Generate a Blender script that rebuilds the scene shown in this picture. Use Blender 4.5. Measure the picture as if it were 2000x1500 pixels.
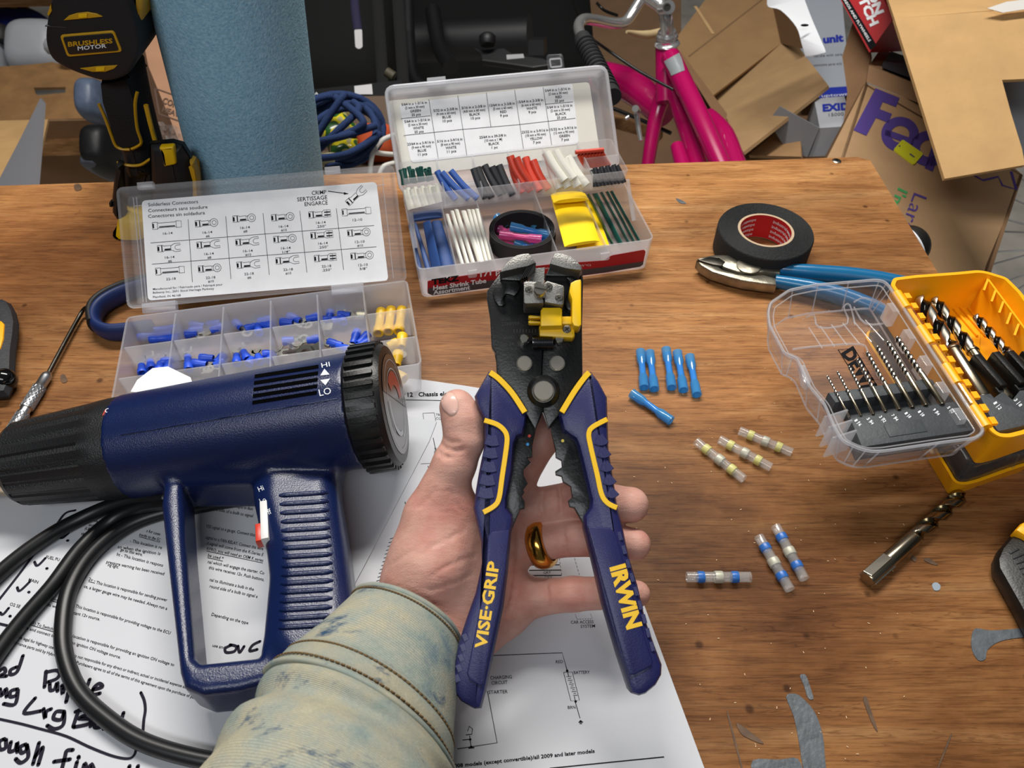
import bpy, bmesh, math, random
import numpy as np
from mathutils import Vector as V, Matrix
from mathutils.bvhtree import BVHTree

for o in list(bpy.data.objects): bpy.data.objects.remove(o)
SC = bpy.context.scene
COL = SC.collection
random.seed(7)
R = math.radians

# ------------------------------------------------------------------ camera
FPX = 1500.0
PITCH = R(48)
CAMZ = 0.36
cam_d = bpy.data.cameras.new('camera')
cam_d.sensor_width = 36
cam_d.lens = 36 * FPX / 2000
cam_d.clip_start = 0.01
cam_d.dof.use_dof = True
cam_d.dof.focus_distance = 0.42
cam_d.dof.aperture_fstop = 22
cam = bpy.data.objects.new('camera', cam_d)
cam.location = (0, 0, CAMZ)
cam.rotation_euler = (R(90) - PITCH, 0, 0)
COL.objects.link(cam)
SC.camera = cam

# ------------------------------------------------------------------ light
world = bpy.data.worlds.new('world')
SC.world = world
world.use_nodes = True
bg = world.node_tree.nodes['Background']
bg.inputs[0].default_value = (0.86, 0.93, 1.0, 1)
bg.inputs[1].default_value = 0.06

def area(name, loc, target, sx, sy, power, col):
    l = bpy.data.lights.new(name, 'AREA')
    l.shape = 'RECTANGLE'; l.size = sx; l.size_y = sy
    l.energy = power; l.color = col
    o = bpy.data.objects.new(name, l)
    o.location = loc
    o.rotation_euler = (V(target) - V(loc)).to_track_quat('-Z', 'Y').to_euler()
    COL.objects.link(o)
area('shop_light', (-0.05, 0.95, 1.32), (0.03, 0.40, 0), 1.15, 0.2, 25, (1.0, 0.96, 0.90))
area('ceiling_light', (-0.35, -0.9, 1.6), (0, 0.5, 0), 1.4, 0.4, 12, (0.96, 0.98, 1.0))

SC.view_settings.view_transform = 'Standard'
SC.view_settings.look = 'None'
SC.view_settings.gamma = 1
SC.view_settings.use_curve_mapping = False
SC.view_settings.exposure = 0.22
SC.cycles.transparent_max_bounces = 24

# ------------------------------------------------------------------ pixel <-> place
CC = V((0, 0, CAMZ))
RT = V((1, 0, 0)); UP = V((0, math.sin(PITCH), math.cos(PITCH))); FW = V((0, math.cos(PITCH), -math.sin(PITCH)))
def ray(px, py): return RT * ((px - 1000) / FPX) + UP * ((750 - py) / FPX) + FW
def Z(px, py, z=0.0):
    d = ray(px, py); return CC + d * ((z - CAMZ) / d.z)
def D(px, py, t): return CC + ray(px, py) * t
def YP(px, py, y):
    d = ray(px, py); return CC + d * (y / d.y)
def PL(O, n):
    def f(px, py, off=0.0):
        d = ray(px, py); o = O + n * off
        return CC + d * ((o - CC).dot(n) / d.dot(n))
    return f
def MZ(z): return lambda px, py, off=0.0: Z(px, py, z + off)
def DP(t): return lambda px, py, off=0.0: D(px, py, t - off)
def prj(P):
    v = P - CC; t = v.dot(FW)
    return (1000 + FPX * v.dot(RT) / t, 750 - FPX * v.dot(UP) / t, t)

# ------------------------------------------------------------------ objects
WL = {}
def thing(name, label, cat, loc=(0, 0, 0), group=None, kind=None):
    o = bpy.data.objects.new(name, None); o.empty_display_size = 0.01
    o.location = loc; COL.objects.link(o); WL[o] = V(loc)
    tag(o, label, cat, group, kind)
    return o
def tag(o, label=None, cat=None, group=None, kind=None):
    if label: o['label'] = label
    if cat: o['category'] = cat
    if group: o['group'] = group
    if kind: o['kind'] = kind
    return o
def obj(name, vf, m, parent=None, smooth=35, label=None, uv=None):
    vs, fs = vf
    P = np.array([tuple(v) for v in vs], dtype=float)
    lo, hi = P.min(0), P.max(0)
    c = np.array([(lo[0] + hi[0]) / 2, (lo[1] + hi[1]) / 2, lo[2]])
    P -= c
    me = bpy.data.meshes.new(name)
    me.from_pydata(P.tolist(), [], [list(map(int, f)) for f in fs])
    me.validate()
    if uv is not None:
        l = me.uv_layers.new(name='uv')
        for li, lp in enumerate(me.loops): l.data[li].uv = uv[lp.vertex_index]
    if smooth:
        me.polygons.foreach_set('use_smooth', [len(p.vertices) < 7 for p in me.polygons])
        if smooth < 180: me.set_sharp_from_angle(angle=R(smooth))
    me.update()
    if m is not None: me.materials.append(m)
    o = bpy.data.objects.new(name, me)
    w = V(c)
    if parent is not None:
        o.parent = parent; o.location = w - WL[parent]
    else: o.location = w
    WL[o] = w
    COL.objects.link(o)
    if label: o['label'] = label
    return o
def top(name, vf, m, label, cat, group=None, smooth=35, kind=None):
    return tag(obj(name, vf, m, None, smooth), label, cat, group, kind)
def shared(o, name, parent, M):
    """another instance of mesh object o: world matrix M"""
    c = bpy.data.objects.new(name, o.data)
    return c

# ------------------------------------------------------------------ geometry: (verts, faces)
def join(*vfs):
    A = []; B = []
    for vs, fs in vfs:
        n = len(A); A += [V(v) for v in vs]; B += [[i + n for i in f] for f in fs]
    return A, B
def xf(vf, M): return [M @ V(v) for v in vf[0]], vf[1]
def frame(o, x, y, z):
    return Matrix(((x[0], y[0], z[0], o[0]), (x[1], y[1], z[1], o[1]), (x[2], y[2], z[2], o[2]), (0, 0, 0, 1)))
def fr_dir(o, d, up=V((0, 0, 1))):
    """frame whose z runs along d"""
    z = V(d).normalized(); up = V(up)
    if abs(z.dot(up)) > .98: up = V((1, 0, 0))
    x = up.cross(z).normalized(); return frame(o, x, z.cross(x), z)
def rotz(o, deg): return Matrix.Translation(o) @ Matrix.Rotation(R(deg), 4, 'Z')
def area2(p): return sum(p[i][0] * p[(i + 1) % len(p)][1] - p[(i + 1) % len(p)][0] * p[i][1] for i in range(len(p))) / 2
def ccw(p): return list(p) if area2(p) > 0 else list(p)[::-1]
def inset(p, d):
    n = len(p); out = []
    for i in range(n):
        a, b, c = V(p[i - 1][:2]), V(p[i][:2]), V(p[(i + 1) % n][:2])
        e1 = (b - a); e2 = (c - b)
        if e1.length < 1e-9 or e2.length < 1e-9: out.append(b.copy()); continue
        e1.normalize(); e2.normalize()
        n1 = V((-e1.y, e1.x)); n2 = V((-e2.y, e2.x)); m = n1 + n2
        k = max(1 + n1.dot(n2), .35)
        out.append(b + m * (d / k))
    return out
def rnd(p, r, n=4):
    """round the corners of a polygon; r number or list"""
    out = []; N = len(p)
    for i in range(N):
        a, b, c = V(p[i - 1][:2]), V(p[i][:2]), V(p[(i + 1) % N][:2])
        rr = r[i] if isinstance(r, (list, tuple)) else r
        la, lc = (a - b).length, (c - b).length
        k = min(rr, la * .45, lc * .45)
        s, e = b + (a - b) * (k / max(la, 1e-9)), b + (c - b) * (k / max(lc, 1e-9))
        if k < 1e-7: out.append(b); continue
        for j in range(n + 1):
            t = j / n; out.append(s * (1 - t) ** 2 + b * 2 * t * (1 - t) + e * t * t)
    return out
def rect(x0, x1, y0, y1): return [(x0, y0), (x1, y0), (x1, y1), (x0, y1)]
def circ(cx, cy, r, n=20, ry=None): return [(cx + r * math.cos(2 * math.pi * i / n), cy + (ry or r) * math.sin(2 * math.pi * i / n)) for i in range(n)]
def loft(rings, closed=True, cap0=True, cap1=True):
    n = len(rings[0]); vs = [V(v) for r_ in rings for v in r_]; fs = []
    for k in range(len(rings) - 1):
        for i in range(n if closed else n - 1):
            j = (i + 1) % n
            fs.append([k * n + i, k * n + j, (k + 1) * n + j, (k + 1) * n + i])
    if cap0: fs.append(list(range(n))[::-1])
    if cap1: fs.append([(len(rings) - 1) * n + i for i in range(n)])
    return vs, fs
def prism(poly, z0, z1, b=0.0, seg=2):
    p = ccw(poly)
    rings = []
    def ring(d, z): return [V((q[0], q[1], z)) for q in (inset(p, d) if d else [V(a[:2]) for a in p])]
    if b:
        for k in range(seg + 1):
            a = math.pi / 2 * k / seg; rings.append(ring(b * (1 - math.sin(a)), z0 + b * (1 - math.cos(a))))
        for k in range(seg + 1):
            a = math.pi / 2 * k / seg; rings.append(ring(b * (1 - math.cos(a)), z1 - b * (1 - math.sin(a))))
    else: rings = [ring(0, z0), ring(0, z1)]
    return loft(rings)
def box(x0, x1, y0, y1, z0, z1, b=0.0): return prism(rect(x0, x1, y0, y1), z0, z1, b)
def plate(pts3, n, t, b=0.0, seg=2):
    """outline of 3D points on a plane (front face), body t behind it (against n)"""
    n = V(n).normalized(); o = pts3[0]; x = (pts3[1] - o).normalized()
    x = (x - n * x.dot(n)).normalized(); y = n.cross(x)
    M = frame(o, x, y, n); p2 = [((q - o).dot(x), (q - o).dot(y)) for q in pts3]
    return xf(prism(p2, -t, 0, b, seg), M)
def tubpoly(bot, topp, z0, z1, t, ft, rim=0.0):
    """open container from outlines (same count): walls t thick, floor ft thick"""
    bot, topp = ccw(bot), ccw(topp)
    ib, it = inset(bot, t), inset(topp, t)
    r_ = lambda p, z: [V((q[0], q[1], z)) for q in p]
    rings = [r_(bot, z0)]
    if rim: rings += [r_(topp, z1 - rim * 1.6), r_(inset(topp, -rim), z1 - rim * 1.6), r_(inset(topp, -rim), z1)]
    else: rings += [r_(topp, z1)]
    rings += [r_(it, z1), r_(ib, z0 + ft)]
    return loft(rings)
def cr(pts, k=4, closed=False):
    P = [V(p) for p in pts]; n = len(P); out = []
    for i in range(n if closed else n - 1):
        if closed: a, b, c, d = P[i - 1], P[i], P[(i + 1) % n], P[(i + 2) % n]
        else: a, b, c, d = P[max(i - 1, 0)], P[i], P[i + 1], P[min(i + 2, n - 1)]
        for j in range(k):
            t = j / k
            out.append(.5 * ((2 * b) + (c - a) * t + (2 * a - 5 * b + 4 * c - d) * t * t + (3 * b - a - 3 * c + d) * t ** 3))
    if not closed: out.append(P[-1].copy())
    return out
def tube(path, r, n=10, cap=True, closed=False, flat=1.0):
    P = [V(p) for p in path]; N = len(P)
    rad = (lambda i: r[i] if isinstance(r, (list, tuple)) else r)
    T = []
    for i in range(N):
        a = P[(i - 1) % N] if (closed or i > 0) else P[i]; b = P[(i + 1) % N] if (closed or i < N - 1) else P[i]
        T.append((b - a).normalized())
    up = V((0, 0, 1)) if abs(T[0].z) < .9 else V((1, 0, 0))
    x = up.cross(T[0]).normalized(); rings = []
    for i in range(N):
        x = (x - T[i] * x.dot(T[i])).normalized(); y = T[i].cross(x)
        rings.append([P[i] + (x * math.cos(2 * math.pi * k / n) + y * (flat * math.sin(2 * math.pi * k / n))) * rad(i) for k in range(n)])
    if closed:
        vs, fs = loft(rings, cap0=False, cap1=False); m = (N - 1) * n
        # match the seam to the closest rotation
        best = min(range(n), key=lambda s: sum((rings[-1][k] - rings[0][(k + s) % n]).length for k in range(n)))
        for k in range(n): fs.append([m + k, m + (k + 1) % n, (k + 1 + best) % n, (k + best) % n])
        return vs, fs
    return loft(rings, cap0=cap, cap1=cap)
def lathe(prof, n=24, M=None, cap0=True, cap1=True):
    rings = [[V((r_ * math.cos(2 * math.pi * k / n), r_ * math.sin(2 * math.pi * k / n), z)) for k in range(n)] for r_, z in prof]
    vf = loft(rings, cap0=cap0, cap1=cap1)
    return xf(vf, M) if M is not None else vf
def torus_lathe(prof, n=32, M=None):
    """closed profile (r,z) turned around z"""
    rings = [[V((r_ * math.cos(2 * math.pi * k / n), r_ * math.sin(2 * math.pi * k / n), z)) for k in range(n)] for r_, z in prof]
    vf = loft(rings + [rings[0]], cap0=False, cap1=False)
    return xf(vf, M) if M is not None else vf
def pipe(a, b, ro, ri, n=12):
    """hollow tube between two points"""
    d = (b - a); L = d.length; M = fr_dir(a, d)
    return torus_lathe([(ro, 0), (ro, L), (ri, L), (ri, 0)], n, M)
def bent_pipe(path, ro, ri, n=10, flat=1.0):
    a = tube(path, ro, n, cap=False, flat=flat); b = tube(path, ri, n, cap=False, flat=flat)
    vs, fs = join(a, (b[0], [f[::-1] for f in b[1]])); m = len(a[0]); N = len(path)
    for k in range(n):
        j = (k + 1) % n
        fs.append([j, k, m + k, m + j]); e = (N - 1) * n
        fs.append([e + k, e + j, m + e + j, m + e + k])
    return vs, fs
def ribbon(pts3, w, n):
    """flat printed line of width w on a plane with normal n"""
    P = [V(p) for p in pts3]; L = []; n = V(n)
    for i in range(len(P)):
        t = (P[min(i + 1, len(P) - 1)] - P[max(i - 1, 0)])
        if t.length < 1e-9: t = V((1, 0, 0))
        s = n.cross(t.normalized()) * (w / 2)
        L.append((P[i] - s, P[i] + s))
    vs = [q for p in L for q in p]
    return vs, [[2 * i, 2 * i + 2, 2 * i + 3, 2 * i + 1] for i in range(len(L) - 1)]
# ---- lettering
_tc = {}
def glyphs(s, bold=0.0):
    k = (s, bold)
    if k in _tc: return _tc[k]
    cu = bpy.data.curves.new('t', 'FONT'); cu.body = s; cu.size = 1; cu.resolution_u = 2; cu.offset = bold
    cu.fill_mode = 'FRONT'
    ob = bpy.data.objects.new('t', cu)
    me = bpy.data.meshes.new_from_object(ob)
    vs = [tuple(v.co) for v in me.vertices]; fs = [list(p.vertices) for p in me.polygons]
    bpy.data.objects.remove(ob); bpy.data.curves.remove(cu); bpy.data.meshes.remove(me)
    x0 = min(v[0] for v in vs); x1 = max(v[0] for v in vs)
    _tc[k] = ([((v[0] - x0) / (x1 - x0), v[1] / .7) for v in vs], fs)
    return _tc[k]
def ptext(s, p0, p1, h, mp, bold=0.0, off=0.0, skew=0.0):
    """lettering along p0->p1 (pixels on the surface mp), capitals h pixels tall"""
    g, fs = glyphs(s, bold)
    dx, dy = p1[0] - p0[0], p1[1] - p0[1]; L = math.hypot(dx, dy)
    ux, uy = dy / L * h, -dx / L * h
    ux += dx / L * h * skew; uy += dy / L * h * skew
    return [mp(p0[0] + dx * x + ux * y, p0[1] + dy * x + uy * y, off) for x, y in g], fs
def ptext_c(s, c, ang, w, h, mp, bold=0.0, off=0.0, skew=0.0):
    a = R(ang); d = (math.cos(a) * w / 2, math.sin(a) * w / 2); v = (-math.sin(a) * h / 2, math.cos(a) * h / 2)
    return ptext(s, (c[0] - d[0] + v[0], c[1] - d[1] + v[1]), (c[0] + d[0] + v[0], c[1] + d[1] + v[1]), h, mp, bold, off, skew)
def pline(pts, w, mp, n, off=0.0): return ribbon([mp(a, b, off) for a, b in pts], w, n)
def pfill(pts, mp, off=0.0):
    vs = [mp(a, b, off) for a, b in pts]
    if area2(pts) > 0: vs = vs[::-1]
    return vs, [list(range(len(vs)))]
class Surf:
    """ray-cast mapper onto built geometry"""
    def __init__(s, *vfs):
        vs, fs = join(*vfs); s.b = BVHTree.FromPolygons([tuple(v) for v in vs], [list(map(int, f)) for f in fs])
    def __call__(s, px, py, off=0.0):
        d = ray(px, py).normalized(); h = s.b.ray_cast(CC, d)
        if h[0] is None:
            h = s.b.find_nearest(CC + d * .38)
        n = h[1] if h[1].dot(d) < 0 else -h[1]
        return h[0] + n * off
    def n(s, px, py):
        d = ray(px, py).normalized(); h = s.b.ray_cast(CC, d)
        return (h[1] if h[1].dot(d) < 0 else -h[1]) if h[0] is not None else -d
# ---- signed distance modelling
def A3(p): return np.array(tuple(p), dtype=np.float32)
def s_cone(P, a, b, ra, rb):
    a, b = A3(a), A3(b); ba = b - a; pa = P - a
    t = np.clip((pa @ ba) / max(float(ba @ ba), 1e-12), 0, 1)
    return np.linalg.norm(pa - t[..., None] * ba, axis=-1) - (ra + (rb - ra) * t)
def s_ell(P, c, M, r):
    """ellipsoid, M rows = axes"""
    q = (P - A3(c)) @ np.array([list(m) for m in M], dtype=np.float32).T
    r_ = np.array(r, dtype=np.float32)
    k0 = np.linalg.norm(q / r_, axis=-1); k1 = np.linalg.norm(q / (r_ * r_), axis=-1)
    return k0 * (k0 - 1) / np.maximum(k1, 1e-6)
def smin(a, b, k):
    h = np.clip(.5 + .5 * (b - a) / k, 0, 1)
    return b + (a - b) * h - k * h * (1 - h)
def s_poly(P2, poly):
    v = np.array([tuple(p)[:2] for p in poly], dtype=np.float32); n = len(v)
    d = np.full(P2.shape[:-1], 1e9, np.float32); s = np.ones(P2.shape[:-1], np.float32)
    for i in range(n):
        a, b = v[i], v[i - 1]; e = b - a; w = P2 - a
        t = np.clip((w @ e) / max(float(e @ e), 1e-12), 0, 1); q = w - t[..., None] * e
        d = np.minimum(d, (q * q).sum(-1))
        c1 = P2[..., 1] >= a[1]; c2 = P2[..., 1] < b[1]; c3 = e[0] * w[..., 1] > e[1] * w[..., 0]
        s = np.where((c1 & c2 & c3) | (~c1 & ~c2 & ~c3), -s, s)
    return s * np.sqrt(d)
def surfnet(f, lo, hi, h):
    lo = np.array(lo, float); hi = np.array(hi, float)
    ax = [np.arange(lo[i], hi[i] + h, h, dtype=np.float32) for i in range(3)]
    g = np.stack(np.meshgrid(*ax, indexing='ij'), -1)
    v = f(g); n = v.shape
    ins = v < 0
    cs = tuple(m - 1 for m in n)
    cor = [(i, j, k) for i in (0, 1) for j in (0, 1) for k in (0, 1)]
    sl = lambda c: tuple(slice(c[d], c[d] + cs[d]) for d in range(3))
    cnt = np.zeros(cs, np.float32); sm = np.zeros(cs + (3,), np.float32)
    for a in cor:
        for d in range(3):
            if a[d]: continue
            b = list(a); b[d] = 1
            va, vb = v[sl(a)], v[sl(b)]; m = (va < 0) != (vb < 0)
            t = np.where(m, va / np.where(m, va - vb, 1), 0)
            p = np.zeros(cs + (3,), np.float32) + np.array(a, np.float32)
            p[..., d] += t
            sm += p * m[..., None]; cnt += m
    act = cnt > 0
    idx = -np.ones(cs, int); idx[act] = np.arange(act.sum())
    base = np.stack(np.nonzero(act), -1)
    verts = lo + (base + sm[act] / cnt[act][:, None]) * h
    faces = []
    for d in range(3):
        e1, e2 = [(1, 2), (2, 0), (0, 1)][d]
        s0 = [slice(None)] * 3; s1 = [slice(None)] * 3
        s0[d] = slice(0, n[d] - 1); s1[d] = slice(1, n[d])
        m = ins[tuple(s0)] != ins[tuple(s1)]
        w = np.stack(np.nonzero(m), -1)
        w = w[(w[:, e1] > 0) & (w[:, e2] > 0) & (w[:, e1] < n[e1] - 1) & (w[:, e2] < n[e2] - 1)]
        sg = ins[tuple(s0)][tuple(w.T)]
        q = []
        for o1, o2 in ((-1, -1), (0, -1), (0, 0), (-1, 0)):
            c = w.copy(); c[:, e1] += o1; c[:, e2] += o2; q.append(idx[tuple(c.T)])
        q = np.stack(q, -1); q[~sg] = q[~sg][:, ::-1]
        faces.append(q)
    return verts.tolist(), np.concatenate(faces).tolist()

# ------------------------------------------------------------------ materials
def lin(h):
    h = h.lstrip('#'); c = [int(h[i:i + 2], 16) / 255 for i in (0, 2, 4)]
    return tuple(x / 12.92 if x <= .04045 else ((x + .055) / 1.055) ** 2.4 for x in c) + (1,)
def nodes(name):
    m = bpy.data.materials.new(name); m.use_nodes = True; nt = m.node_tree
    return m, nt, nt.nodes['Principled BSDF'], nt.nodes['Material Output']
def N(nt, t, **kw):
    n = nt.nodes.new(t)
    for k, v in kw.items():
        if k in n.inputs: n.inputs[k].default_value = v
        else: setattr(n, k, v)
    return n
_mc = {}
def mat(name, col, rough=.5, metal=0.0, spec=.5, var=0.0, vscale=60, bump=0.0, bscale=400, coat=0.0, sub=0.0, col2=None, detail=4):
    if name in _mc: return _mc[name]
    m, nt, p, out = nodes(name); c = lin(col)
    p.inputs['Base Color'].default_value = c
    p.inputs['Roughness'].default_value = rough; p.inputs['Metallic'].default_value = metal
    p.inputs['Specular IOR Level'].default_value = spec
    p.inputs['Coat Weight'].default_value = coat
    if sub:
        p.inputs['Subsurface Weight'].default_value = sub; p.inputs['Subsurface Radius'].default_value = (.004, .0018, .001)
        p.inputs['Subsurface Scale'].default_value = 1
    if var or bump:
        tc = N(nt, 'ShaderNodeTexCoord')
    if var:
        nz = N(nt, 'ShaderNodeTexNoise', Scale=vscale, Detail=detail); nt.links.new(tc.outputs['Object'], nz.inputs['Vector'])
        rp = N(nt, 'ShaderNodeValToRGB'); rp.color_ramp.elements[0].position = .3; rp.color_ramp.elements[1].position = .7
        c2 = lin(col2) if col2 else tuple(min(1, x * (1 + var)) for x in c[:3]) + (1,)
        c1 = c if col2 else tuple(x * (1 - var) for x in c[:3]) + (1,)
        rp.color_ramp.elements[0].color = c1; rp.color_ramp.elements[1].color = c2
        nt.links.new(nz.outputs['Fac'], rp.inputs[0]); nt.links.new(rp.outputs[0], p.inputs['Base Color'])
    if bump:
        nb = N(nt, 'ShaderNodeTexNoise', Scale=bscale, Detail=3); nt.links.new(tc.outputs['Object'], nb.inputs['Vector'])
        bp = N(nt, 'ShaderNodeBump', Strength=bump, Distance=.001); nt.links.new(nb.outputs['Fac'], bp.inputs['Height'])
        nt.links.new(bp.outputs[0], p.inputs['Normal'])
    _mc[name] = m
    return m
def clear(name, col, opac, rough=.15, body='#e8ecf2', trans=.5):
    """thin plastic: part of the light passes straight through, the rest is scattered or mirrored"""
    m, nt, p, out = nodes(name); nt.nodes.remove(p)
    tr = N(nt, 'ShaderNodeBsdfTransparent', Color=lin(col))
    df = N(nt, 'ShaderNodeBsdfDiffuse', Color=lin(body)); tl = N(nt, 'ShaderNodeBsdfTranslucent', Color=lin(body))
    m1 = N(nt, 'ShaderNodeMixShader', Fac=trans); nt.links.new(df.outputs[0], m1.inputs[1]); nt.links.new(tl.outputs[0], m1.inputs[2])
    m2 = N(nt, 'ShaderNodeMixShader', Fac=opac); nt.links.new(tr.outputs[0], m2.inputs[1]); nt.links.new(m1.outputs[0], m2.inputs[2])
    gl = N(nt, 'ShaderNodeBsdfGlossy', Roughness=rough); fr = N(nt, 'ShaderNodeLayerWeight', Blend=.5)
    pw = N(nt, 'ShaderNodeMath', operation='POWER'); pw.inputs[1].default_value = 4; nt.links.new(fr.outputs['Facing'], pw.inputs[0])
    ma = N(nt, 'ShaderNodeMath', operation='MULTIPLY_ADD'); ma.inputs[1].default_value = .5; ma.inputs[2].default_value = .035; nt.links.new(pw.outputs[0], ma.inputs[0])
    m3 = N(nt, 'ShaderNodeMixShader'); nt.links.new(ma.outputs[0], m3.inputs[0]); nt.links.new(m2.outputs[0], m3.inputs[1]); nt.links.new(gl.outputs[0], m3.inputs[2])
    nt.links.new(m3.outputs[0], out.inputs[0])
    return m
INK = mat('ink', '#17171a', .9, spec=.15)
GINK = mat('grey_ink', '#55565a', .7)
PAPER = mat('paper', '#c9cbd0', .85, spec=.2, bump=.12, bscale=60, var=.03, vscale=14)
PAPER2 = mat('shaded_paper', '#c2c6cc', .75)  # the grey of a sheet in shade is put into its colour
LABELM = mat('label_paper', '#e6e7ea', .55, var=.04, vscale=90)
WHITEM = mat('white_print', '#e9edf2', .5)
BLACKP = mat('black_plastic', '#0b0c0d', .40, bump=.12, bscale=900)
GREYP = mat('grey_plastic', '#3c4044', .55, bump=.2, bscale=700, var=.1, vscale=200)
YELP = mat('yellow_plastic', '#ffb20c', .4, bump=.05)
YELP2 = mat('bright_yellow_plastic', '#f3c40c', .38)
STEEL = mat('bright_steel', '#c9c5b8', .25, 1.0)
DSTEEL = mat('dark_steel', '#4a4742', .38, 1.0, var=.2, vscale=300)
CHROME = mat('chrome', '#d8d8d8', .2, .8)
FROST = clear('frosted_plastic', '#ffffff', .34, .25, '#f2f4fa', .6)
FROST2 = clear('thin_frosted_plastic', '#ffffff', .26, .3, '#f2f4f8', .6)
LIDP = clear('lid_plastic', '#ffffff', .14, .12, '#eef1f6', .5)
CLEAR = clear('clear_plastic', '#ffffff', .05, .06, '#eaf0f6', .5)
def cardboard(name, col, var=.08):
    return mat(name, col, .8, var=var, vscale=25, bump=.25, bscale=160)
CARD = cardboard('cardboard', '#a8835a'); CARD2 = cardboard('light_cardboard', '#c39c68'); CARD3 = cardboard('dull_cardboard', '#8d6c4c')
# ================================================================== the setting
def wood(name, base, dark, light, scale=1.0, knots=True, tone_areas=()):
    m, nt, p, out = nodes(name); tc = N(nt, 'ShaderNodeTexCoord'); L = nt.links.new
    mp = N(nt, 'ShaderNodeMapping'); mp.inputs['Scale'].default_value = (3.6 * scale, 44 * scale, 30 * scale)
    L(tc.outputs['Object'], mp.inputs['Vector'])
    n1 = N(nt, 'ShaderNodeTexNoise', Scale=1.1, Detail=10, Roughness=.72, Distortion=1.0); L(mp.outputs[0], n1.inputs['Vector'])
    r1 = N(nt, 'ShaderNodeValToRGB'); e = r1.color_ramp.elements
    e[0].position = .28; e[0].color = lin(dark); e[1].position = .75; e[1].color = lin(light)
    k = e.new(.5); k.color = lin(base)
    L(n1.outputs['Fac'], r1.inputs[0])
    # fine pores
    mp2 = N(nt, 'ShaderNodeMapping'); mp2.inputs['Scale'].default_value = (46 * scale, 900 * scale, 420); L(tc.outputs['Object'], mp2.inputs['Vector'])
    n2 = N(nt, 'ShaderNodeTexNoise', Scale=1.0, Detail=3, Roughness=.6); L(mp2.outputs[0], n2.inputs['Vector'])
    r2 = N(nt, 'ShaderNodeValToRGB'); r2.color_ramp.elements[0].position = .34; r2.color_ramp.elements[1].position = .52
    r2.color_ramp.elements[0].color = (.34, .28, .24, 1); r2.color_ramp.elements[1].color = (1, 1, 1, 1); L(n2.outputs['Fac'], r2.inputs[0])
    mx = N(nt, 'ShaderNodeMix', data_type='RGBA', blend_type='MULTIPLY'); mx.inputs[0].default_value = .55
    L(r1.outputs[0], mx.inputs[6]); L(r2.outputs[0], mx.inputs[7])
    # grime: large dark blotches, and darker towards the front
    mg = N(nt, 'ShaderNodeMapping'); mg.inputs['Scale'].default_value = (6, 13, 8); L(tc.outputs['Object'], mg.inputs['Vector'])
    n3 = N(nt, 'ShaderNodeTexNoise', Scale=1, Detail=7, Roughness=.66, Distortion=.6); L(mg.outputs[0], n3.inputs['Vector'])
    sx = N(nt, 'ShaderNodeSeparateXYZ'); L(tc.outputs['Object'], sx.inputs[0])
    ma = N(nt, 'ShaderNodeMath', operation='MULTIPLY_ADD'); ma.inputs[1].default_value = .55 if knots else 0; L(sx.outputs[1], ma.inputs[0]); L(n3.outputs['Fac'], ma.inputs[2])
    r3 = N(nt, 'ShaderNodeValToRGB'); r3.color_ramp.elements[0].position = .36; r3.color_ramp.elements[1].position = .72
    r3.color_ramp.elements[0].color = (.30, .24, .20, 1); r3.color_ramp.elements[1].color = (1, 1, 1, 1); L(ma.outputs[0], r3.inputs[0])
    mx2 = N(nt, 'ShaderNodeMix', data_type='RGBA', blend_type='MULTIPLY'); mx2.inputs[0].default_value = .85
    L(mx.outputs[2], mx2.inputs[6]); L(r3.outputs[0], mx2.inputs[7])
    # little dark specks
    n4 = N(nt, 'ShaderNodeTexVoronoi', Scale=38, feature='F1'); L(tc.outputs['Object'], n4.inputs['Vector'])
    r4 = N(nt, 'ShaderNodeValToRGB'); r4.color_ramp.elements[0].position = .045; r4.color_ramp.elements[1].position = .10
    r4.color_ramp.elements[0].color = (.2, .15, .12, 1); r4.color_ramp.elements[1].color = (1, 1, 1, 1); L(n4.outputs['Distance'], r4.inputs[0])
    mx3 = N(nt, 'ShaderNodeMix', data_type='RGBA', blend_type='MULTIPLY'); mx3.inputs[0].default_value = .8 if knots else 0
    L(mx2.outputs[2], mx3.inputs[6]); L(r4.outputs[0], mx3.inputs[7])
    # drying cracks along the grain
    mk = N(nt, 'ShaderNodeMapping'); mk.inputs['Scale'].default_value = (9, 130, 1); L(tc.outputs['Object'], mk.inputs['Vector'])
    n5 = N(nt, 'ShaderNodeTexNoise', Scale=1, Detail=4, Roughness=.6, Distortion=.8); L(mk.outputs[0], n5.inputs['Vector'])
    r5 = N(nt, 'ShaderNodeValToRGB'); e5 = r5.color_ramp.elements; e5[0].position = .485; e5[0].color = (1, 1, 1, 1); e5[1].position = .515; e5[1].color = (1, 1, 1, 1)
    k5_ = e5.new(.5); k5_.color = (.42, .34, .28, 1); L(n5.outputs['Fac'], r5.inputs[0])
    mx4 = N(nt, 'ShaderNodeMix', data_type='RGBA', blend_type='MULTIPLY'); mx4.inputs[0].default_value = .6; L(mx3.outputs[2], mx4.inputs[6]); L(r5.outputs[0], mx4.inputs[7])
    last = mx4.outputs[2]
    # areas of darker or lighter tone, each with a ragged outline
    nd = N(nt, 'ShaderNodeTexNoise', Scale=9, Detail=6, Roughness=.7); L(tc.outputs['Object'], nd.inputs['Vector'])
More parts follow.
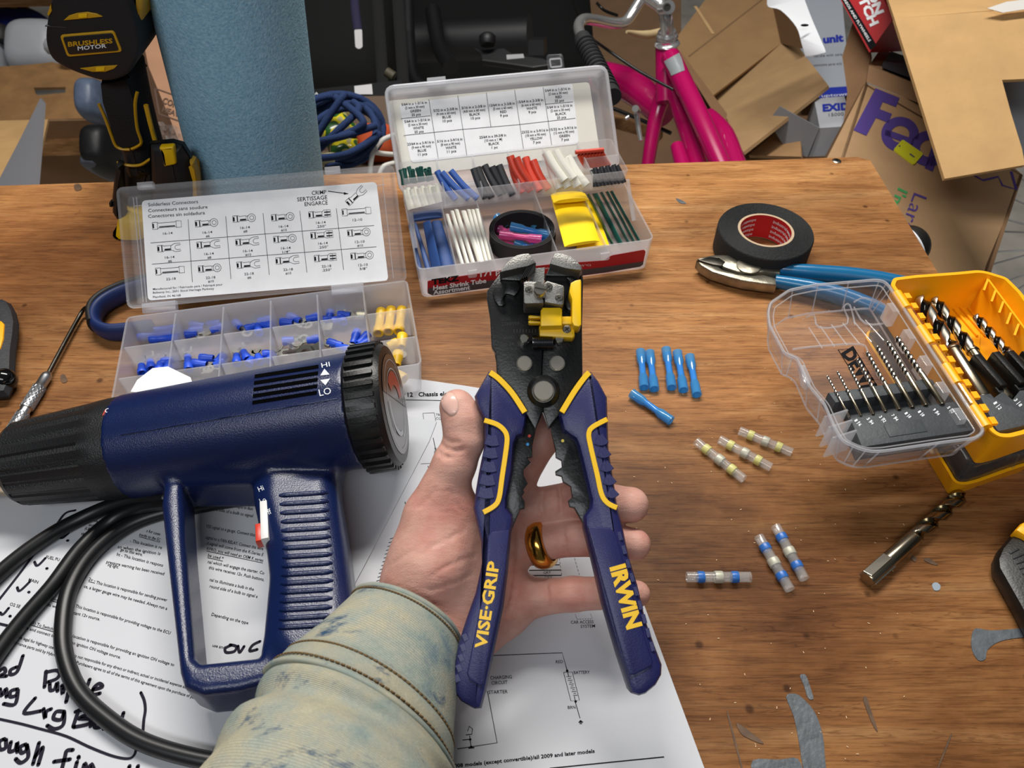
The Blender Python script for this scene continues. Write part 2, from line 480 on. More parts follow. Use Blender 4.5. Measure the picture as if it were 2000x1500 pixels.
    for (sx_, sy_, rad, stretch, colr) in tone_areas:
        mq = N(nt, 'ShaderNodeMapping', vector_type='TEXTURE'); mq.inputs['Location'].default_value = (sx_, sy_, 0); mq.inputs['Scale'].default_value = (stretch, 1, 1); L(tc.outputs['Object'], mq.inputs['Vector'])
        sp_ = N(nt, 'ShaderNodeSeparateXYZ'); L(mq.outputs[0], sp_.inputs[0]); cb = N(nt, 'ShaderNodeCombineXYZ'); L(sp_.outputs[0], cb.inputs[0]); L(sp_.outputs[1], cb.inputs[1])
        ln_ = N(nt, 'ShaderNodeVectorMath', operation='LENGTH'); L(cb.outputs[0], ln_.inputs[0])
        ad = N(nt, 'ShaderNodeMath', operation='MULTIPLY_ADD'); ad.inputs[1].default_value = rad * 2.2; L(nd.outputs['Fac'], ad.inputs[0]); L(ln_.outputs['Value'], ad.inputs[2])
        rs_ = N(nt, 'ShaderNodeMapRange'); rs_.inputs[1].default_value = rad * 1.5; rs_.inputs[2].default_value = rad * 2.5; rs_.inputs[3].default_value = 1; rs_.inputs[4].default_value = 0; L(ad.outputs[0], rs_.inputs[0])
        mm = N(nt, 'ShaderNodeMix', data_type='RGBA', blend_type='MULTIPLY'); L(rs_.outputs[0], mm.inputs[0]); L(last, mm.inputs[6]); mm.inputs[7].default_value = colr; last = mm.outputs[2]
    L(last, p.inputs['Base Color'])
    p.inputs['Roughness'].default_value = .5; p.inputs['Specular IOR Level'].default_value = .25
    bp = N(nt, 'ShaderNodeBump', Strength=.35, Distance=.0006); L(n2.outputs['Fac'], bp.inputs['Height']); L(bp.outputs[0], p.inputs['Normal'])
    return m
WOOD2 = wood('shelf_wood', '#a98055', '#6d4c2d', '#c09a6c')
CONC = mat('concrete', '#c0bab0', .9, var=.25, vscale=9, bump=.2, bscale=90)
FLOORZ = -0.75
fl = obj('floor', box(-3.2, 3.2, -1.5, 3.2, FLOORZ - .05, FLOORZ), CONC); tag(fl, 'grey stained concrete floor of the garage', 'floor', kind='structure')
WALLM = mat('wall_paint', '#4a4744', .9, var=.1, vscale=3)
wl = obj('wall_back', box(-3.2, 3.2, 3.2, 3.3, FLOORZ, 2.3), WALLM); tag(wl, 'dim grey wall at the back of the garage', 'wall', kind='structure')
wl = obj('wall_left', box(-3.3, -3.2, -1.5, 3.3, FLOORZ, 2.3), WALLM); tag(wl, 'dim grey wall at the left side of the garage', 'wall', kind='structure')
wl = obj('wall_right', box(3.2, 3.3, -1.5, 3.3, FLOORZ, 2.3), WALLM); tag(wl, 'dim grey wall at the right side of the garage', 'wall', kind='structure')

# workbench
bench = thing('workbench', 'worn plywood workbench with paint marks under all the tools', 'workbench', (0, .2, FLOORZ))
bl, br = Z(-250, 370), Z(1688, 305); re_ = Z(1825, 530)
rr = br + (re_ - br) * 3.6
bl = br + (bl - br) * 1.35
outl = [(bl.x, bl.y), (bl.x, rr.y - .02), (rr.x, rr.y), (br.x + .004, br.y - .006), (br.x - .006, br.y)]
ocx = (min(q[0] for q in outl) + max(q[0] for q in outl)) / 2; ocy = (min(q[1] for q in outl) + max(q[1] for q in outl)) / 2
def sx(px, py): p = Z(px, py); return p.x - ocx, p.y - ocy
WOOD = wood('bench_plywood', '#b17c4b', '#8e5e38', '#cb9c69', tone_areas=[(*sx(1300, 1010), .05, 1.7, (.50, .47, .46, 1)), (*sx(1450, 690), .055, 2.2, (1.32, 1.34, 1.36, 1)), (*sx(150, 500), .07, 2.5, (.74, .66, .62, 1)), (*sx(1560, 1150), .03, 2.5, (.72, .66, .64, 1)), (*sx(900, 640), .03, 2.5, (.75, .7, .66, 1)), (*sx(1400, 345), .03, 2.5, (1.2, 1.22, 1.2, 1))])
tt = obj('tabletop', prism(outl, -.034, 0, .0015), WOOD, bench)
for x in (bl.x + .06, br.x - .06):
    for y in (-.25, .46): obj('leg', box(x - .035, x + .035, y - .035, y + .035, FLOORZ, -.034, .002), WOOD2, bench)
STAIN = mat('grey_paint', '#565b60', .45, var=.25, vscale=120, bump=.4, bscale=300)
DSTAIN = mat('dark_stain', '#58402b', .6, var=.3, vscale=150)
def patch(pts, m=STAIN, name='paint_mark', z=.0004, k=3):
    q = [(p.x, p.y) for p in cr([V((a, b, 0)) for a, b in pts], k, True)]
    obj(name, prism([Z(a, b)[:2] for a, b in q], 0, z), m, tt, 0)
patch([(1535, 1362), (1548, 1355), (1565, 1362), (1590, 1390), (1605, 1430), (1610, 1470), (1612, 1540), (1580, 1540), (1568, 1500), (1560, 1450), (1550, 1400)])
patch([(1470, 1485), (1520, 1484), (1558, 1482), (1562, 1520), (1480, 1520)], z=.0003)
patch([(1897, 1245), (1905, 1228), (1935, 1232), (1990, 1228), (2060, 1222), (2060, 1240), (1990, 1246), (1950, 1254), (1928, 1270), (1924, 1288), (1910, 1290), (1898, 1270)])
patch([(1562, 1320), (1572, 1318), (1578, 1330), (1586, 1355), (1588, 1366), (1578, 1364), (1570, 1340)])
patch([(1820, 1142), (1828, 1138), (1836, 1144), (1834, 1153), (1824, 1153)], mat('pale_paint', '#8d9aa6', .5))
patch([(1778, 1090), (1784, 1086), (1790, 1092), (1786, 1098)], DSTAIN); patch([(1804, 1094), (1812, 1090), (1822, 1096), (1832, 1104), (1818, 1102)], DSTAIN)
patch([(1685, 1365), (1692, 1362), (1700, 1385), (1714, 1428), (1706, 1420), (1694, 1392)], DSTAIN)
patch([(1438, 1415), (1446, 1416), (1488, 1448), (1484, 1452), (1450, 1436)], DSTAIN)
patch([(1320, 388), (1332, 392), (1340, 398), (1328, 397)], STAIN); patch([(145, 362), (156, 360), (160, 370), (148, 373)], DSTAIN)
patch([(118, 735), (126, 732), (132, 745), (122, 748)], DSTAIN)
for a, b in [((1421, 1400), (1448, 1500)), ((1830, 1500), (1855, 1440))]:
    patch([a, (a[0] + 3, a[1]), (b[0] + 2, b[1]), (b[0] - 1, b[1])], DSTAIN)
sc = Z(1634, 315); M = Matrix.Translation(sc)
s_ = obj('screw', lathe([(.0038, 0), (.0038, .0006), (.0030, .0010)], 16, M), STEEL, tt)
obj('screw_recess', xf(join(box(-.0022, .0022, -.0005, .0005, .0009, .0012), box(-.0005, .0005, -.0022, .0022, .0009, .0012)), M), DSTEEL, s_)
# wood chips and dust
random.seed(3)
ch = []
for _ in range(170):
    px, py = random.uniform(820, 1790), random.uniform(600, 1490)
    p = Z(px, py, .0002); a = random.random() * 6.3; l = random.uniform(.0002, .0006)
    ch.append(xf(box(-l, l, -.00016, .00016, 0, .0002), rotz(p, math.degrees(a))))
tag(obj('sawdust', join(*ch), mat('sawdust', '#d8b890', .9), tt, 0), kind='stuff')
# ================================================================== wire stripper (held in the hand)
TILT = R(13)
TO = D(1061, 765, .34); TN = UP * math.sin(TILT) - FW * math.cos(TILT)
TP = PL(TO, TN)
MM = .001
BLUEG = mat('navy_rubber', '#1e2154', .40, bump=.12, bscale=1500, var=.06, vscale=200)
YELG = mat('yellow_rubber', '#f0bf14', .42)
BLK = mat('black_oxide_steel', '#0d0e0f', .34, .0, bump=.1, bscale=900)
GUN = mat('gunmetal', '#7c7b78', .42, .8, bump=.25, bscale=1600)
DGUN = mat('dark_gunmetal', '#8f8b82', .38, .75)
ws = thing('wire_stripper', 'navy and yellow handled self adjusting wire stripper held in the hand', 'wire stripper', TP(1061, 1380))
def tplate(name, pts, front, t, m, b=0.0, parent=ws, k=0, smooth=35, label=None):
    if k: pts = [(p.x, p.y) for p in cr([V((a, c, 0)) for a, c in pts], k, True)]
    return obj(name, plate([TP(a, c, front) for a, c in pts], TN, t, b), m, parent, smooth, label)
def tdisc(name, c, rpx, f0, f1, m, parent=ws, n=24, b=.0004):
    p = TP(c[0], c[1], f0); s = (TP(c[0] + 1, c[1], f0) - p).length; r_ = rpx * s
    return obj(name, lathe([(r_, 0), (r_, f1 - f0 - b), (r_ - b, f1 - f0)], n, fr_dir(p, TN)), m, parent)
# black head: two plates pivoting on each other
HL = [(976, 534), (951, 568), (951, 584), (957, 620), (960, 676), (968, 688), (970, 728), (990, 770), (1028, 808), (1046, 840), (1061, 800), (1058, 726), (1062, 640), (1062, 560), (1010, 552), (1008, 536)]
HR = [(1064, 548), (1064, 640), (1057, 726), (1060, 800), (1072, 836), (1094, 808), (1130, 765), (1138, 730), (1137, 640), (1139, 545), (1137, 528), (1100, 530)]
hp = tplate('head_plate', HR, 0, .006, BLK, .0006, k=0)
hl = tplate('head_plate', HL, .0015, .006, BLK, .0006)
tplate('frame_plate', [(962, 600), (958, 640), (966, 690), (975, 735), (1040, 800), (1085, 800), (1132, 735), (1136, 600), (1060, 620)], -.0045, .006, BLK, .0005)
# jaws: thick blocks
for pts, nm in (([(976, 532), (983, 521), (994, 508), (1008, 498), (1020, 495), (1033, 494), (1047, 513), (1030, 520), (1010, 524)], 'jaw'), ([(1074, 515), (1083, 494), (1097, 494), (1115, 500), (1130, 512), (1138, 524), (1134, 528), (1105, 524)], 'jaw')):
    j = tplate(nm, pts, .014, .021, GUN, .0007)
jaw_d = [[(976, 530), (1030, 522), (1046, 514), (1043, 522), (1020, 548), (980, 546)], [(1076, 514), (1105, 524), (1136, 528), (1136, 540), (1066, 538)]]
for pts in jaw_d: tplate('jaw_base', pts, .006, .014, BLK, .0005)
for i in range(4):
    a = (1030 + i * 4.2, 521 - i * 1.6)
    tplate('jaw_tooth', [a, (a[0] + 2, a[1] - .6), (a[0] - 12, a[1] + 24), (a[0] - 14, a[1] + 24)], .0135, .006, BLK)
tplate('guide_plate', [(1043, 524), (1064, 522), (1062, 560), (1030, 556)], .002, .004, GUN)
# blade blocks
bA = tplate('blade_block', [(1023, 550), (1032, 549), (1060, 551), (1062, 592), (1026, 593), (1023, 590)], .016, .014, GUN, .0006)
bB = tplate('blade_block', [(1063, 552), (1069, 548), (1100, 557), (1102, 560), (1101, 592), (1098, 596), (1064, 590)], .016, .014, GUN, .0006)
for i in range(7): tplate('blade_tooth', [(1026 + i * 4.6, 551), (1028.4 + i * 4.6, 548), (1030.4 + i * 4.6, 551)], .0155, .01, GUN, 0, bA)
def screw(c, rpx, f, par, h=.0008):
    s = tdisc('screw', c, rpx, f, f + h, STEEL, par, b=.0003)
    p = TP(c[0], c[1], f + h); sz = rpx * .62 * (TP(c[0] + 1, c[1], f) - TP(c[0], c[1], f)).length
    M = fr_dir(p, TN) @ Matrix.Rotation(R(35), 4, 'Z')
    obj('screw_slot', xf(join(box(-sz, sz, -sz * .2, sz * .2, -.0001, .00012), box(-sz * .2, sz * .2, -sz, sz, -.0001, .00012)), M), DSTEEL, s, 0)
for c, b_ in (((1033, 566), bA), ((1051, 558), bA), ((1071.6, 560), bB), ((1091.6, 582), bB)): screw(c, 7.6, .016, b_)
# knurled thumb screw
p = TP(1053.6, 577, .015); s = .34 / 1500
prof = [(10.5 * s, 0), (10.5 * s, .005), (12 * s, .0054), (12 * s, .0075), (10.8 * s, .0082)]
ts = obj('thumb_screw', lathe(prof, 28, fr_dir(p, TN)), STEEL, ws)
obj('screw_slot', xf(box(-.0024, .0024, -.0004, .0004, .0081, .0084), fr_dir(p, TN) @ Matrix.Rotation(R(-12), 4, 'Z')), DSTEEL, ts, 0)
for k in range(20):
    a = 2 * math.pi * k / 20
    obj('knurl', xf(box(-.00022, .00022, -.0003, .0003, .0005, .0048), fr_dir(p, TN) @ Matrix.Translation((10.6 * s * math.cos(a), 10.6 * s * math.sin(a), 0)) @ Matrix.Rotation(a, 4, 'Z')), STEEL, ts, 0)
tdisc('rivet', (979, 563), 9, .001, .0028, DGUN, b=.0012)
# cut-outs shown as dark recesses in raised cam plates
tplate('cam_plate', [(962, 572), (976, 545), (1006, 546), (1016, 560), (1006, 577), (1000, 576), (988, 574), (983, 584), (986, 594), (974, 597)], .004, .004, BLK, .0005, k=2)
tplate('cam_plate', [(1104, 540), (1112, 548), (1112, 566), (1106, 578), (1104, 596), (1112, 606), (1122, 600), (1130, 560), (1120, 538)], .004, .004, BLK, .0005, k=2)
# yellow length stop
tplate('length_stop', [(1113, 561), (1115, 552), (1124, 547), (1134, 545), (1135.5, 550), (1135.5, 634), (1131, 638), (1121, 636), (1117, 628), (1117, 584), (1112, 570)], .013, .010, YELP2, .0006)
tplate('stop_slider', [(1056, 606), (1060, 600), (1094, 600), (1098, 603), (1098, 636), (1056, 637)], .013, .012, YELP2, .0008)
tplate('stop_base', [(1053, 636), (1100, 634), (1122, 634), (1123, 656), (1119, 660), (1054, 656)], .007, .007, YELP2, .0008)
tplate('stop_rail', [(1096, 617), (1118, 617), (1118, 633), (1096, 633)], .010, .004, YELP2, .0008)
for a in (616, 626): tplate('stop_pin', [(1032, a), (1036, a - 1), (1058, a + 1), (1058, a + 5), (1036, a + 5.5), (1032, a + 4)], .010, .004, YELP2, .0006)
screw((1107, 643), 8.6, .007, ws)
# spring
a, b = TP(1040, 669, .004), TP(1080, 669, .004); pts = []
for i in range(15 * 12 + 1):
    t = i / (15 * 12); w = 2 * math.pi * 15 * t
    vdir = TN.cross((b - a).normalized())
    pts.append(a + (b - a) * t + vdir * (.0029 * math.cos(w)) + TN * (.0029 * math.sin(w)))
spr = obj('spring', tube(pts, .00036, 6), mat('spring_steel', '#6a6a6e', .25, 1.0), ws)
for c, e in (((1023, 668), (1040, 669)), ((1091, 668), (1080, 669))):
    tdisc('spring_post', c, 9.5, 0, .006, STEEL, n=8)
    obj('spring_end', tube(cr([TP(*e, .004), TP((e[0] + c[0]) / 2, 669, .005), TP(c[0], c[1] + 8, .004)], 4), .0004, 6), spr.data.materials[0], spr)
for c in ((1024, 711), (1088, 711)): tdisc('rivet', c, 15, .001, .003, DGUN, b=.0004); 
for c in ((1024, 711), (1088, 711)):
    s = .34 / 1500; obj('rivet_rim', torus_lathe([(14.2 * s, 0), (15.2 * s, 0), (15.2 * s, .0013), (14.2 * s, .0013)], 28, fr_dir(TP(*c, .0018), TN)), STEEL, ws)
tdisc('pivot_collar', (1061, 767), 32, -.001, .004, BLK, b=.0018, n=36)
tdisc('pivot_rivet', (1061, 766), 20, .003, .0062, DGUN, b=.0004, n=36)
s = .34 / 1500; obj('pivot_rim', torus_lathe([(20 * s, 0), (21.2 * s, 0), (21.2 * s, .0012), (20 * s, .0012)], 36, fr_dir(TP(1061, 766, .005), TN)), STEEL, ws)
# shank arms with crimping notches
AL = [(1028, 806), (1050, 806), (1047, 839), (1040, 869), (1040, 892), (1029, 894), (1037, 903), (1023, 917), (1023, 929), (1031, 944), (1022, 956), (1024, 962), (1019, 969), (1025, 980), (1025, 993), (1016, 995), (1001, 1032), (985, 1032), (978, 980), (990, 900), (1000, 850)]
AR = [(1070, 806), (1092, 806), (1120, 850), (1135, 900), (1158, 980), (1150, 1032), (1143, 1030), (1122, 992), (1113, 990), (1110, 978), (1118, 971), (1115, 950), (1100, 941), (1097, 930), (1086, 927), (1085, 920), (1098, 912), (1097, 899), (1086, 893), (1085, 878), (1079, 851)]
tplate('shank_blade', AL, -.004, .004, BLK, .0004); tplate('shank_blade', AR, -.004, .004, BLK, .0004)
tdisc('colour_dot', (1034, 851.5), 3.2, -.004, -.0037, mat('red_dot', '#d8402c', .5), n=12, b=.0001)
tdisc('colour_dot', (1030.5, 868), 3.2, -.004, -.0037, mat('blue_dot', '#2d8fd0', .5), n=12, b=.0001)
tdisc('colour_dot', (1099, 861), 3.2, -.004, -.0037, mat('yellow_dot', '#e8d060', .5), n=12, b=.0001)
# handles
GL = [(954, 723), (926, 772), (932, 794), (945, 818), (946, 866), (935, 920), (929, 955), (924, 992), (932, 1028), (939, 1058), (941, 1100), (928, 1160), (911, 1207), (894, 1260), (883, 1320), (884, 1352), (900, 1372), (926, 1387), (940, 1386), (950, 1347), (963, 1283), (983, 1187), (992, 1117), (998, 1043), (1002, 1020), (1001, 1006), (990, 992), (990, 974), (1001, 920), (1005, 866), (1011, 852), (1022, 848), (1027, 828), (1029, 808), (1000, 766), (966, 727)]
GR = [(1155, 723), (1170, 742), (1187, 774), (1188, 812), (1190, 875), (1199, 932), (1208, 992), (1217, 1025), (1230, 1088), (1247, 1143), (1263, 1213), (1281, 1263), (1295, 1300), (1294, 1320), (1283, 1340), (1263, 1357), (1250, 1361), (1234, 1356), (1228, 1338), (1210, 1283), (1180, 1180), (1157, 1083), (1143, 1029), (1142, 1007), (1154, 990), (1155, 976), (1139, 908), (1130, 872), (1124, 857), (1107, 846), (1100, 839), (1095, 818), (1092, 809), (1122, 766), (1146, 727)]
hL = tplate('handle', GL, .004, .017, BLUEG, .003); hR = tplate('handle', GR, .004, .017, BLUEG, .003)
def raised(name, pts, w, par, m, f=.0041, h=.0005):
    """raised strip following a pixel polyline"""
    P = cr([TP(a, b, f) for a, b in pts], 4)
    rb = ribbon(P, w, TN); n = len(P)
    L = [rb[0][2 * i] for i in range(n)] + [rb[0][2 * i + 1] for i in range(n)][::-1]
    return obj(name, plate([q + TN * h for q in L], TN, h + .0004, .00015, 1), m, par, 40)
s = .34 / 1500
raised('yellow_edge', [(957, 728), (975, 741), (1000, 768), (1025, 806)], 11 * s, hL, YELG, .0034, .0008)
raised('yellow_edge', [(1151, 728), (1140, 740), (1120, 768), (1097, 806)], 11 * s, hR, YELG, .0034, .0008)
raised('yellow_inlay', [(946, 821), (970, 829), (984, 840), (990, 853), (989, 875), (981, 930), (975, 972), (966, 988), (944, 1001)], 9.5 * s, hL, YELG)
raised('yellow_inlay', [(1186, 819), (1158, 834), (1150, 847), (1153, 870), (1166, 926), (1175, 966), (1187, 983), (1205, 992)], 9.5 * s, hR, YELG)
GROOVE = mat('groove_shadow_rubber', '#1b1d48', .6)
for i, y in enumerate((866, 890, 917, 943, 968)):
    raised('grip_rib', [(949 - i * 3.5, y - 8), (962 - i * 3, y - 4), (973 - i * 2.4, y - 6)], 20 * s, hL, BLUEG, .0038, .0006)
    raised('grip_rib', [(1163 + i * 6, y - 8), (1174 + i * 5.4, y - 5), (1183 + i * 4.8, y - 10)], 20 * s, hR, BLUEG, .0038, .0006)
# palm pads of the handles with lettering
padL = [(953, 1046), (962, 1038), (995, 1034), (988, 1110), (975, 1190), (957, 1270), (944, 1335), (938, 1340), (917, 1328), (912, 1316), (925, 1250), (945, 1150), (950, 1090)]
padR = [(1148, 1028), (1190, 1030), (1202, 1040), (1212, 1075), (1235, 1160), (1258, 1240), (1275, 1290), (1274, 1300), (1240, 1318), (1228, 1318), (1205, 1240), (1175, 1130)]
pl_ = tplate('grip_pad', padL, .0049, .003, BLUEG, .0007, hL); pr_ = tplate('grip_pad', padR, .0049, .003, BLUEG, .0007, hR)
for i in range(9):
    y = 1048 + i * 27; x = 1213 + i * 7.8
    raised('side_rib', [(x - 6, y), (x + 2 , y - 2)], 16 * s, hR, BLUEG, .0036, .0005)
for i in range(5):
    y = 1245 + i * 20; x = 907 - i * 4
    raised('side_rib', [(x - 3, y + 2), (x + 7, y - 3)], 13 * s, hL, BLUEG, .0036, .0005)
TPo = lambda a, b, off=0.0: TP(a, b, .00505)
obj('lettering', ptext('VISE·GRIP', (949, 1268), (975, 1098), 22, TPo, .03), YELG, hL, 0, 'yellow lettering')
obj('lettering', ptext('IRWIN', (1192, 1108), (1226, 1230), 29, TPo, .05), YELG, hR, 0, 'yellow lettering')
# stamped lettering on the black head
TPh = lambda a, b, off=0.0: TP(a, b, .0016)
STAMP = mat('stamped_black', '#2c2d30', .5, .3)
obj('stamped_lettering', join(ptext('WIRE', (978, 628), (998, 626), 7, TPh), ptext('STRIPPER', (980, 637), (1016, 635), 7, TPh), ptext('AWG', (984, 664), (1004, 661), 6, TPh), ptext('10-24', (982, 677), (1004, 674), 6, TPh), ptext('0.2-6.0', (982, 686), (1010, 683), 6, TPh),
    *[pline([(1004 + i * 6, 643), (1004 + i * 6, 650)], .0003, TPh, TN) for i in range(8)]), STAMP, hl, 0)
TPs = lambda a, b, off=0.0: TP(a, b, -.0039)
obj('stamped_lettering', join(*[ptext(t, (a, b), (a + w, b - 2), 6, TPs) for t, a, b, w in (('WIRE', 1006, 893, 18), ('CUT', 1004, 904, 16), ('22-10', 1000, 916, 20), ('INSUL', 997, 927, 20), ('AUTO', 994, 951, 20), ('IGN', 994, 962, 16), ('CRIMP', 1110, 905, 20), ('NON', 1112, 917, 16), ('INSUL', 1114, 930, 18))]), STAMP, ws, 0)
# ================================================================== hand and sleeve
def H(px, py, dd):
    d = ray(px, py); t = ((TO - CC).dot(TN) / d.dot(TN)) + dd
    return CC + d * t
def rp(rpx, P): return rpx * (P - CC).dot(FW) / FPX
def skin_mat():
    m, nt, p, out = nodes('skin'); L = nt.links.new; tc = N(nt, 'ShaderNodeTexCoord')
    n1 = N(nt, 'ShaderNodeTexNoise', Scale=38, Detail=5, Roughness=.6); L(tc.outputs['Object'], n1.inputs['Vector'])
    r1 = N(nt, 'ShaderNodeValToRGB'); e = r1.color_ramp.elements
    e[0].position = .3; e[0].color = lin('#c08073'); e[1].position = .72; e[1].color = lin('#d7ab9b'); k = e.new(.5); k.color = lin('#cc998a')
    L(n1.outputs['Fac'], r1.inputs[0]); L(r1.outputs[0], p.inputs['Base Color'])
    p.inputs['Roughness'].default_value = .5; p.inputs['Specular IOR Level'].default_value = .3
    p.inputs['Subsurface Weight'].default_value = .25; p.inputs['Subsurface Radius'].default_value = (1.0, .35, .2); p.inputs['Subsurface Scale'].default_value = .0035
    v = N(nt, 'ShaderNodeTexVoronoi', Scale=900, feature='DISTANCE_TO_EDGE'); L(tc.outputs['Object'], v.inputs['Vector'])
    mp = N(nt, 'ShaderNodeMapping'); mp.inputs['Rotation'].default_value = (.3, .2, .7); mp.inputs['Scale'].default_value = (90, 420, 200); L(tc.outputs['Object'], mp.inputs['Vector'])
    n2 = N(nt, 'ShaderNodeTexNoise', Scale=1, Detail=4); L(mp.outputs[0], n2.inputs['Vector'])
    ad = N(nt, 'ShaderNodeMath', operation='MULTIPLY_ADD'); ad.inputs[1].default_value = .35; L(v.outputs['Distance'], ad.inputs[0]); L(n2.outputs['Fac'], ad.inputs[2])
    bp = N(nt, 'ShaderNodeBump', Strength=.55, Distance=.0006); L(ad.outputs[0], bp.inputs['Height']); L(bp.outputs[0], p.inputs['Normal'])
    return m
SKIN = skin_mat()
# joints: (x, y, depth behind the tool plane, radius in px)
thumb = [(812, 1120, .030, 62), (845, 1010, .022, 56), (888, 905, .012, 41), (907, 860, .009, 38), (905, 822, .008, 40), (893, 795, .007, 35)]
index = [(985, 985, .040, 44), (1028, 893, .036, 39), (1088, 818, .034, 36), (1128, 772, .032, 30)]
middle = [(985, 1010, .040, 42), (1045, 992, .040, 38), (1125, 976, .034, 37), (1195, 985, .028, 37), (1232, 986, .024, 35)]
ring_ = [(985, 1075, .042, 42), (1050, 1058, .041, 38), (1125, 1050, .034, 35), (1200, 1058, .028, 34), (1240, 1063, .025, 31)]
pinky = [(985, 1170, .044, 46), (1050, 1166, .042, 36), (1120, 1160, .035, 33), (1200, 1158, .028, 31), (1244, 1160, .025, 26)]
palm = [((800, 1215, .030, 72), (850, 1100, .024, 70)), ((850, 1100, .024, 70), (885, 1000, .022, 52)), ((860, 1260, .034, 72), (925, 1150, .040, 74)), ((925, 1150, .040, 74), (975, 1060, .042, 55)),
        ((925, 1150, .042, 70), (985, 1165, .044, 50)), ((900, 1050, .036, 60), (980, 1000, .042, 46)), ((760, 1330, .004, 56), (800, 1215, .028, 72)), ((800, 1330, .006, 56), (860, 1255, .034, 72)),
        ((935, 1235, .042, 42), (985, 1195, .044, 44))]
def jt(q): P = H(q[0], q[1], q[2]); return P, rp(q[3], P)
def hand_sdf(P):
    def chain(ch, k):
        d = None
        for a, b in zip(ch, ch[1:]):
            (pa, ra), (pb, rb) = jt(a), jt(b); c = s_cone(P, pa, pb, ra, rb)
            d = c if d is None else smin(d, c, k)
        return d
    body = None
    for a, b in palm:
        (pa, ra), (pb, rb) = jt(a), jt(b); c = s_cone(P, pa, pb, ra, rb)
        body = c if body is None else smin(body, c, .012)
    body = smin(body, chain(thumb, .003), .007)
    f = None
    for ch in (index, middle, ring_, pinky):
        c = chain(ch, .0022); f = c if f is None else smin(f, c, .0012)
    d = smin(body, f, .005)
    # creases: shallow grooves laid on the skin
    if CRS is not None:
        for line, r_ in CREASES:
            pts = [CRS(x, y, .0002) for x, y in line]
            for a, b in zip(pts, pts[1:]):
                c = s_cone(P, a, b, r_, r_); d = -smin(-d, c, .0014)
    # nail bed of the thumb
    nb = s_ell(P, H(872, 793, -.0035), NAX, (.0068, .0085, .0022)); d = -smin(-d, nb, .0006)
    return d
CRS = None
CREASES = [([(863, 868), (872, 876), (888, 880), (904, 877)], .0008), ([(868, 858), (880, 864), (896, 864)], .0006), ([(858, 884), (870, 892), (884, 894)], .0007),
    ([(1060, 962), (1058, 990), (1062, 1018)], .0006), ([(1092, 948), (1096, 980), (1096, 1010)], .0008), ([(1098, 1030), (1104, 1055), (1106, 1080)], .0006), ([(1068, 1140), (1070, 1165), (1072, 1190)], .0006),
    ([(906, 1036), (880, 1050), (850, 1064), (826, 1080)], .00022), ([(930, 1085), (900, 1094), (868, 1108), (845, 1124)], .00022), ([(905, 1002), (890, 985), (880, 960)], .00022), ([(815, 992), (835, 975), (850, 955)], .00022), ([(925, 1120), (880, 1140), (840, 1152)], .0002), ([(768, 1100), (790, 1085), (812, 1074)], .0002),
    ([(1010, 1040), (1012, 1090), (1004, 1150), (990, 1200)], .0008)]
tn_dir = (H(893, 770, .006) - H(880, 830, .006)).normalized()
nn = (RT * -.62 - FW * .78); nn = (nn - tn_dir * nn.dot(tn_dir)).normalized(); NAX = (tn_dir.cross(nn), tn_dir, nn)
allp = [jt(q) for ch in (thumb, index, middle, ring_, pinky) for q in ch] + [jt(q) for pr in palm for q in pr]
lo = [min(p[i] - r_ for p, r_ in allp) - .004 for i in range(3)]; hi = [max(p[i] + r_ for p, r_ in allp) + .004 for i in range(3)]
CRS = Surf(surfnet(hand_sdf, lo, hi, .003))
hv = surfnet(hand_sdf, lo, hi, .0011)
hand_base = D(780, 1230, .34)
person = thing('person', 'left hand in a bleached denim sleeve holding up the wire stripper', 'person', (hand_base.x, hand_base.y, 0.0))
hand = obj('hand', hv, SKIN, person, 180, 'pale left hand, thumb up, fingers curled behind the tool')
# thumb nail: a curved plate set in its bed
NAIL = mat('nail', '#e2b8ab', .28, sub=.2, coat=.2)
HS = Surf(hv)
nout = [(861, 790), (860, 776), (868, 768), (880, 766), (890, 772), (896, 785), (896, 800), (890, 810), (880, 813), (873, 808), (865, 800)]
nout = [(p.x, p.y) for p in cr([V((a, b, 0)) for a, b in nout], 3, True)]
cen = (878, 789); rings = []
for k, (f, h) in enumerate(((1.0, -.0002), (.94, .0003), (.75, .0006), (.5, .0007), (.25, .0008))):
    rings.append([HS(cen[0] + (a - cen[0]) * f, cen[1] + (b - cen[1]) * f, h) for a, b in nout])
obj('thumb_nail', loft(rings, cap0=False), NAIL, person, 60, 'short thumb nail')
# ---- ring on the ring finger
pa, ra = jt(ring_[1]); pb, rb_ = jt(ring_[2]); ax = (pb - pa).normalized()
rc = H(1058, 1061, .0395); RR = ra * 1.06
GOLD = mat('gold', '#d9a24a', .16, 1.0)
prof = [(RR - .0006, -.0042), (RR + .0012, -.0040), (RR + .0022, -.002), (RR + .0024, 0), (RR + .0022, .002), (RR + .0012, .0040), (RR - .0006, .0042)]
axr = (ax + UP * .12).normalized()
top('finger_ring', torus_lathe(prof, 48, fr_dir(rc, axr)), GOLD, 'polished gold ring worn on the ring finger', 'ring', smooth=60)

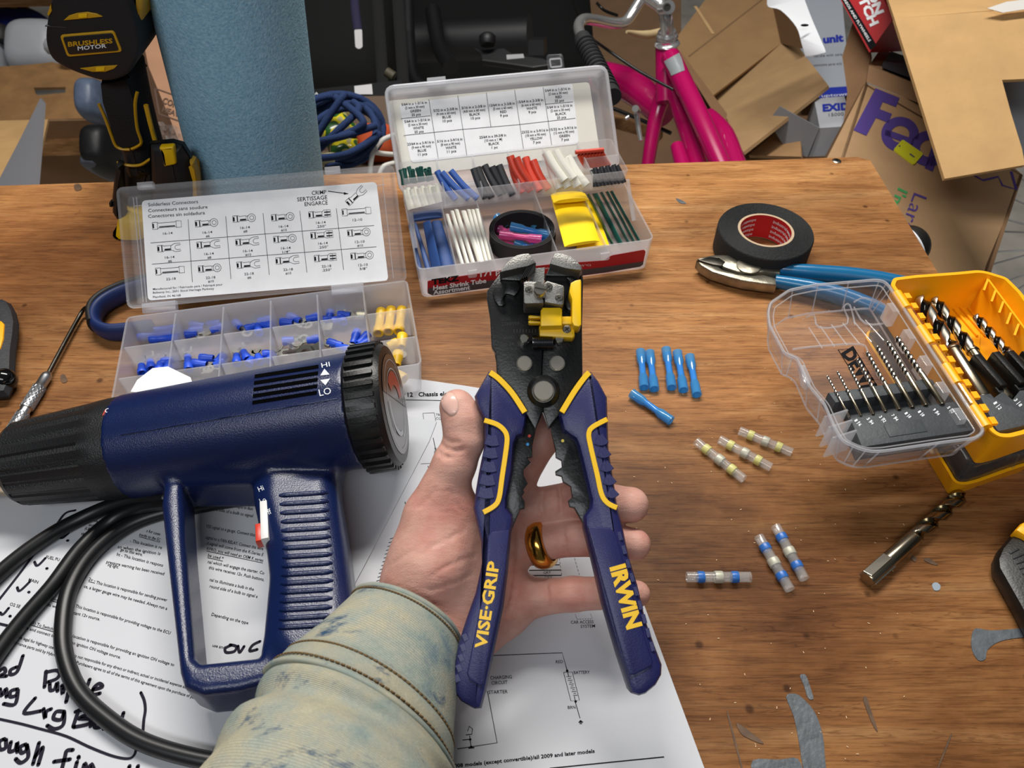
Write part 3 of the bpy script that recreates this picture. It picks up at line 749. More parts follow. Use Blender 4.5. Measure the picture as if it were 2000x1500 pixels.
# ---- sleeve
def denim():
    m, nt, p, out = nodes('bleached_denim'); L = nt.links.new; tc = N(nt, 'ShaderNodeTexCoord'); uv = tc.outputs['UV']
    n1 = N(nt, 'ShaderNodeTexNoise', Scale=42, Detail=5, Roughness=.6); L(tc.outputs['Object'], n1.inputs['Vector'])
    r1 = N(nt, 'ShaderNodeValToRGB'); e = r1.color_ramp.elements
    e[0].position = .3; e[0].color = lin('#7a8c92'); e[1].position = .72; e[1].color = lin('#c6bea4')
    for q, c in ((.40, '#9aa49a'), (.49, '#aaac9e'), (.58, '#b5b099')): k = e.new(q); k.color = lin(c)
    L(n1.outputs['Fac'], r1.inputs[0])
    # indigo streaks left by the bleach
    mp = N(nt, 'ShaderNodeMapping'); mp.inputs['Scale'].default_value = (22, 46, 40); mp.inputs['Rotation'].default_value = (0, 0, .9); L(tc.outputs['Object'], mp.inputs['Vector'])
    n2 = N(nt, 'ShaderNodeTexNoise', Scale=1.5, Detail=6, Roughness=.7); L(mp.outputs[0], n2.inputs['Vector'])
    r2 = N(nt, 'ShaderNodeValToRGB'); r2.color_ramp.elements[0].position = .58; r2.color_ramp.elements[1].position = .68; L(n2.outputs['Fac'], r2.inputs[0])
    mx = N(nt, 'ShaderNodeMix', data_type='RGBA'); L(r2.outputs[0], mx.inputs[0]); L(r1.outputs[0], mx.inputs[6]); mx.inputs[7].default_value = lin('#3b5672')
    # twill
    mp2 = N(nt, 'ShaderNodeMapping'); mp2.inputs['Scale'].default_value = (1, 1, 1); mp2.inputs['Rotation'].default_value = (0, 0, .12); L(uv, mp2.inputs['Vector'])
    w = N(nt, 'ShaderNodeTexWave', Scale=52, Distortion=3.5, Detail=2, bands_direction='Y'); w.inputs['Detail Scale'].default_value = 6; L(mp2.outputs[0], w.inputs['Vector'])
    r3 = N(nt, 'ShaderNodeValToRGB'); r3.color_ramp.elements[0].color = (.66, .7, .74, 1); r3.color_ramp.elements[1].color = (1, 1, 1, 1); L(w.outputs['Fac'], r3.inputs[0])
    m2 = N(nt, 'ShaderNodeMix', data_type='RGBA', blend_type='MULTIPLY'); m2.inputs[0].default_value = .75; L(mx.outputs[2], m2.inputs[6]); L(r3.outputs[0], m2.inputs[7])
    L(m2.outputs[2], p.inputs['Base Color']); p.inputs['Roughness'].default_value = .9; p.inputs['Specular IOR Level'].default_value = .15
    bp = N(nt, 'ShaderNodeBump', Strength=.5, Distance=.0005); L(w.outputs['Fac'], bp.inputs['Height']); L(bp.outputs[0], p.inputs['Normal'])
    return m
DENIM = denim()
# sections: left px, right px, centre depth, thickness ratio
sec = [((694, 1156), (893, 1264), 0.337, .8), ((676, 1172), (892, 1312), 0.330, .8), ((640, 1203), (886, 1366), 0.320, .8), ((600, 1240), (878, 1430), 0.308, .8), ((568, 1270), (870, 1488), 0.300, .8), ((540, 1292), (868, 1522), 0.294, .8), ((522, 1310), (868, 1550), 0.290, .8), ((511, 1335), (872, 1580), 0.285, .8), ((498, 1370), (876, 1618), 0.279, .8), ((458, 1402), (878, 1655), 0.273, .8), ((425, 1442), (884, 1700), 0.267, .8), ((396, 1490), (892, 1750), 0.260, .8), ((350, 1560), (900, 1830), 0.250, .8), ((300, 1660), (900, 1930), 0.240, .8)]
NS = 72
dense = []
for i in range(len(sec) - 1):
    for k in range(5):
        t = k / 5; a, b = sec[i], sec[i + 1]
        dense.append(tuple(tuple(a[j][m] * (1 - t) + b[j][m] * t for m in (0, 1)) for j in (0, 1)) + (a[2] * (1 - t) + b[2] * t, .8, i + t))
rings = []; inner = []; uvv = []
def sleeve_ring(q, grow=0.0, rip=True):
    (lx, ly), (rx, ry), t, rt, s_ = q
    Lp, Rp = D(lx, ly, t), D(rx, ry, t); c = (Lp + Rp) / 2; x = (Rp - Lp).normalized(); w = (Rp - Lp).length / 2
    n = (CC - c).normalized(); n = (n - x * n.dot(x)).normalized(); axd = x.cross(n); sgn = 1 if axd.dot(UP) > 0 else -1
    out = []
    for k in range(NS):
        a = 2 * math.pi * k / NS; ca, sa = math.cos(a), math.sin(a)
        rr_ = 1.0
        if rip:
            rr_ += .012 * math.sin(3 * a + s_ * 1.3) * min(1, s_ / 3) + .010 * math.sin(5 * a - s_ * 2.1) * min(1, s_ / 4)
            # gathered fold below the double seam
            if s_ > 6.2: rr_ += .075 * math.sin((s_ - 6.2) * 2.6) * (0.6 + .4 * math.sin(a * 1.0 + .8)) * math.exp(-(s_ - 6.2) * .18)
            if 4.0 < s_ < 6.3: rr_ += .022
        # the near side of each section lies further towards the hand
        p = c + x * (ca * w * rr_ + grow * ca) + n * (sa * w * rt * rr_ + grow * sa) + axd * (sgn * .38 * w * sa)
        out.append(p)
    return out
for q in dense: rings.append(sleeve_ring(q))
inn = [sleeve_ring(q, -.0016) for q in dense[:16]][::-1]
allr = inn + rings
vs, fs = loft(allr, cap0=False, cap1=False)
uvs = []
for i, r_ in enumerate(allr):
    for k in range(NS): uvs.append((k / NS * .9, i * .012))
# keep the cloth above the paper on the bench
vs = [V((v.x, v.y, max(v.z, .0018))) for v in vs]
slv = obj('jacket_sleeve', (vs, fs), DENIM, person, 180, 'bleached denim jacket sleeve with a stitched cuff', uv=uvs)
def along(si, k0, k1, step=.25, off=.0006):
    i = int(si * 5); f = si * 5 - i; r0, r1 = rings[i], rings[i + 1]; c = sum(r0, V()) / NS; out = []
    k = k0
    while k <= k1:
        a = int(math.floor(k)) % NS; b = (a + 1) % NS; g = k - math.floor(k)
        p = (r0[a] * (1 - g) + r0[b] * g) * (1 - f) + (r1[a] * (1 - g) + r1[b] * g) * f
        out.append(p + (p - c).normalized() * off); k += step
    return out
edge = along(0.02, 0, NS, .5, -.0002); edge = [V((p.x, p.y, max(p.z, .003))) for p in edge]
obj('cuff_hem', tube(edge[:-1], .0013, 8, closed=True), DENIM, slv, 180)
THREAD = mat('brown_thread', '#6d5430', .8)
def stitches(si):
    pts = along(si, 0, NS / 2, .125, .0005); ps = []
    for i in range(0, len(pts) - 4, 5): ps.append(tube([pts[i], pts[i + 2] + (CC - pts[i + 2]).normalized() * .0003, pts[i + 4]], .00035, 5))
    return join(*ps)
for si in (.35, 4.05, 5.6): tag(obj('stitching', stitches(si), THREAD, slv, 180, 'brown stitched seam'), kind='stuff')
for si in (3.95, 6.15):
    pts = along(si, 0, NS / 2, .5, .0002); obj('seam_fold', tube(pts, .0011 if si > 5 else .0006, 8), DENIM, slv, 180)
# ================================================================== case of crimp connectors (left)
def lid_frame(O, ax, e):
    pe = V((-ax.y, ax.x, 0)); d = pe * math.cos(R(e)) + V((0, 0, 1)) * math.sin(R(e))
    return frame(O, ax, d, ax.cross(d))
def loc_rect(x0, x1, y0, y1, r): return rnd(rect(x0, x1, y0, y1), r, 4)
RZ = .026
hA, hB = Z(250, 607, RZ), Z(797, 558, RZ)
CW = (hB - hA).length; ang = math.atan2(hB.y - hA.y, hB.x - hA.x) + R(.8)
axL = V((math.cos(ang), math.sin(ang), 0)); mid = (hA + hB) / 2; oL = mid - axL * (CW / 2)
CD = .0790
aB = ang + R(3); axB = V((math.cos(aB), math.sin(aB), 0))
ML = frame(mid - axB * (CW / 2), axB, V((-axB.y, axB.x, 0)), V((0, 0, 1)))
cc = thing('connector_case', 'open frosted plastic case of blue and yellow crimp connectors with a printed lid', 'case', ML @ V((CW / 2, -CD / 2, -RZ)))
obj('body', xf(tubpoly(loc_rect(.002, CW - .002, -CD + .002, -.002, .004), loc_rect(0, CW, -CD, 0, .004), -RZ, 0, .0012, .0012), ML), FROST, cc, 30)
cols = [CW * (i / 6) for i in range(1, 6)]; rows = [-CD * (i / 3) for i in range(1, 3)]
for x in cols: obj('divider', xf(prism([(-CD + .0014, -RZ + .001), (-.0014, -RZ + .001), (-.0014, -.001), (-CD + .0014, -.001)], x - .0005, x + .0005), ML @ Matrix(((0, 0, 1, 0), (1, 0, 0, 0), (0, 1, 0, 0), (0, 0, 0, 1)))), FROST2, cc, 0)
for y in rows:
    for i in range(6):
        x0 = CW * i / 6 + .0008; x1 = CW * (i + 1) / 6 - .0008
        obj('divider', xf(box(x0, x1, y - .0005, y + .0005, -RZ + .001, -.002), ML), FROST2, cc, 0)
LE = 39
MLid = lid_frame(oL + V((0, 0, .001)), axL, LE); LL = .0795
lidp = obj('lid', xf(tubpoly(loc_rect(.003, CW - .003, .004, LL - .002, .004), loc_rect(.001, CW - .001, .002, LL, .004), -.009, 0, .0011, .0011, .0008), MLid), LIDP, cc, 30)
for f in (.1, .77):
    x = CW * f
    obj('latch', xf(box(x - .005, x + .005, LL - .0005, LL + .0035, -.006, -.001, .0006), MLid), FROST, lidp)
    obj('hinge', xf(box(x - .009, x + .012, -.002, .004, -.0062, -.0005, .0006), MLid), FROST, cc)
# ridge lines moulded in the lid
for x in (.0075, .0095, CW - .0095): obj('moulded_rib', xf(box(x, x + .0005, .006, LL - .004, -.0082, -.0074), MLid), FROST, lidp, 0)
obj('moulded_rib', xf(box(.008, CW - .008, LL - .010, LL - .0095, -.0082, -.0074), MLid), FROST, lidp, 0)
nL = V((MLid[0][2], MLid[1][2], MLid[2][2]))
LP = PL(MLid @ V((0, 0, -.0076)), nL)
q = lambda a, b: (230 + a / 3.226, 320 + b / 3.226)          # label pixels were read off a 3.226x crop
def Lq(a, b, off=0.0):
    x, y = q(a, b); return LP(x, y, off)
lab = plate([LP(*p, .0003) for p in [tuple(v) for v in rnd([q(150, 232), q(1630, 113), q(1706, 735), q(190, 862)], 9)]], nL, .0003)
lb = obj('printed_label', lab, LABELM, lidp, 0, 'white printed label of connector sizes')
of = .0004
parts = []; gr = []
def txt(s, a, b, w, h=17, bold=0.0, ang=-4.3): parts.append(ptext_c(s, (a, b), ang, w, h, lambda x, y, o=0: Lq(x, y, of), bold + .006))
for s, y, w in (('Solderless Connectors', 243, 315), ('Connecteurs sans soudure', 280, 375), ('Conectores sin soldadura', 316, 358)):
    a = R(-3.8); x0 = 192; parts.append(ptext(s, (x0, y + 25), (x0 + w * math.cos(a), y + 25 + w * math.sin(a)), 21, lambda x, y_, o=0: Lq(x, y_, of), .004))
txt('CRIMP', 1268, 180, 92, 25); txt('SERTISSAGE', 1225, 217, 190, 25); txt('ENGARCE', 1250, 248, 146, 25)
for s, y, w in (('Manufactured for / Fabricado para / Fabriqué pour', 778, 440), ('Balkamp Inc., 2601 Stout Heritage Parkway', 800, 386), ('Plainfield, IN 46168', 828, 175)):
    a = R(-4); parts.append(ptext(s, (222, y + 18), (222 + w * math.cos(a), y + 18 + w * math.sin(a)), 13, lambda x, y_, o=0: Lq(x, y_, of), .004))
ln = lambda pts, w=.0003: gr.append(pline(pts, w, lambda x, y, o=0: Lq(x, y, of), nL))
for l in ([(443, 350), (470, 745)], [(680, 330), (713, 725)], [(915, 310), (955, 700)], [(1147, 295), (1192, 685)], [(1377, 280), (1423, 668)], [(207, 498), (1615, 388)], [(215, 632), (1630, 522)]): ln(l)
ln([(1325, 172), (1450, 188)], .0005); parts.append(pfill([(1425, 178), (1455, 189), (1424, 194)], lambda x, y, o=0: Lq(x, y, of)))
def icon(c, kind, ang=-4.5, s=1.0):
    a = R(ang); ca, sa = math.cos(a) * s, math.sin(a) * s
    T = lambda x, y: (c[0] + x * ca - y * sa, c[1] + x * sa + y * ca)
    w = .00026
    def poly(pts, cl=True, ww=w): ln([T(*p) for p in (pts + pts[:1] if cl else pts)], ww)
    if kind == 'butt':
        poly([(-92, -22), (-60, -22), (-56, -16), (52, -16), (58, -22), (90, -20), (90, 20), (58, 20), (52, 14), (-56, 14), (-60, 22), (-92, 22)])
        poly([(-60, -22), (-60, 22)], False); poly([(58, -20), (58, 20)], False); poly([(-86, -14), (-86, 14)], False, .0008); poly([(-50, 8), (50, 8)], False, .0006)
    else:
        poly([(-72, -20), (-36, -20), (-32, -14), (12, -16), (12, 16), (-32, 15), (-36, 20), (-72, 20)])
        poly([(-66, -12), (-66, 14)], False, .0011); poly([(-44, -18), (-44, 18)], False, .0007); poly([(-28, 8), (10, 8)], False, .0010)
        if kind == 'ring':
            poly([(12, -10), (28, -16)], False); poly([(12, 12), (28, 16)], False); poly([p for p in circ(46, 0, 25, 18)]); poly([p for p in circ(47, 0, 13, 14)])
        elif kind == 'fork':
            poly([(12, -10), (24, -20), (40, -26), (72, -26), (74, -16), (46, -14), (38, -4), (40, 8), (52, 14), (72, 12), (74, 24), (40, 26), (24, 18), (12, 12)])
        else:
            poly([(12, -12), (24, -24), (66, -24), (68, 20), (24, 20), (12, 12)]); poly([(26, -10), (64, -10)], False, .0008); poly([(26, 8), (64, 8)], False, .0008); poly([(44, -22), (44, 18)], False)
ic = [('butt', 310, 385, '16-14', ''), ('ring', 560, 373, '16-14', '#6'), ('ring', 797, 343, '16-14', '#8'), ('ring', 1040, 335, '16-14', '#10'), ('fem', 1275, 317, '16-14', '.250"'), ('butt', 1505, 300, '12-10', ''),
      ('fork', 322, 530, '16-14', '#6'), ('fork', 570, 508, '16-14', '#8'), ('fork', 815, 490, '16-14', '#10'), ('ring', 1054, 472, '16-14', '1/4"'), ('fem', 1288, 448, '16-14', '.250"'), ('ring', 1520, 432, '12-10', '#10'),
      ('butt', 330, 672, '22-18', ''), ('ring', 580, 658, '22-18', '#10'), ('fork', 822, 634, '22-18', '#6'), ('fork', 1068, 607, '22-18', '#10'), ('fem', 1310, 592, '22-18', '.250"'), ('ring', 1540, 578, '12-10', '3/8"')]
for k, x, y, t1, t2 in ic:
    icon((x, y), k); dy = 52 if k == 'butt' else (58 if k != 'fem' else 52)
    txt(t1, x + 5, y + dy, 60, 15)
    if t2: txt(t2, x + 7, y + dy + 24, 12 * len(t2), 15)
icon((1500, 202), 'fork', -42)
obj('label_print', join(*parts, *gr), INK, lb, 0)

# ---- crimp connectors lying in the compartments
BLUEC = mat('blue_vinyl', '#1f4fd0', .4, sub=.0); YELC = mat('yellow_vinyl', '#f0c018', .38); TIN = mat('tinned_copper', '#cfcabb', .22, 1.0)
cellname = ['first', 'second', 'third', 'fourth', 'fifth', 'sixth']
rowname = ['back row', 'middle row', 'front row']
def connector(px, py, ang, lpx, col, kind, cell, row, z=.006, r_=None, pos=''):
    c = Z(px, py, z); c2 = Z(px + math.cos(R(ang)) * 8, py - math.sin(R(ang)) * 8, z)
    d = (c2 - c); s = d.length / 8; d.normalize(); L = lpx * s
    if col == 'yellow': r0 = .0036
    else: r0 = .0029
    r0 = r_ or r0; z = max(z, .0014 + r0); c.z = z
    cn = 'blue' if col == 'blue' else 'yellow'
    w = {'butt': 'butt splice', 'ring': 'ring terminal', 'fork': 'fork terminal', 'fem': 'spade terminal', 'bare': 'crimp terminal'}[kind]
    t = thing('crimp_connector', f'{pos}{cn} {w} in the {cellname[cell]} compartment from left, {rowname[row]} of connector case', 'connector', c - V((0, 0, r0)), f'{cn} {w}s in compartment {cell+1} of the {rowname[row]}')
    M = fr_dir(c - d * (L / 2), d)
    if kind == 'butt': prof = [(r0 * .62, .0003), (r0 * .95, 0), (r0, .001), (r0, L * .24), (r0 * .82, L * .28), (r0 * .82, L * .72), (r0, L * .76), (r0, L - .001), (r0 * .95, L), (r0 * .62, L - .0003), (r0 * .6, L * .6), (r0 * .6, L * .4)]
    else: prof = [(r0 * .7, .0003), (r0 * .98, 0), (r0 * 1.04, .001), (r0 * .98, L * .45), (r0 * .82, L * .6), (r0 * .8, L - .0006), (r0 * .7, L), (r0 * .6, L * .9), (r0 * .6, .002)]
    obj('insulation', torus_lathe(prof, 14, M), BLUEC if col == 'blue' else YELC, t, 50)
    if kind == 'butt': return
    e = c + d * (L / 2); side = V((0, 0, 1)).cross(d)
    b = frame(e - V((0, 0, r0 * .3)), d, side, V((0, 0, 1)))
    neck = box(-.002, .0032, -.0014, .0014, 0, .0007)
    if kind == 'ring': g = join(xf(neck, b), torus_lathe([(.0017, 0), (.0036, 0), (.0036, .0008), (.0017, .0008)], 18, b @ Matrix.Translation((.0060, 0, 0))))
    elif kind == 'fork': g = xf(prism([(-.002, -.0014), (.002, -.0014), (.0035, -.003), (.0085, -.003), (.0085, -.0018), (.0052, -.0016), (.0045, 0), (.0052, .0016), (.0085, .0018), (.0085, .003), (.0035, .003), (.002, .0014), (-.002, .0014)], 0, .0007), b)
    else: g = join(xf(neck, b), xf(box(.003, .0095, -.0032, .0032, 0, .0006), b), xf(box(.004, .0095, -.0032, -.0018, .0006, .0018), b), xf(box(.004, .0095, .0018, .0032, .0006, .0018), b))
    obj('terminal', g, TIN, t, 30)
k4 = lambda a, b: (230 + a / 3.279, 560 + b / 3.279)
CN = [  # x, y (crop), angle, length, colour, kind, cell, row
 (282, 275, 5, 200, 'blue', 'butt', 0, 0), (240, 312, 5, 220, 'blue', 'butt', 0, 0), (300, 330, 3, 190, 'blue', 'butt', 0, 0),
 (512, 246, -10, 90, 'blue', 'fork', 1, 0), (505, 278, 12, 90, 'blue', 'ring', 1, 0), (615, 236, 180, 88, 'blue', 'fork', 1, 0), (632, 268, 200, 84, 'blue', 'ring', 1, 0), (470, 300, 8, 80, 'blue', 'ring', 1, 0),
 (772, 246, -40, 62, 'blue', 'ring', 2, 0), (940, 214, 190, 88, 'blue', 'fork', 2, 0), (955, 246, 178, 80, 'blue', 'fork', 2, 0), (850, 262, 20, 70, 'blue', 'ring', 2, 0), (900, 270, 100, 60, 'blue', 'ring', 2, 0),
 (1082, 228, -4, 80, 'blue', 'ring', 3, 0), (1132, 202, -25, 86, 'blue', 'ring', 3, 0), (1246, 198, 192, 84, 'blue', 'ring', 3, 0),
 (1358, 182, 260, 56, 'blue', 'fem', 4, 0), (1345, 210, 10, 56, 'blue', 'fem', 4, 0), (1450, 182, 0, 80, 'blue', 'fem', 4, 0), (1440, 204, 100, 56, 'blue', 'fem', 4, 0), (1400, 212, 20, 60, 'blue', 'fem', 4, 0),
 (155, 528, 95, 56, 'blue', 'fork', 0, 1), (212, 500, 100, 56, 'blue', 'fork', 0, 1), (270, 512, 80, 56, 'blue', 'fork', 0, 1), (322, 514, 85, 56, 'blue', 'fork', 0, 1), (320, 475, 15, 80, 'blue', 'fork', 0, 1),
 (452, 488, 95, 90, 'blue', 'fork', 1, 1), (525, 493, -6, 92, 'blue', 'fork', 1, 1), (570, 458, 0, 88, 'blue', 'fork', 1, 1), (655, 462, 220, 76, 'blue', 'ring', 1, 1), (650, 492, 200, 76, 'blue', 'fork', 1, 1),
 (762, 465, 92, 60, 'blue', 'fork', 2, 1), (818, 440, 120, 62, 'blue', 'fork', 2, 1), (850, 478, 60, 50, 'blue', 'fork', 2, 1), (905, 462, 110, 50, 'blue', 'fork', 2, 1), (968, 430, 6, 76, 'blue', 'fork', 2, 1), (985, 455, 60, 56, 'blue', 'fork', 2, 1),
 (1092, 345, 10, 76, 'blue', 'ring', 3, 1), (1250, 338, 190, 80, 'blue', 'ring', 3, 1),
 (1392, 366, -14, 92, 'blue', 'fem', 4, 1), (1520, 325, 250, 88, 'blue', 'fem', 4, 1), (1572, 335, 225, 90, 'blue', 'fem', 4, 1), (1570, 368, 205, 96, 'blue', 'fem', 4, 1), (1440, 392, 160, 80, 'blue', 'fem', 4, 1),
 (1678, 225, 262, 150, 'yellow', 'butt', 5, 0), (1742, 215, 262, 150, 'yellow', 'butt', 5, 0), (1810, 215, 262, 150, 'yellow', 'butt', 5, 0),
 (1820, 350, 265, 78, 'yellow', 'ring', 5, 1), (1760, 372, 200, 70, 'yellow', 'ring', 5, 1),
 (1790, 465, 262, 84, 'yellow', 'ring', 5, 2), (1795, 565, 145, 100, 'yellow', 'ring', 5, 2)]
for x, y, a, l, col, kd, ce, ro in CN:
    mates = sorted(q[0] for q in CN if q[4:] == (col, kd, ce, ro)); k = mates.index(x)
    pos = '' if len(mates) == 1 else ['leftmost', 'second', 'third', 'fourth', 'fifth', 'sixth'][k] + ' '
    px, py = k4(x, y); connector(px, py, a, l / 3.279, col, kd, ce, ro, z=.0065 if ro == 0 else .008, pos=pos)
px, py = k4(1170, 352)
def ring_terminal(px, py, z, r1, r2, label):
    p = Z(px, py, z); M = Matrix.Translation(p) @ Matrix.Rotation(R(25), 4, 'X')
    top('ring_terminal', join(torus_lathe([(r2, 0), (r1, 0), (r1, .001), (r2, .001)], 24, M), xf(box(r1 * .8, r1 * 2, -.0022, .0022, 0, .001), M @ Matrix.Rotation(R(35), 4, 'Z'))), TIN, label, 'terminal', 'bare ring terminals')
ring_terminal(*k4(1150, 365), .004, .0052, .0022, 'bright bare ring terminal lying among blue connectors in the fourth compartment')
ring_terminal(*k4(1205, 430), .004, .0062, .0032, 'dull washer shaped ring terminal just above the heat gun, fourth compartment')
ring_terminal(*k4(1690, 400), .004, .0050, .0026, 'small ring terminal beside the yellow connector in the sixth compartment')

# ================================================================== heat shrink tube case (right)
TZ = .027
tA = Z(814, 528, TZ); an = R(11.5); axR = V((math.cos(an), math.sin(an), 0)); peR = V((-axR.y, axR.x, 0))
TW, TD = .168, .090
MR = frame(V((tA.x, tA.y, 0)), axR, peR, V((0, 0, 1)))
hc = thing('heat_shrink_case', 'open frosted plastic case of coloured heat shrink tubes with a raised tray', 'case', MR @ V((TW / 2, TD / 2, 0)))
body = obj('body', xf(tubpoly(loc_rect(.0015, TW - .0015, .0015, TD - .001, .006), loc_rect(0, TW, 0, TD, .006), .0006, TZ, .0013, .0013), MR), FROST, hc, 30)
for x in (.028, .055, .101, .137): obj('divider', xf(box(x - .0005, x + .0005, .0016, TD - .0016, .002, TZ - .010), MR), FROST2, hc, 0)
TE = 45
MT = lid_frame(MR @ V((0, TD, TZ)), axR, TE); TL = .0795
tl = obj('lid', xf(tubpoly(loc_rect(.002, TW - .002, .005, TL - .002, .006), loc_rect(-.001, TW + .001, .002, TL, .007), -.012, 0, .0016, .0012, .0014), MT), FROST, hc, 30)
obj('lid_rim', xf(tube([V((p.x, p.y, .0004)) for p in loc_rect(-.001, TW + .001, .002, TL, .007)], .0014, 6, closed=True), MT), FROST, tl, 60)
obj('latch', xf(box(.031, .045, TL + .001, TL + .005, -.009, -.002, .0008), MT), FROST, tl)
# open latch loop
lo_ = loc_rect(.124, .137, TL + .001, TL + .013, .002)
lat = xf(prism(lo_, -.003, -.0012, .0004), MT); obj('latch', lat, CLEAR, tl)
obj('latch_frame', xf(tube([V((p.x, p.y, -.0010)) for p in loc_rect(.1262, .1348, TL + .0035, TL + .0095, .001)], .0007, 6, closed=True), MT), FROST, tl)
nR = V((MT[0][2], MT[1][2], MT[2][2]))
RP = PL(MT @ V((0, 0, -.0105)), nR)
BEIGE = mat('insert_paper', '#d8d5cb', .5, var=.03, vscale=40)
ins = obj('lid_insert', plate([RP(*v) for v in [tuple(p) for p in rnd([(757, 197), (1151, 160), (1172, 300), (790, 345)], 8)]], nR, .0003), BEIGE, tl, 0)
lb2 = obj('printed_label', plate([RP(*v, .0003) for v in [tuple(p) for p in rnd([(780, 206), (838, 196), (1118, 163), (1131, 281), (803, 318)], [4, 1, 5, 9, 9])]], nR, .0002), LABELM, ins, 0, 'white table of tube sizes and colours')
parts = []
m2 = lambda x, y, o=0: RP(x, y, .0004)
for l in ([(837.5, 194), (856, 310)], [(894, 187), (912, 304.6)], [(949.8, 181), (959, 248.6)], [(1005, 175.6), (1022.4, 291)], [(1060.8, 170.8), (1077.6, 284)], [(783, 231.8), (840.6, 226)], [(788, 264.7), (900, 253), (1010, 243.7), (1124, 230.8)], [(1064.8, 203.6), (1119, 198.8)]): parts.append(pline(l, .00035, m2, nR))
for x, y, a, b, c, d in ((809, 202, '5/64 in x 1-3/16 in', '(2 mm x 30 mm)', 'GREEN', '25 pcs'), (814.7, 235.3, '5/64 in x 1-3/16 in', '(2 mm x 30 mm)', 'WHITE', '25 pcs'), (821.7, 279.4, '23/64 in x 3-9/16 in', '(9 mm x 90 mm)', 'BLUE', '11 pcs'),
    (870, 214, '5/32 in x 2-3/8 in', '(4 mm x 60 mm)', 'BLUE', '10 pcs'), (878.4, 273.8, '5/16 in x 3-9/16 in', '(8 mm x 90 mm)', 'WHITE', '11 pcs'), (925, 208.7, '3/16 in x 2-3/8 in', '(4.8 mm x 60 mm)', 'BLACK', '10 pcs'), (962.4, 266, '25/64 in x 39-3/8 in', '(10 mm x 1 M)', 'BLACK', '1 pc'),
    (980.6, 203.8, '13/64 in x 2-3/8 in', '(5 mm x 60 mm)', 'RED', '9 pcs'), (1036, 197, '15/64 in x 2-3/8 in', '(6 mm x 60 mm)', 'WHITE', '9 pcs'), (1088.8, 174.8, '5/64 in x 1-3/16 in', '(2 mm x 30 mm)', 'RED', '25 pcs'), (1093, 207.6, '5/64 in x 1-3/16 in', '(2 mm x 30 mm)', 'BLACK', '25 pcs'),
    (1044.8, 256, '23/32 in x 3-9/16 in', '(18 mm x 90 mm)', 'YELLOW', '7 pcs'), (1100, 250.8, '15/32 in x 3-9/16 in', '(12 mm x 90 mm)', 'GREEN', '7 pcs')):
    for i, (s, w) in enumerate(((a, 2.62 * len(a)), (b, 2.7 * len(b)), (c, 4.2 * len(c)), (d, 3.0 * len(d)))):
        parts.append(ptext_c(s, (x + i * 1.2, y + i * 7.2), -5.2, w, 4.9, m2, .02))
obj('label_print', join(*parts), INK, lb2, 0)
# front label of the base
RED = mat('label_red', '#a81428', .42); DGREY = mat('label_grey', '#4a4448', .45)
FP = PL(MR @ V((0, .0004, .012)), (-peR + V((0, 0, -.05))).normalized())
nF = (-peR + V((0, 0, -.05))).normalized()
def fl_(pts, off): return plate([FP(a, b, off) for a, b in pts], nF, .0003)
lab1 = obj('printed_label', fl_([tuple(v) for v in rnd([(835, 549), (1000, 525), (1080, 516), (1180, 509), (1195, 499), (1258, 488), (1261, 491), (1256, 516), (1250, 521), (1180, 533), (845, 577), (835, 573)], 3)], .0009), RED, body, 0, 'red printed label with white lettering')
obj('grey_band', fl_([(837, 563), (1000, 543), (1180, 522), (1257, 511), (1256, 517), (1250, 521), (1180, 532), (845, 577), (836, 573)], .0011), DGREY, lab1, 0)
m3 = lambda x, y, o=0: FP(x, y, .0013)
obj('lettering', join(ptext('Heat Shrink Tube', (846, 567), (950, 552), 8.5, m3, .03, skew=.15), ptext('Assortment', (846, 575.5), (918, 565), 8, m3, .03, skew=.15), ptext('171 pc', (938, 541), (985, 533), 9, m3, .03, skew=.15), ptext('heat shrink tube 2:1 (125°C)', (1046, 527), (1154, 519), 3.4, m3)), WHITEM, lab1, 0)
obj('lettering', ptext('TEKZ', (843, 556), (897, 548), 10, m3, .05, skew=.1), INK, lab1, 0)
for x in (923, 1182):
    y = 556 - (x - 835) * .131 - 16
    obj('latch_catch', plate([FP(a, b, .0022) for a, b in ((x - 9, y + 2), (x + 9, y - 1), (x + 9, y + 11), (x + 6, y + 14), (x - 7, y + 15), (x - 9, y + 12))], nF, .002, .0004), FROST, body)
# raised tray
TRAYP = clear('tray_plastic', '#ffffff', .17, .2, '#f0f2f7', .5)
ty0, ty1, tz0, tz1 = .0525, .098, .036, .050
tr = obj('tray', xf(tubpoly(loc_rect(.0025, .161, ty0 + .001, ty1 - .001, .003), loc_rect(.001, .1625, ty0, ty1, .003), tz0, tz1, .0011, .0011), MR), TRAYP, hc, 30)
for i in range(1, 6): x = .001 + .1615 * i / 6; obj('tray_divider', xf(box(x - .0005, x + .0005, ty0 + .001, ty1 - .001, tz0 + .001, tz1), MR), FROST2, tr, 0)
for i in (0, 5): x = .001 + .1615 * i / 6; obj('tray_divider', xf(box(x + .001, x + .026, .076, .077, tz0 + .001, tz1 - .001), MR), FROST2, tr, 0)
for x in (.0022, TW - .0035):
    for y0, y1, z0, z1 in ((.036, .060, .018, .038),):
        d = V((0, y1 - y0, z1 - z0)); obj('tray_link', xf(tube([V((x + .0005, y0, z0)), V((x + .0005, y1, z1))], .0017, 8, flat=.5), MR), FROST, hc)
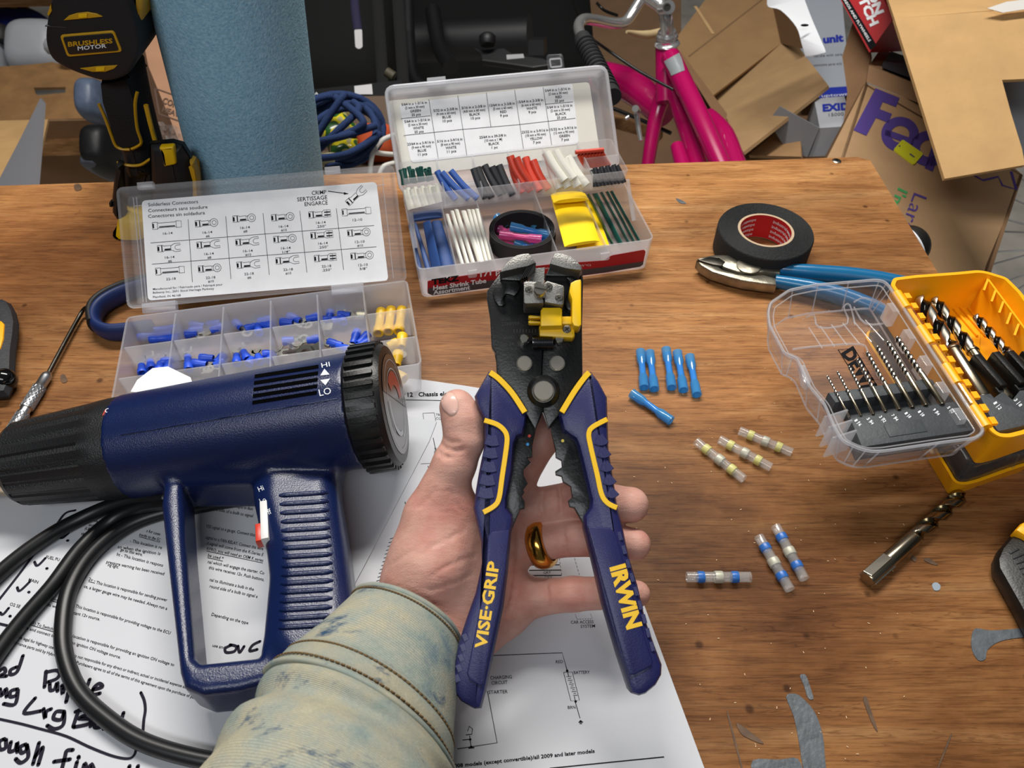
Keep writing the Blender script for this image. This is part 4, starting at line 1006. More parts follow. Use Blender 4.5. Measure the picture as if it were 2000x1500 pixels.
# ---- tubes
TUBEM = {c: mat('shrink_' + c, h, .42) for c, h in dict(green='#1f5a50', white='#eceade', blue='#2c55a0', black='#26272b', red='#c9402c', yellow='#ffd60a').items()}
TUBEM['navy'] = mat('shrink_navy', '#274a86', .5)
TUBEM['black'] = mat('shrink_black2', '#2a2b2f', .55)
k5 = lambda a, b: (760 + a / 4, 280 + b / 4)
ORD = ['first', 'second', 'third', 'fourth', 'fifth', 'sixth', 'seventh', 'eighth', 'ninth', 'tenth', 'eleventh', 'twelfth']
_cnt = {}
def nth(label, group):
    k = _cnt.get(group, 0); _cnt[group] = k + 1
    return label.replace('@', ORD[k] + ' from left')
def htube(a, b, z0, z1, r_, col, label, group, bend=.0):
    label = nth(label, group)
    """front end b, back end a (crop pixels)"""
    p1, p0 = Z(*k5(*a), z1), Z(*k5(*b), z0); m = (p0 + p1) / 2 + axR * bend
    o = top('heat_shrink_tube', bent_pipe(cr([p0, m, p1], 4), r_, r_ * .72, 12), TUBEM[col], label, 'tube', group, 60)
    return o
for i in range(8): htube((88 + i * 32, 205 - (i % 3) * 12), (112 + i * 32, 325 - i * 6), .040, .050, .0016, 'green', 'thin green heat shrink tube at left end of raised tray, @', 'thin green tubes', (-1) ** i * .0006)
for i in range(10): htube((118 + i * 28, 365 - i * 4 - (i % 2) * 14), (158 + i * 27, 520 - i * 7), .039, .050, .0016, 'white', 'thin white heat shrink tube before the green ones in tray, @', 'thin white tubes')
for a, b in (((376, 218), (520, 440)), ((412, 228), (622, 436)), ((482, 215), (690, 432))): htube(a, b, .040, .054, .0024, 'blue', 'thin blue heat shrink tube in second tray compartment, @', 'thin blue tubes', -.001)
for a, b in (((662, 198), (755, 430)), ((690, 190), (802, 425)), ((746, 172), (872, 405)), ((802, 182), (920, 388)), ((858, 172), (965, 405))): htube(a, b, .040, .055, .0027, 'black', 'thin black heat shrink tube in third tray compartment, @', 'thin black tubes', -.0006)
for a, b, z in (((945, 100), (1048, 312), .046), ((992, 110), (1104, 312), .046), ((1066, 114), (1178, 372), .040), ((1124, 134), (1245, 360), .040), ((960, 160), (1045, 385), .040), ((1010, 160), (1106, 376), .040)): htube(a, b, z, z + .015, .0030, 'red', 'red heat shrink tube in fourth tray compartment, @', 'red tubes', -.0012)
for a, b, z in (((1228, 70), (1368, 292), .047), ((1298, 56), (1440, 275), .047), ((1392, 106), (1540, 330), .041), ((1250, 120), (1335, 352), .041), ((1310, 120), (1400, 345), .041), ((1370, 120), (1470, 338), .041)): htube(a, b, z, z + .015, .0035, 'white', 'thick white heat shrink tube in fifth tray compartment, @', 'thick white tubes', -.0008)
htube((1455, 70), (1676, 50), .053, .053, .0016, 'red', 'single thin red tube lying across the others at the right end of the tray', 'crosswise red tube')
for i in range(8): htube((1482 + i * 26, 92 - i * 3), (1540 + i * 26, 190 - i * 3), .040, .051, .0015, 'red', 'thin red heat shrink tube at back right of tray, @', 'thin red tubes', -.0003)
for i in range(9): htube((1585 + i * 24, 205 - i * 4 - (i % 2) * 10), (1612 + i * 28, 340 - i * 4), .040, .050, .0018, 'black', 'short black heat shrink tube at front right of tray, @', 'short black tubes', (-1) ** i * .0005)
# flattened tubes in the base
def flat_tube(pts, z, t, col, label, group):
    label = nth(label, group)
    """flat sleeve: four corner pixels (back-left, back-right, front-right, front-left)"""
    P = [Z(*k5(*p), zz) for p, zz in zip(pts, z)]
    n = 8; rings = []
    for k in range(9):
        f = k / 8; L, Rr = P[0].lerp(P[3], f), P[1].lerp(P[2], f); x = Rr - L; nr = x.cross(P[3] - P[0]).normalized(); nr = nr if nr.z > 0 else -nr
        nr = nr if nr.dot(CC - L) > 0 else -nr
        up_ = [L + x * (i / n) + nr * (t * (1 - (2 * i / n - 1) ** 2) ** .5) for i in range(n + 1)]
        dn = [L + x * (i / n) - nr * (.0002 + t * .3 * (1 - (2 * i / n - 1) ** 2) ** .5) for i in range(n + 1)][::-1]
        rings.append(up_ + dn)
    top('heat_shrink_tube', loft(rings), TUBEM[col], label, 'tube', group, 60)
zl, zh = .004, .017
BL = 'flattened blue heat shrink tube at left end of base, @'
flat_tube([(150, 640), (175, 635), (260, 990), (222, 990)], [.012, .012, .006, .006], .0008, 'navy', BL, 'flat blue tubes')
flat_tube([(188, 625), (215, 620), (330, 985), (285, 985)], [.016, .016, .008, .008], .0008, 'navy', BL, 'flat blue tubes')
flat_tube([(262, 625), (322, 600), (402, 955), (330, 985)], [.016, .021, .016, .008], .0008, 'navy', BL, 'flat blue tubes')
flat_tube([(330, 620), (410, 612), (520, 960), (400, 975)], [.010, .010, .006, .006], .0020, 'navy', BL, 'flat blue tubes')
flat_tube([(140, 560), (410, 520), (420, 580), (160, 615)], [.008, .008, .008, .008], .0015, 'navy', 'blue heat shrink tube lying across the back of the base', 'crosswise blue tube')
for i, (a, b, w) in enumerate((((440, 555), (560, 945), 24), ((478, 530), (600, 940), 26), ((510, 520), (640, 935), 30), ((560, 530), (690, 930), 40), ((608, 520), (715, 925), 26), ((640, 520), (745, 920), 26), ((672, 515), (775, 915), 26))):
    flat_tube([a, (a[0] + w, a[1] - 4), (b[0] + w, b[1] - 3), b], [.016, .018, .010, .007], .0010, 'white', 'flattened white heat shrink tube beside blue ones in base, @', 'flat white tubes')
flat_tube([(1545, 450), (1590, 445), (1722, 800), (1460, 835)], [.008, .008, .011, .011], .0015, 'yellow', 'lower wide yellow heat shrink tube peeking out at the right', 'wide yellow tubes')
flat_tube([(1262, 410), (1525, 395), (1645, 765), (1370, 808)], [.012, .012, .019, .019], .0018, 'yellow', 'upper wide yellow heat shrink tube lying flat in the base', 'wide yellow tubes')
flat_tube([(1262, 402), (1530, 390), (1560, 440), (1285, 465)], [.016, .016, .020, .020], .0022, 'yellow', 'back end of a wide yellow tube arching under the tray', 'wide yellow tubes')
for i, (a, b, w) in enumerate((((1545, 400), (1740, 800), 18), ((1585, 395), (1790, 795), 40), ((1645, 385), (1862, 785), 20), ((1690, 380), (1905, 780), 20), ((1722, 376), (1945, 775), 22))):
    flat_tube([a, (a[0] + w, a[1] - 8), (b[0] + w, b[1] - 6), b], [.010, .016, .012, .006], .0006, 'green', 'flattened dark green heat shrink tube at right end of base, @', 'flat green tubes')
# coil of wide black tube
cp = Z(1020, 446, .017); pts = []
for i in range(40 * 4 + 1):
    a = 2 * math.pi * i / 40; r_ = .0200 + .0010 * i / 40
    pts.append((cp.x + r_ * math.cos(a) * 1.04, cp.y + r_ * math.sin(a), ))
rings = [[V((p[0] - .0003 * math.cos(2 * math.pi * i / 40), p[1] - .0003 * math.sin(2 * math.pi * i / 40), .003)), V((p[0], p[1], .003)), V((p[0], p[1], .017)), V((p[0] - .0004 * math.cos(2 * math.pi * i / 40), p[1] - .0004 * math.sin(2 * math.pi * i / 40), .017))] for i, p in enumerate(pts)]
top('tube_coil', loft(rings), mat('coil_black', '#17181a', .5), 'coil of wide black heat shrink tube in the middle of the base', 'tube coil', smooth=60)
# butt splices (heat shrink ends)
def splice_mat(name, col, tint): return clear(name, tint, .5, .10, col, .5)
SB, SPK = splice_mat('blue_splice_plastic', '#6cc6fa', '#d6eefc'), splice_mat('pink_splice_plastic', '#f57cc0', '#fcd6ec')
SBm, SPm = mat('blue_splice_core', '#3fa8ec', .25, .0), mat('pink_splice_core', '#ec78c0', .3, .0)
def splice(p0, p1, r_, col, label, group=None, nm='butt_connector'):
    t = thing(nm, label, 'connector', (p0 + p1) / 2 - V((0, 0, r_)), group)
    d = p1 - p0; L = d.length; M = fr_dir(p0, d)
    prof = [(r_ * 1.05, 0), (r_, L * .1), (r_, L * .27), (r_ * .72, L * .36), (r_ * .72, L * .64), (r_, L * .73), (r_, L * .9), (r_ * 1.05, L), (r_ * .86, L), (r_ * .82, L * .73), (r_ * .62, L * .64), (r_ * .62, L * .36), (r_ * .82, L * .27), (r_ * .86, 0)]
    obj('sleeve', torus_lathe(prof, 18, M), SB if col == 'blue' else SPK, t, 50)
    obj('crimp_barrel', torus_lathe([(r_ * .6, L * .34), (r_ * .6, L * .66), (r_ * .45, L * .66), (r_ * .45, L * .34)], 16, M), SBm if col == 'blue' else SPm, t, 50)
for a, b, z, col, lb in (((950, 650), (1270, 720), .014, 'blue', 'light blue butt connector lying across the black coil'), ((862, 715), (1190, 752), .016, 'pink', 'pink butt connector lying across the black coil'),
        ((850, 665), (950, 705), .010, 'pink', 'pink butt connector half hidden behind another in the black coil'), ((820, 745), (1080, 850), .008, 'pink', 'pink butt connector at the front of the black coil'),
        ((985, 775), (1150, 835), .010, 'blue', 'blue butt connector at the front of the black coil'), ((840, 575), (925, 665), .008, 'blue', 'dark blue butt connector at the back left of the black coil'), ((1045, 560), (1160, 665), .008, 'blue', 'dark blue butt connector at the back of the black coil'), ((1130, 800), (1230, 750), .008, 'blue', 'blue butt connector at the right of the black coil')):
    splice(Z(*k5(*a), z - .002), Z(*k5(*b), z - .004), .0034, col, lb)
# ================================================================== heat gun lying on its side
NAVY = mat('navy_plastic', '#0f1d47', .28, spec=.6, bump=.18, bscale=1500, var=.06, vscale=120)
GBLK = mat('gun_black_plastic', '#17181a', .42, bump=.3, bscale=1200)
gA, gS, gB = Z(36, 906, .025), Z(252, 873, .0295), Z(704, 800, .048)
gd = (gB - gS).normalized(); gL = (gB - gS).length
zg = .0245
gz = .046
outer = [(322, 880), (306, 972), (319, 1097), (341, 1302), (350, 1332), (385, 1347), (455, 1339), (560, 1312), (640, 1286), (678, 1240), (684, 1180), (677, 1125), (667, 1040), (656, 970), (648, 920), (660, 850), (480, 860)]
hole = [(347, 930), (352, 1038), (370, 1272), (384, 1284), (500, 1272), (508, 1230), (514, 1170), (520, 1110), (514, 1050), (500, 1010), (489, 955), (486, 930)]
grip = [(492, 880), (489, 955), (502, 1012), (515, 1052), (521, 1110), (515, 1170), (508, 1240), (540, 1290), (620, 1280), (676, 1235), (682, 1180), (675, 1125), (665, 1040), (654, 968), (644, 900)]
w2 = lambda pts, z: [(p.x, p.y) for p in (Z(a, b, z) for a, b in pts)]
oW, hW, gW = w2(outer, .042), w2(hole, .042), w2(grip, .048)
def gun_sdf(P):
    body = s_cone(P, gS, gB, .0283, .0312)
    t = (P - A3(gS)) @ A3(gd); body = np.maximum(body, -(t - .0015)); body = np.maximum(body, t - gL)
    body = -smin(-body, t + .0, .004) if False else body
    def ext(d2, h, r_):
        dz = np.abs(P[..., 2] - zg) - h
        a, b = d2 + r_, dz + r_
        return np.minimum(np.maximum(a, b), 0) + np.sqrt(np.maximum(a, 0) ** 2 + np.maximum(b, 0) ** 2) - r_
    P2 = P[:, :, :1, :2]
    d_o, d_h, d_g = s_poly(P2, oW), s_poly(P2, hW), s_poly(P2, gW)
    guard = ext(np.maximum(d_o, -d_h), .0130, .004)
    gr = ext(d_g, .0175, .010)
    d = smin(guard, gr, .004)
    return smin(body, d, .007)
pts = [V((x, y, 0)) for x, y in oW] + [gS, gB]
lo = [min(p.x for p in pts) - .04, min(p.y for p in pts) - .012, -.004]; hi = [max(p.x for p in pts) + .02, max(p.y for p in pts) + .04, .092]
gv = surfnet(gun_sdf, lo, hi, .0012)
hg = thing('heat_gun', 'dark blue heat gun with a black nozzle collar lying on its side on the papers', 'heat gun', (gS.x, gS.y, 0))
gbody = obj('body', gv, NAVY, hg, 180)
GS = Surf(gv)
# barrel collar
bl_ = (gS - gA).length; bd = (gS - gA).normalized(); MB_ = fr_dir(gA, bd); rings = []; n = 120
def slat(k):
    return 1.0 if (k % 6) < 4 else .965
for s, r_, amt in ((0, .0190, 0), (.0006, .0212, 0), (.003, .0226, 0), (.0032, .0228, 1), (bl_ * .76, .0266, 1), (bl_ * .765, .0268, 0), (bl_ * .9, .0276, 0), (bl_ + .002, .0279, 0)):
    rings.append([V((r_ * (1 + (slat(k) - 1) * amt) * math.cos(2 * math.pi * k / n), r_ * (1 + (slat(k) - 1) * amt) * math.sin(2 * math.pi * k / n), s)) for k in range(n)])
bar = xf(loft(rings), MB_); barrel = obj('nozzle_collar', bar, GBLK, hg, 30, 'black ribbed nozzle collar')
NZ = mat('heated_steel', '#b9a68c', .22, 1.0, var=.25, vscale=60)
noz = obj('nozzle', torus_lathe([(.0145, -.03), (.0150, -.012), (.0178, -.002), (.0178, .004), (.016, .004), (.0135, -.012), (.0130, -.03)], 32, MB_), NZ, hg, 40)
for k in range(10):
    a = 2 * math.pi * k / 10; obj('nozzle_slot', xf(box(-.0012, .0012, .0147, .0158, -.010, -.004), MB_ @ Matrix.Rotation(a, 4, 'Z')), BLACKP, noz, 0)
BS = Surf(bar)
rl = obj('warning_label', pfill([(200, 813), (206, 801), (221, 794), (240, 790), (237, 801), (226, 807)], BS, .0004), mat('warning_red', '#d83426', .45), barrel, 0, 'red warning label')
obj('lettering', ptext('CAU', (208, 809), (233, 799), 8, BS, .0, .0007), WHITEM, rl, 0)
# rear cap
MC = fr_dir(gB, gd); CR = .0343
cap = obj('rear_cap', lathe([(.030, -.002), (CR - .0035, -.001), (CR - .0015, .001), (CR - .0012, .0155), (CR - .003, .0185), (.0270, .0190), (.026, .0184)], 64, MC), BLACKP, hg, 35, 'black ribbed rear cap')
for k in range(36):
    a = 2 * math.pi * k / 36; obj('cap_rib', xf(box(CR - .0022, CR + .0004, -.0012, .0012, .0012, .0160, .0004), MC @ Matrix.Rotation(a, 4, 'Z')), BLACKP, cap, 30)
def disc2(poly, z): return xf(([V((x, y, z)) for x, y in ccw(poly)], [list(range(len(poly)))]), MC)
rr_ = .0268
DISC = mat('disc_grey', '#77797c', .3); DBRN = mat('disc_brown', '#3a2420', .25); DRED = mat('disc_red', '#a8301f', .35); DLT = mat('disc_pale', '#b9c2cc', .4)
# local up of the disc: choose the angle of the world direction up-left in the image
upd = MC.to_3x3().inverted() @ (V((0, 1, .6))); ua = math.atan2(upd.y, upd.x)
ds = obj('disc_label', disc2(circ(0, 0, rr_, 48), .0192), DISC, cap, 0, 'round dial label')
half = [(rr_ * math.cos(ua + R(a)), rr_ * math.sin(ua + R(a))) for a in range(-85, 90, 5)]
obj('disc_half', disc2(half, .0194), DBRN, ds, 0)
def arcband(r0, r1, a0, a1, z, m, nm):
    o_ = [(r1 * math.cos(ua + R(a)), r1 * math.sin(ua + R(a))) for a in range(a0, a1 + 1, 5)]; i_ = [(r0 * math.cos(ua + R(a)), r0 * math.sin(ua + R(a))) for a in range(a1, a0 - 1, -5)]
    vs, fs = loft([[V((x, y, z)) for x, y in o_], [V((x, y, z)) for x, y in i_[::-1]]], closed=False, cap0=False, cap1=False)
    obj(nm, xf((vs, fs), MC), m, ds, 0)
arcband(.010, .0175, -65, 60, .0196, DRED, 'red_swirl'); arcband(.0186, .0192, -150, 150, .0196, DLT, 'pale_ring'); arcband(.0148, .0172, 95, 210, .0196, DLT, 'pale_swirl'); arcband(.0235, .0239, -170, 170, .0196, DLT, 'pale_ring')
# vent slots, the shade inside painted as flat black patches; lettering
for k in range(5):
    f0, f1 = k / 5 + .015, k / 5 + .125
    Lx = lambda f: (472 - 22 * f, 325 + 255 * f); Rx = lambda f: (970 - 15 * f, 248 + 252 * f)
    c4 = lambda p: (380 + p[0] / 4, 650 + p[1] / 4)
    P0, P1, P2_, P3 = c4(Lx(f0)), c4(Rx(f0)), c4(Rx(f1)), c4(Lx(f1)); grid = []
    for i in range(13):
        t = i / 12; a = (P0[0] + (P1[0] - P0[0]) * t, P0[1] + (P1[1] - P0[1]) * t); b = (P3[0] + (P2_[0] - P3[0]) * t, P3[1] + (P2_[1] - P3[1]) * t)
        grid.append([GS(a[0] + (b[0] - a[0]) * u, a[1] + (b[1] - a[1]) * u, .00025) for u in (0, .5, 1)])
    obj('vent_slot_patch', loft(grid, closed=False, cap0=False, cap1=False), mat('vent_shade_black', '#020203', .95, spec=.05), gbody, 60)
sm = lambda a, b, o=0: GS(a, b, .0003)
obj('lettering', join(ptext('HI', (629, 719), (645, 716), 9, sm, .0), ptext('LO', (625, 774), (648, 769), 13, sm), pfill([(626, 734), (644, 732), (634, 721)], sm), pfill([(626, 743), (645, 740), (636, 753)], sm),
    ptext('Hi', (507, 961), (517, 957), 10, sm), ptext('Lo', (511, 984), (521, 979), 10, sm), ptext('Off', (516, 1010), (532, 1003), 11, sm)), WHITEM, gbody, 0)
# moulded parting line and grip ridges
obj('parting_line', tube([GS(236 + (680 - 236) * i / 20, 849 - (849 - 775) * i / 20 , .0000) for i in range(21)], .0005, 6), NAVY, gbody, 60)
for i in range(16):
    y = 968 + i * 17.2; xl = 545 + (6 if i > 6 else i) * 1.2 - max(0, i - 7) * .9; xr = 640 + i * 1.2 - max(0, i - 9) * 1.6
    P = [GS(xl + (xr - xl) * t / 10, y - (xr - xl) * t / 10 * .06, .0001) for t in range(11)]
    obj('grip_ridge', tube(P, [.0006] + [.00125] * 9 + [.0006], 8), NAVY, gbody, 60)
sw = GS(497, 990, 0)
swo = obj('switch', xf(box(-.0015, .0022, -.012, .010, -.006, .004, .0006), rotz(V((sw.x - .0062, sw.y + .002, .037)), 14)), mat('switch_white', '#d8d6d4', .35), gbody, 35, 'white and red rocker switch')
obj('rocker', xf(box(-.0035, 0, -.009, .001, -.004, .003, .0008), rotz(V((sw.x - .0062, sw.y - .001, .037)), 14)), mat('switch_red', '#c8361e', .35), swo, 35)
# power cord
CORD = mat('cord_rubber', '#121315', .38)
z0 = .0058
def cable(p): return tube(cr([Z(a, b, zz) for a, b, zz in p], 8), .0040, 12)
c1 = cable([(330, 972, .018), (257, 976, .012), (176, 1005, z0), (92, 1049, z0), (0, 1119, z0), (-120, 1240, z0)])
c2 = cable([(340, 982, .018), (286, 987, .012), (220, 1016, z0), (158, 1071, z0), (103, 1144, z0), (48, 1207, z0), (0, 1269, z0), (-90, 1400, z0)])
c3 = cable([(560, 962, .012), (490, 972, .008), (403, 986, z0), (306, 1005, z0), (238, 1034, z0), (176, 1086, z0), (136, 1152, z0), (123, 1225, z0), (128, 1287, z0), (154, 1350, z0), (205, 1401, z0), (279, 1449, z0), (389, 1482, z0), (520, 1500, z0)])
obj('power_cord', join(c1, c2, c3), CORD, hg, 180, 'thick black power cord looped on the papers')
obj('cord_tag', xf(lathe([(.003, 0), (.0042, .002), (.0042, .006), (.003, .008)], 12), fr_dir(Z(428, 976, .012), V((.3, 1, 0)))), mat('tag_beige', '#a39684', .6), hg)
# ================================================================== papers
def sheet(name, pts, z, label, m=PAPER, sag=None, n=(0, 0, 1)):
    P = []
    for a, b in pts: p = Z(a, b, z); P.append(p)
    return top(name, plate(P, V((0, 0, 1)), .00022), m, label, 'paper', smooth=0)
pA = sheet('wiring_diagram_page', [(640, 742), (770, 738), (830, 742), (900, 752), (1112, 786), (1375, 1498), (1420, 1620), (600, 1640)], .0005, 'white printed wiring diagram page under the hand and wire stripper')
pB = sheet('folded_sheet', [(640, 830), (790, 812), (853, 823), (838, 862), (735, 1060), (690, 1145), (640, 1180), (560, 1100)], .0012, 'thin sheet coloured in shade grey between the heat gun and the thumb', PAPER2)
pC = sheet('instruction_sheet', [(-160, 960), (60, 962), (300, 935), (560, 935), (670, 960), (640, 1120), (560, 1640), (-160, 1640)], .0019, 'white instruction sheet with printed lines and marker notes under the cord')
# sheet corner standing up behind the gun
cpts = [Z(255, 765, .0275), Z(268, 742, .0280), Z(298, 719, .0285), Z(328, 716, .0285), Z(372, 737, .0282), Z(385, 775, .0275)]
top('paper_corner', plate(cpts, (cpts[2] - cpts[0]).cross(cpts[4] - cpts[0]) * -1 if (cpts[2] - cpts[0]).cross(cpts[4] - cpts[0]).z < 0 else (cpts[2] - cpts[0]).cross(cpts[4] - cpts[0]), .0003), mat('paper_white', '#f0f0f0', .7), 'white paper corner standing up between the heat gun and connector case', 'paper', smooth=0)
up = V((0, 0, 1))
mA = lambda a, b, o=0: Z(a, b, .00062)
c3_ = lambda a, b: (860 + a / 3, 1000 + b / 3)
T = []
def tA(s, a, b, h, bold=.01): T.append(ptext(s, c3_(*a), c3_(*b), h / 3, mA, bold))
def lA(pts, w=.00035): T.append(pline([c3_(*p) for p in pts], w, mA, up))
tA('CAR ACCESS', (765, 655), (898, 652), 18); tA('SYSTEM', (822, 679), (907, 676), 18); tA('RED', (677, 887), (720, 885), 18); tA('BATTERY', (782, 950), (876, 947), 18); tA('BRN', (747, 1154), (792, 1152), 18)
tA('CHARGING', (293, 982), (420, 975), 20); tA('CIRCUIT', (300, 1012), (394, 1006), 20); tA('STARTER', (283, 1066), (395, 1061), 20)
lA([(300, 841), (330, 840), (714, 825), (744, 932)]); lA([(722, 940), (773, 937), (815, 1103), (765, 1107), (722, 940)], .00028); lA([(790, 1110), (818, 1208)])
for i in range(11): lA([(738 + i * 4 + (6 if i % 2 else 0), 965 + i * 11), (768 + i * 3.6 - (6 if i % 2 else 0), 963 + i * 11)], .00025)
lA([(747, 940), (752, 965)]); lA([(785, 1080), (790, 1105)]); lA([(810, 1232), (836, 1230)], .0005); lA([(816, 1240), (830, 1239)], .0004)
lA([(262, 1052), (276, 1050), (333, 1352), (100, 1388)]); lA([(180, 1375), (172, 1310)]); lA([(165, 1384), (200, 1380)], .0005); lA([(150, 1306), (185, 1302), (188, 1270), (170, 1255), (160, 1285)]); lA([(130, 1336), (175, 1331)])
for x, y in ((743, 930), (793, 1110), (822, 1227), (181, 1376), (175, 1333)): T.append(pfill(circ(*c3_(x, y), 2.6, 10), mA))
tA('2008 models (except convertible)/all 2009 and later models', (65, 1500), (905, 1410), 22, .03); lA([(640, 1502), (1312, 1435)], .0005)
for i in range(3):
    lA([(520, 312 + i * 30), (700 + i * 5, 309 + i * 31)], .0005); tA('GRY', (598 + i * 6, 334 + i * 29), (640 + i * 8, 332 + i * 29), 15, .0)
for a, b in (((695, 250), (712, 378)), ((780, 250), (818, 378)), ((790, 598), (800, 628)), ((880, 596), (892, 626)), ((800, 628), (892, 626))):
    for k in range(6): lA([(a[0] + (b[0] - a[0]) * k / 6, a[1] + (b[1] - a[1]) * k / 6), (a[0] + (b[0] - a[0]) * (k + .6) / 6, a[1] + (b[1] - a[1]) * (k + .6) / 6)], .00022)
T.append(ptext('Chapter 12   Chassis electrical', (748, 776), (905, 772), 8.2, mA, .03)); T.append(pline([(690, 779), (905, 783)], .0005, mA, up))
for i, s in enumerate(('TRANSMISSION', 'CONTROL')): T.append(ptext(s, (851, 812 + i * 7), (900 - i * 14, 816 + i * 7), 4.6, mA))
for l in ([(826, 807), (848, 806)], [(826, 807), (829, 830)], [(848, 806), (852, 827)]): T.append(pline(l, .00025, mA, up))
T.append(ptext('BLU/BLK', (851, 897), (853, 874), 4.6, mA)); T.append(pline([(846, 855), (852, 884)], .0004, mA, up)); T.append(pline([(836, 910), (842, 940)], .0004, mA, up)); T.append(pline([(822, 906), (852, 904)], .00025, mA, up)); T.append(pline([(791, 980), (796, 1005)], .0004, mA, up))
for i in range(12): T.append(pline([(735 + i * 2.4, 1135 - i * 7.5), (748 + i * 2.4, 1131 - i * 7.5)], .00035, mA, up))
tag(obj('printed_diagram', join(*T), INK, pA, 0), kind='stuff')
# ---- instruction sheet
mC = lambda a, b, o=0: Z(a, b, .00205)
k6 = lambda p: (p[0] / 2.727, 950 + p[1] / 2.727)
T = []
LN = [('This location is responsible for sending power', (510, 518), (888, 613)), ('ce, a larger gauge wire may be needed. Always run a', (445, 538), (888, 658)), ('This location is responsible for providing voltage to the ECU', (400, 643), (905, 788)), ('stant 12v source.', (385, 678), (530, 715)),
 ('location is responsible for providing an ignition ON voltage to', (385, 803), (925, 958)), ('an ignition ON voltage source.', (380, 838), (640, 918)), ('is not responsible for any direct or indirect, actual or incidental expense attributed to the use', (395, 908), (1135, 1118)), ('Purchasers agree to all of the terms of this agreement upon the purchase of parts.', (405, 944), (1055, 1138)),
 ('NGE) To Switched', (140, 725), (300, 773)), ('fuse and connect tho', (115, 754), (300, 808)), ('ot be legal for highway use. H', (75, 803), (305, 873)), ('rformance parts sold by Hybrid R', (60, 833), (315, 913)), ('O2 SE', (50, 633), (105, 648)), ('LAY', (175, 673), (210, 683)),
 ('To Consta', (235, 593), (320, 618)), ('ect this wire', (205, 625), (315, 653)), ('MAIN', (150, 503), (200, 518)), ('FUEL PU', (243, 383), (315, 398)), ('To Fun', (345, 468), (395, 481)), ('2v -', (470, 500), (505, 509)), ('pump', (315, 501), (370, 515)), ('pressure warning has been received', (565, 408), (872, 473)), ('ht - This location is respons', (620, 368), (866, 428)),
 ('ing light.', (572, 423), (630, 437)), ('so when the ignition is', (625, 328), (852, 366)), ('ge to this wire.', (640, 343), (757, 371)), ('- This location is re', (690, 296), (860, 334)), ('irectly to the EC', (740, 263), (852, 293)), ('s for conn', (778, 243), (850, 262)),
 ('VSS signal to a gauge. Connect this wire', (1095, 218), (1395, 274)), ('signal to a FAN RELAY. Connect this wire', (1095, 278), (1400, 340)), ('d signal will come from the K-Series E', (1100, 308), (1400, 372)), ('KPRO, you will need an OEM K series', (1100, 338), (1400, 402)), ('be used *', (1105, 373), (1187, 392)), ('nal which will engage the starter. Co', (1105, 408), (1405, 469)), ('this wire receives 12v. Push buttons,', (1110, 438), (1405, 504)),
 ('nal to illuminate a bulb in the', (1115, 503), (1350, 556)), ('round side of a bulb to signal a', (1115, 538), (1370, 594)), ('Depending on the type', (1125, 688), (1320, 735)), ('use and', (1130, 853), (1195, 866)), ('round side of a bulb to signal', (1110, 123), (1345, 165)), ('bulb signal to illum', (1230, 108), (1345, 128)),
 ('Only, ch', (488, 185), (540, 200)), ('and sh', (470, 210), (510, 222)), ('(LRG', (450, 228), (490, 240)), ('this', (430, 258), (462, 268)), ('To S', (575, 260), (615, 272)), ('STAR', (540, 285), (590, 300)), ('JLLA', (690, 200), (730, 210)), ('SS Ou', (650, 100), (700, 110)), ('ault on', (640, 122), (700, 136)), ('bund leg', (560, 160), (620, 176)), ('of co', (760, 160), (800, 172)), ('The ECU', (440, 345), (500, 362)), ('PRES', (425, 385), (470, 398))]
for s, a, b in LN: T.append(ptext(s, k6(a), k6(b), 6.2, mC, .008, skew=.12))
for a, b in (((140, 731), (300, 779)), ((235, 598), (320, 623)), ((1100, 344), (1400, 408)), ((1105, 379), (1187, 398)), ((470, 506), (505, 515)), ((740, 268), (852, 298))): T.append(pline([k6(a), k6(b)], .0003, mC, up))
obj('printed_lines', join(*T), INK, pC, 0)
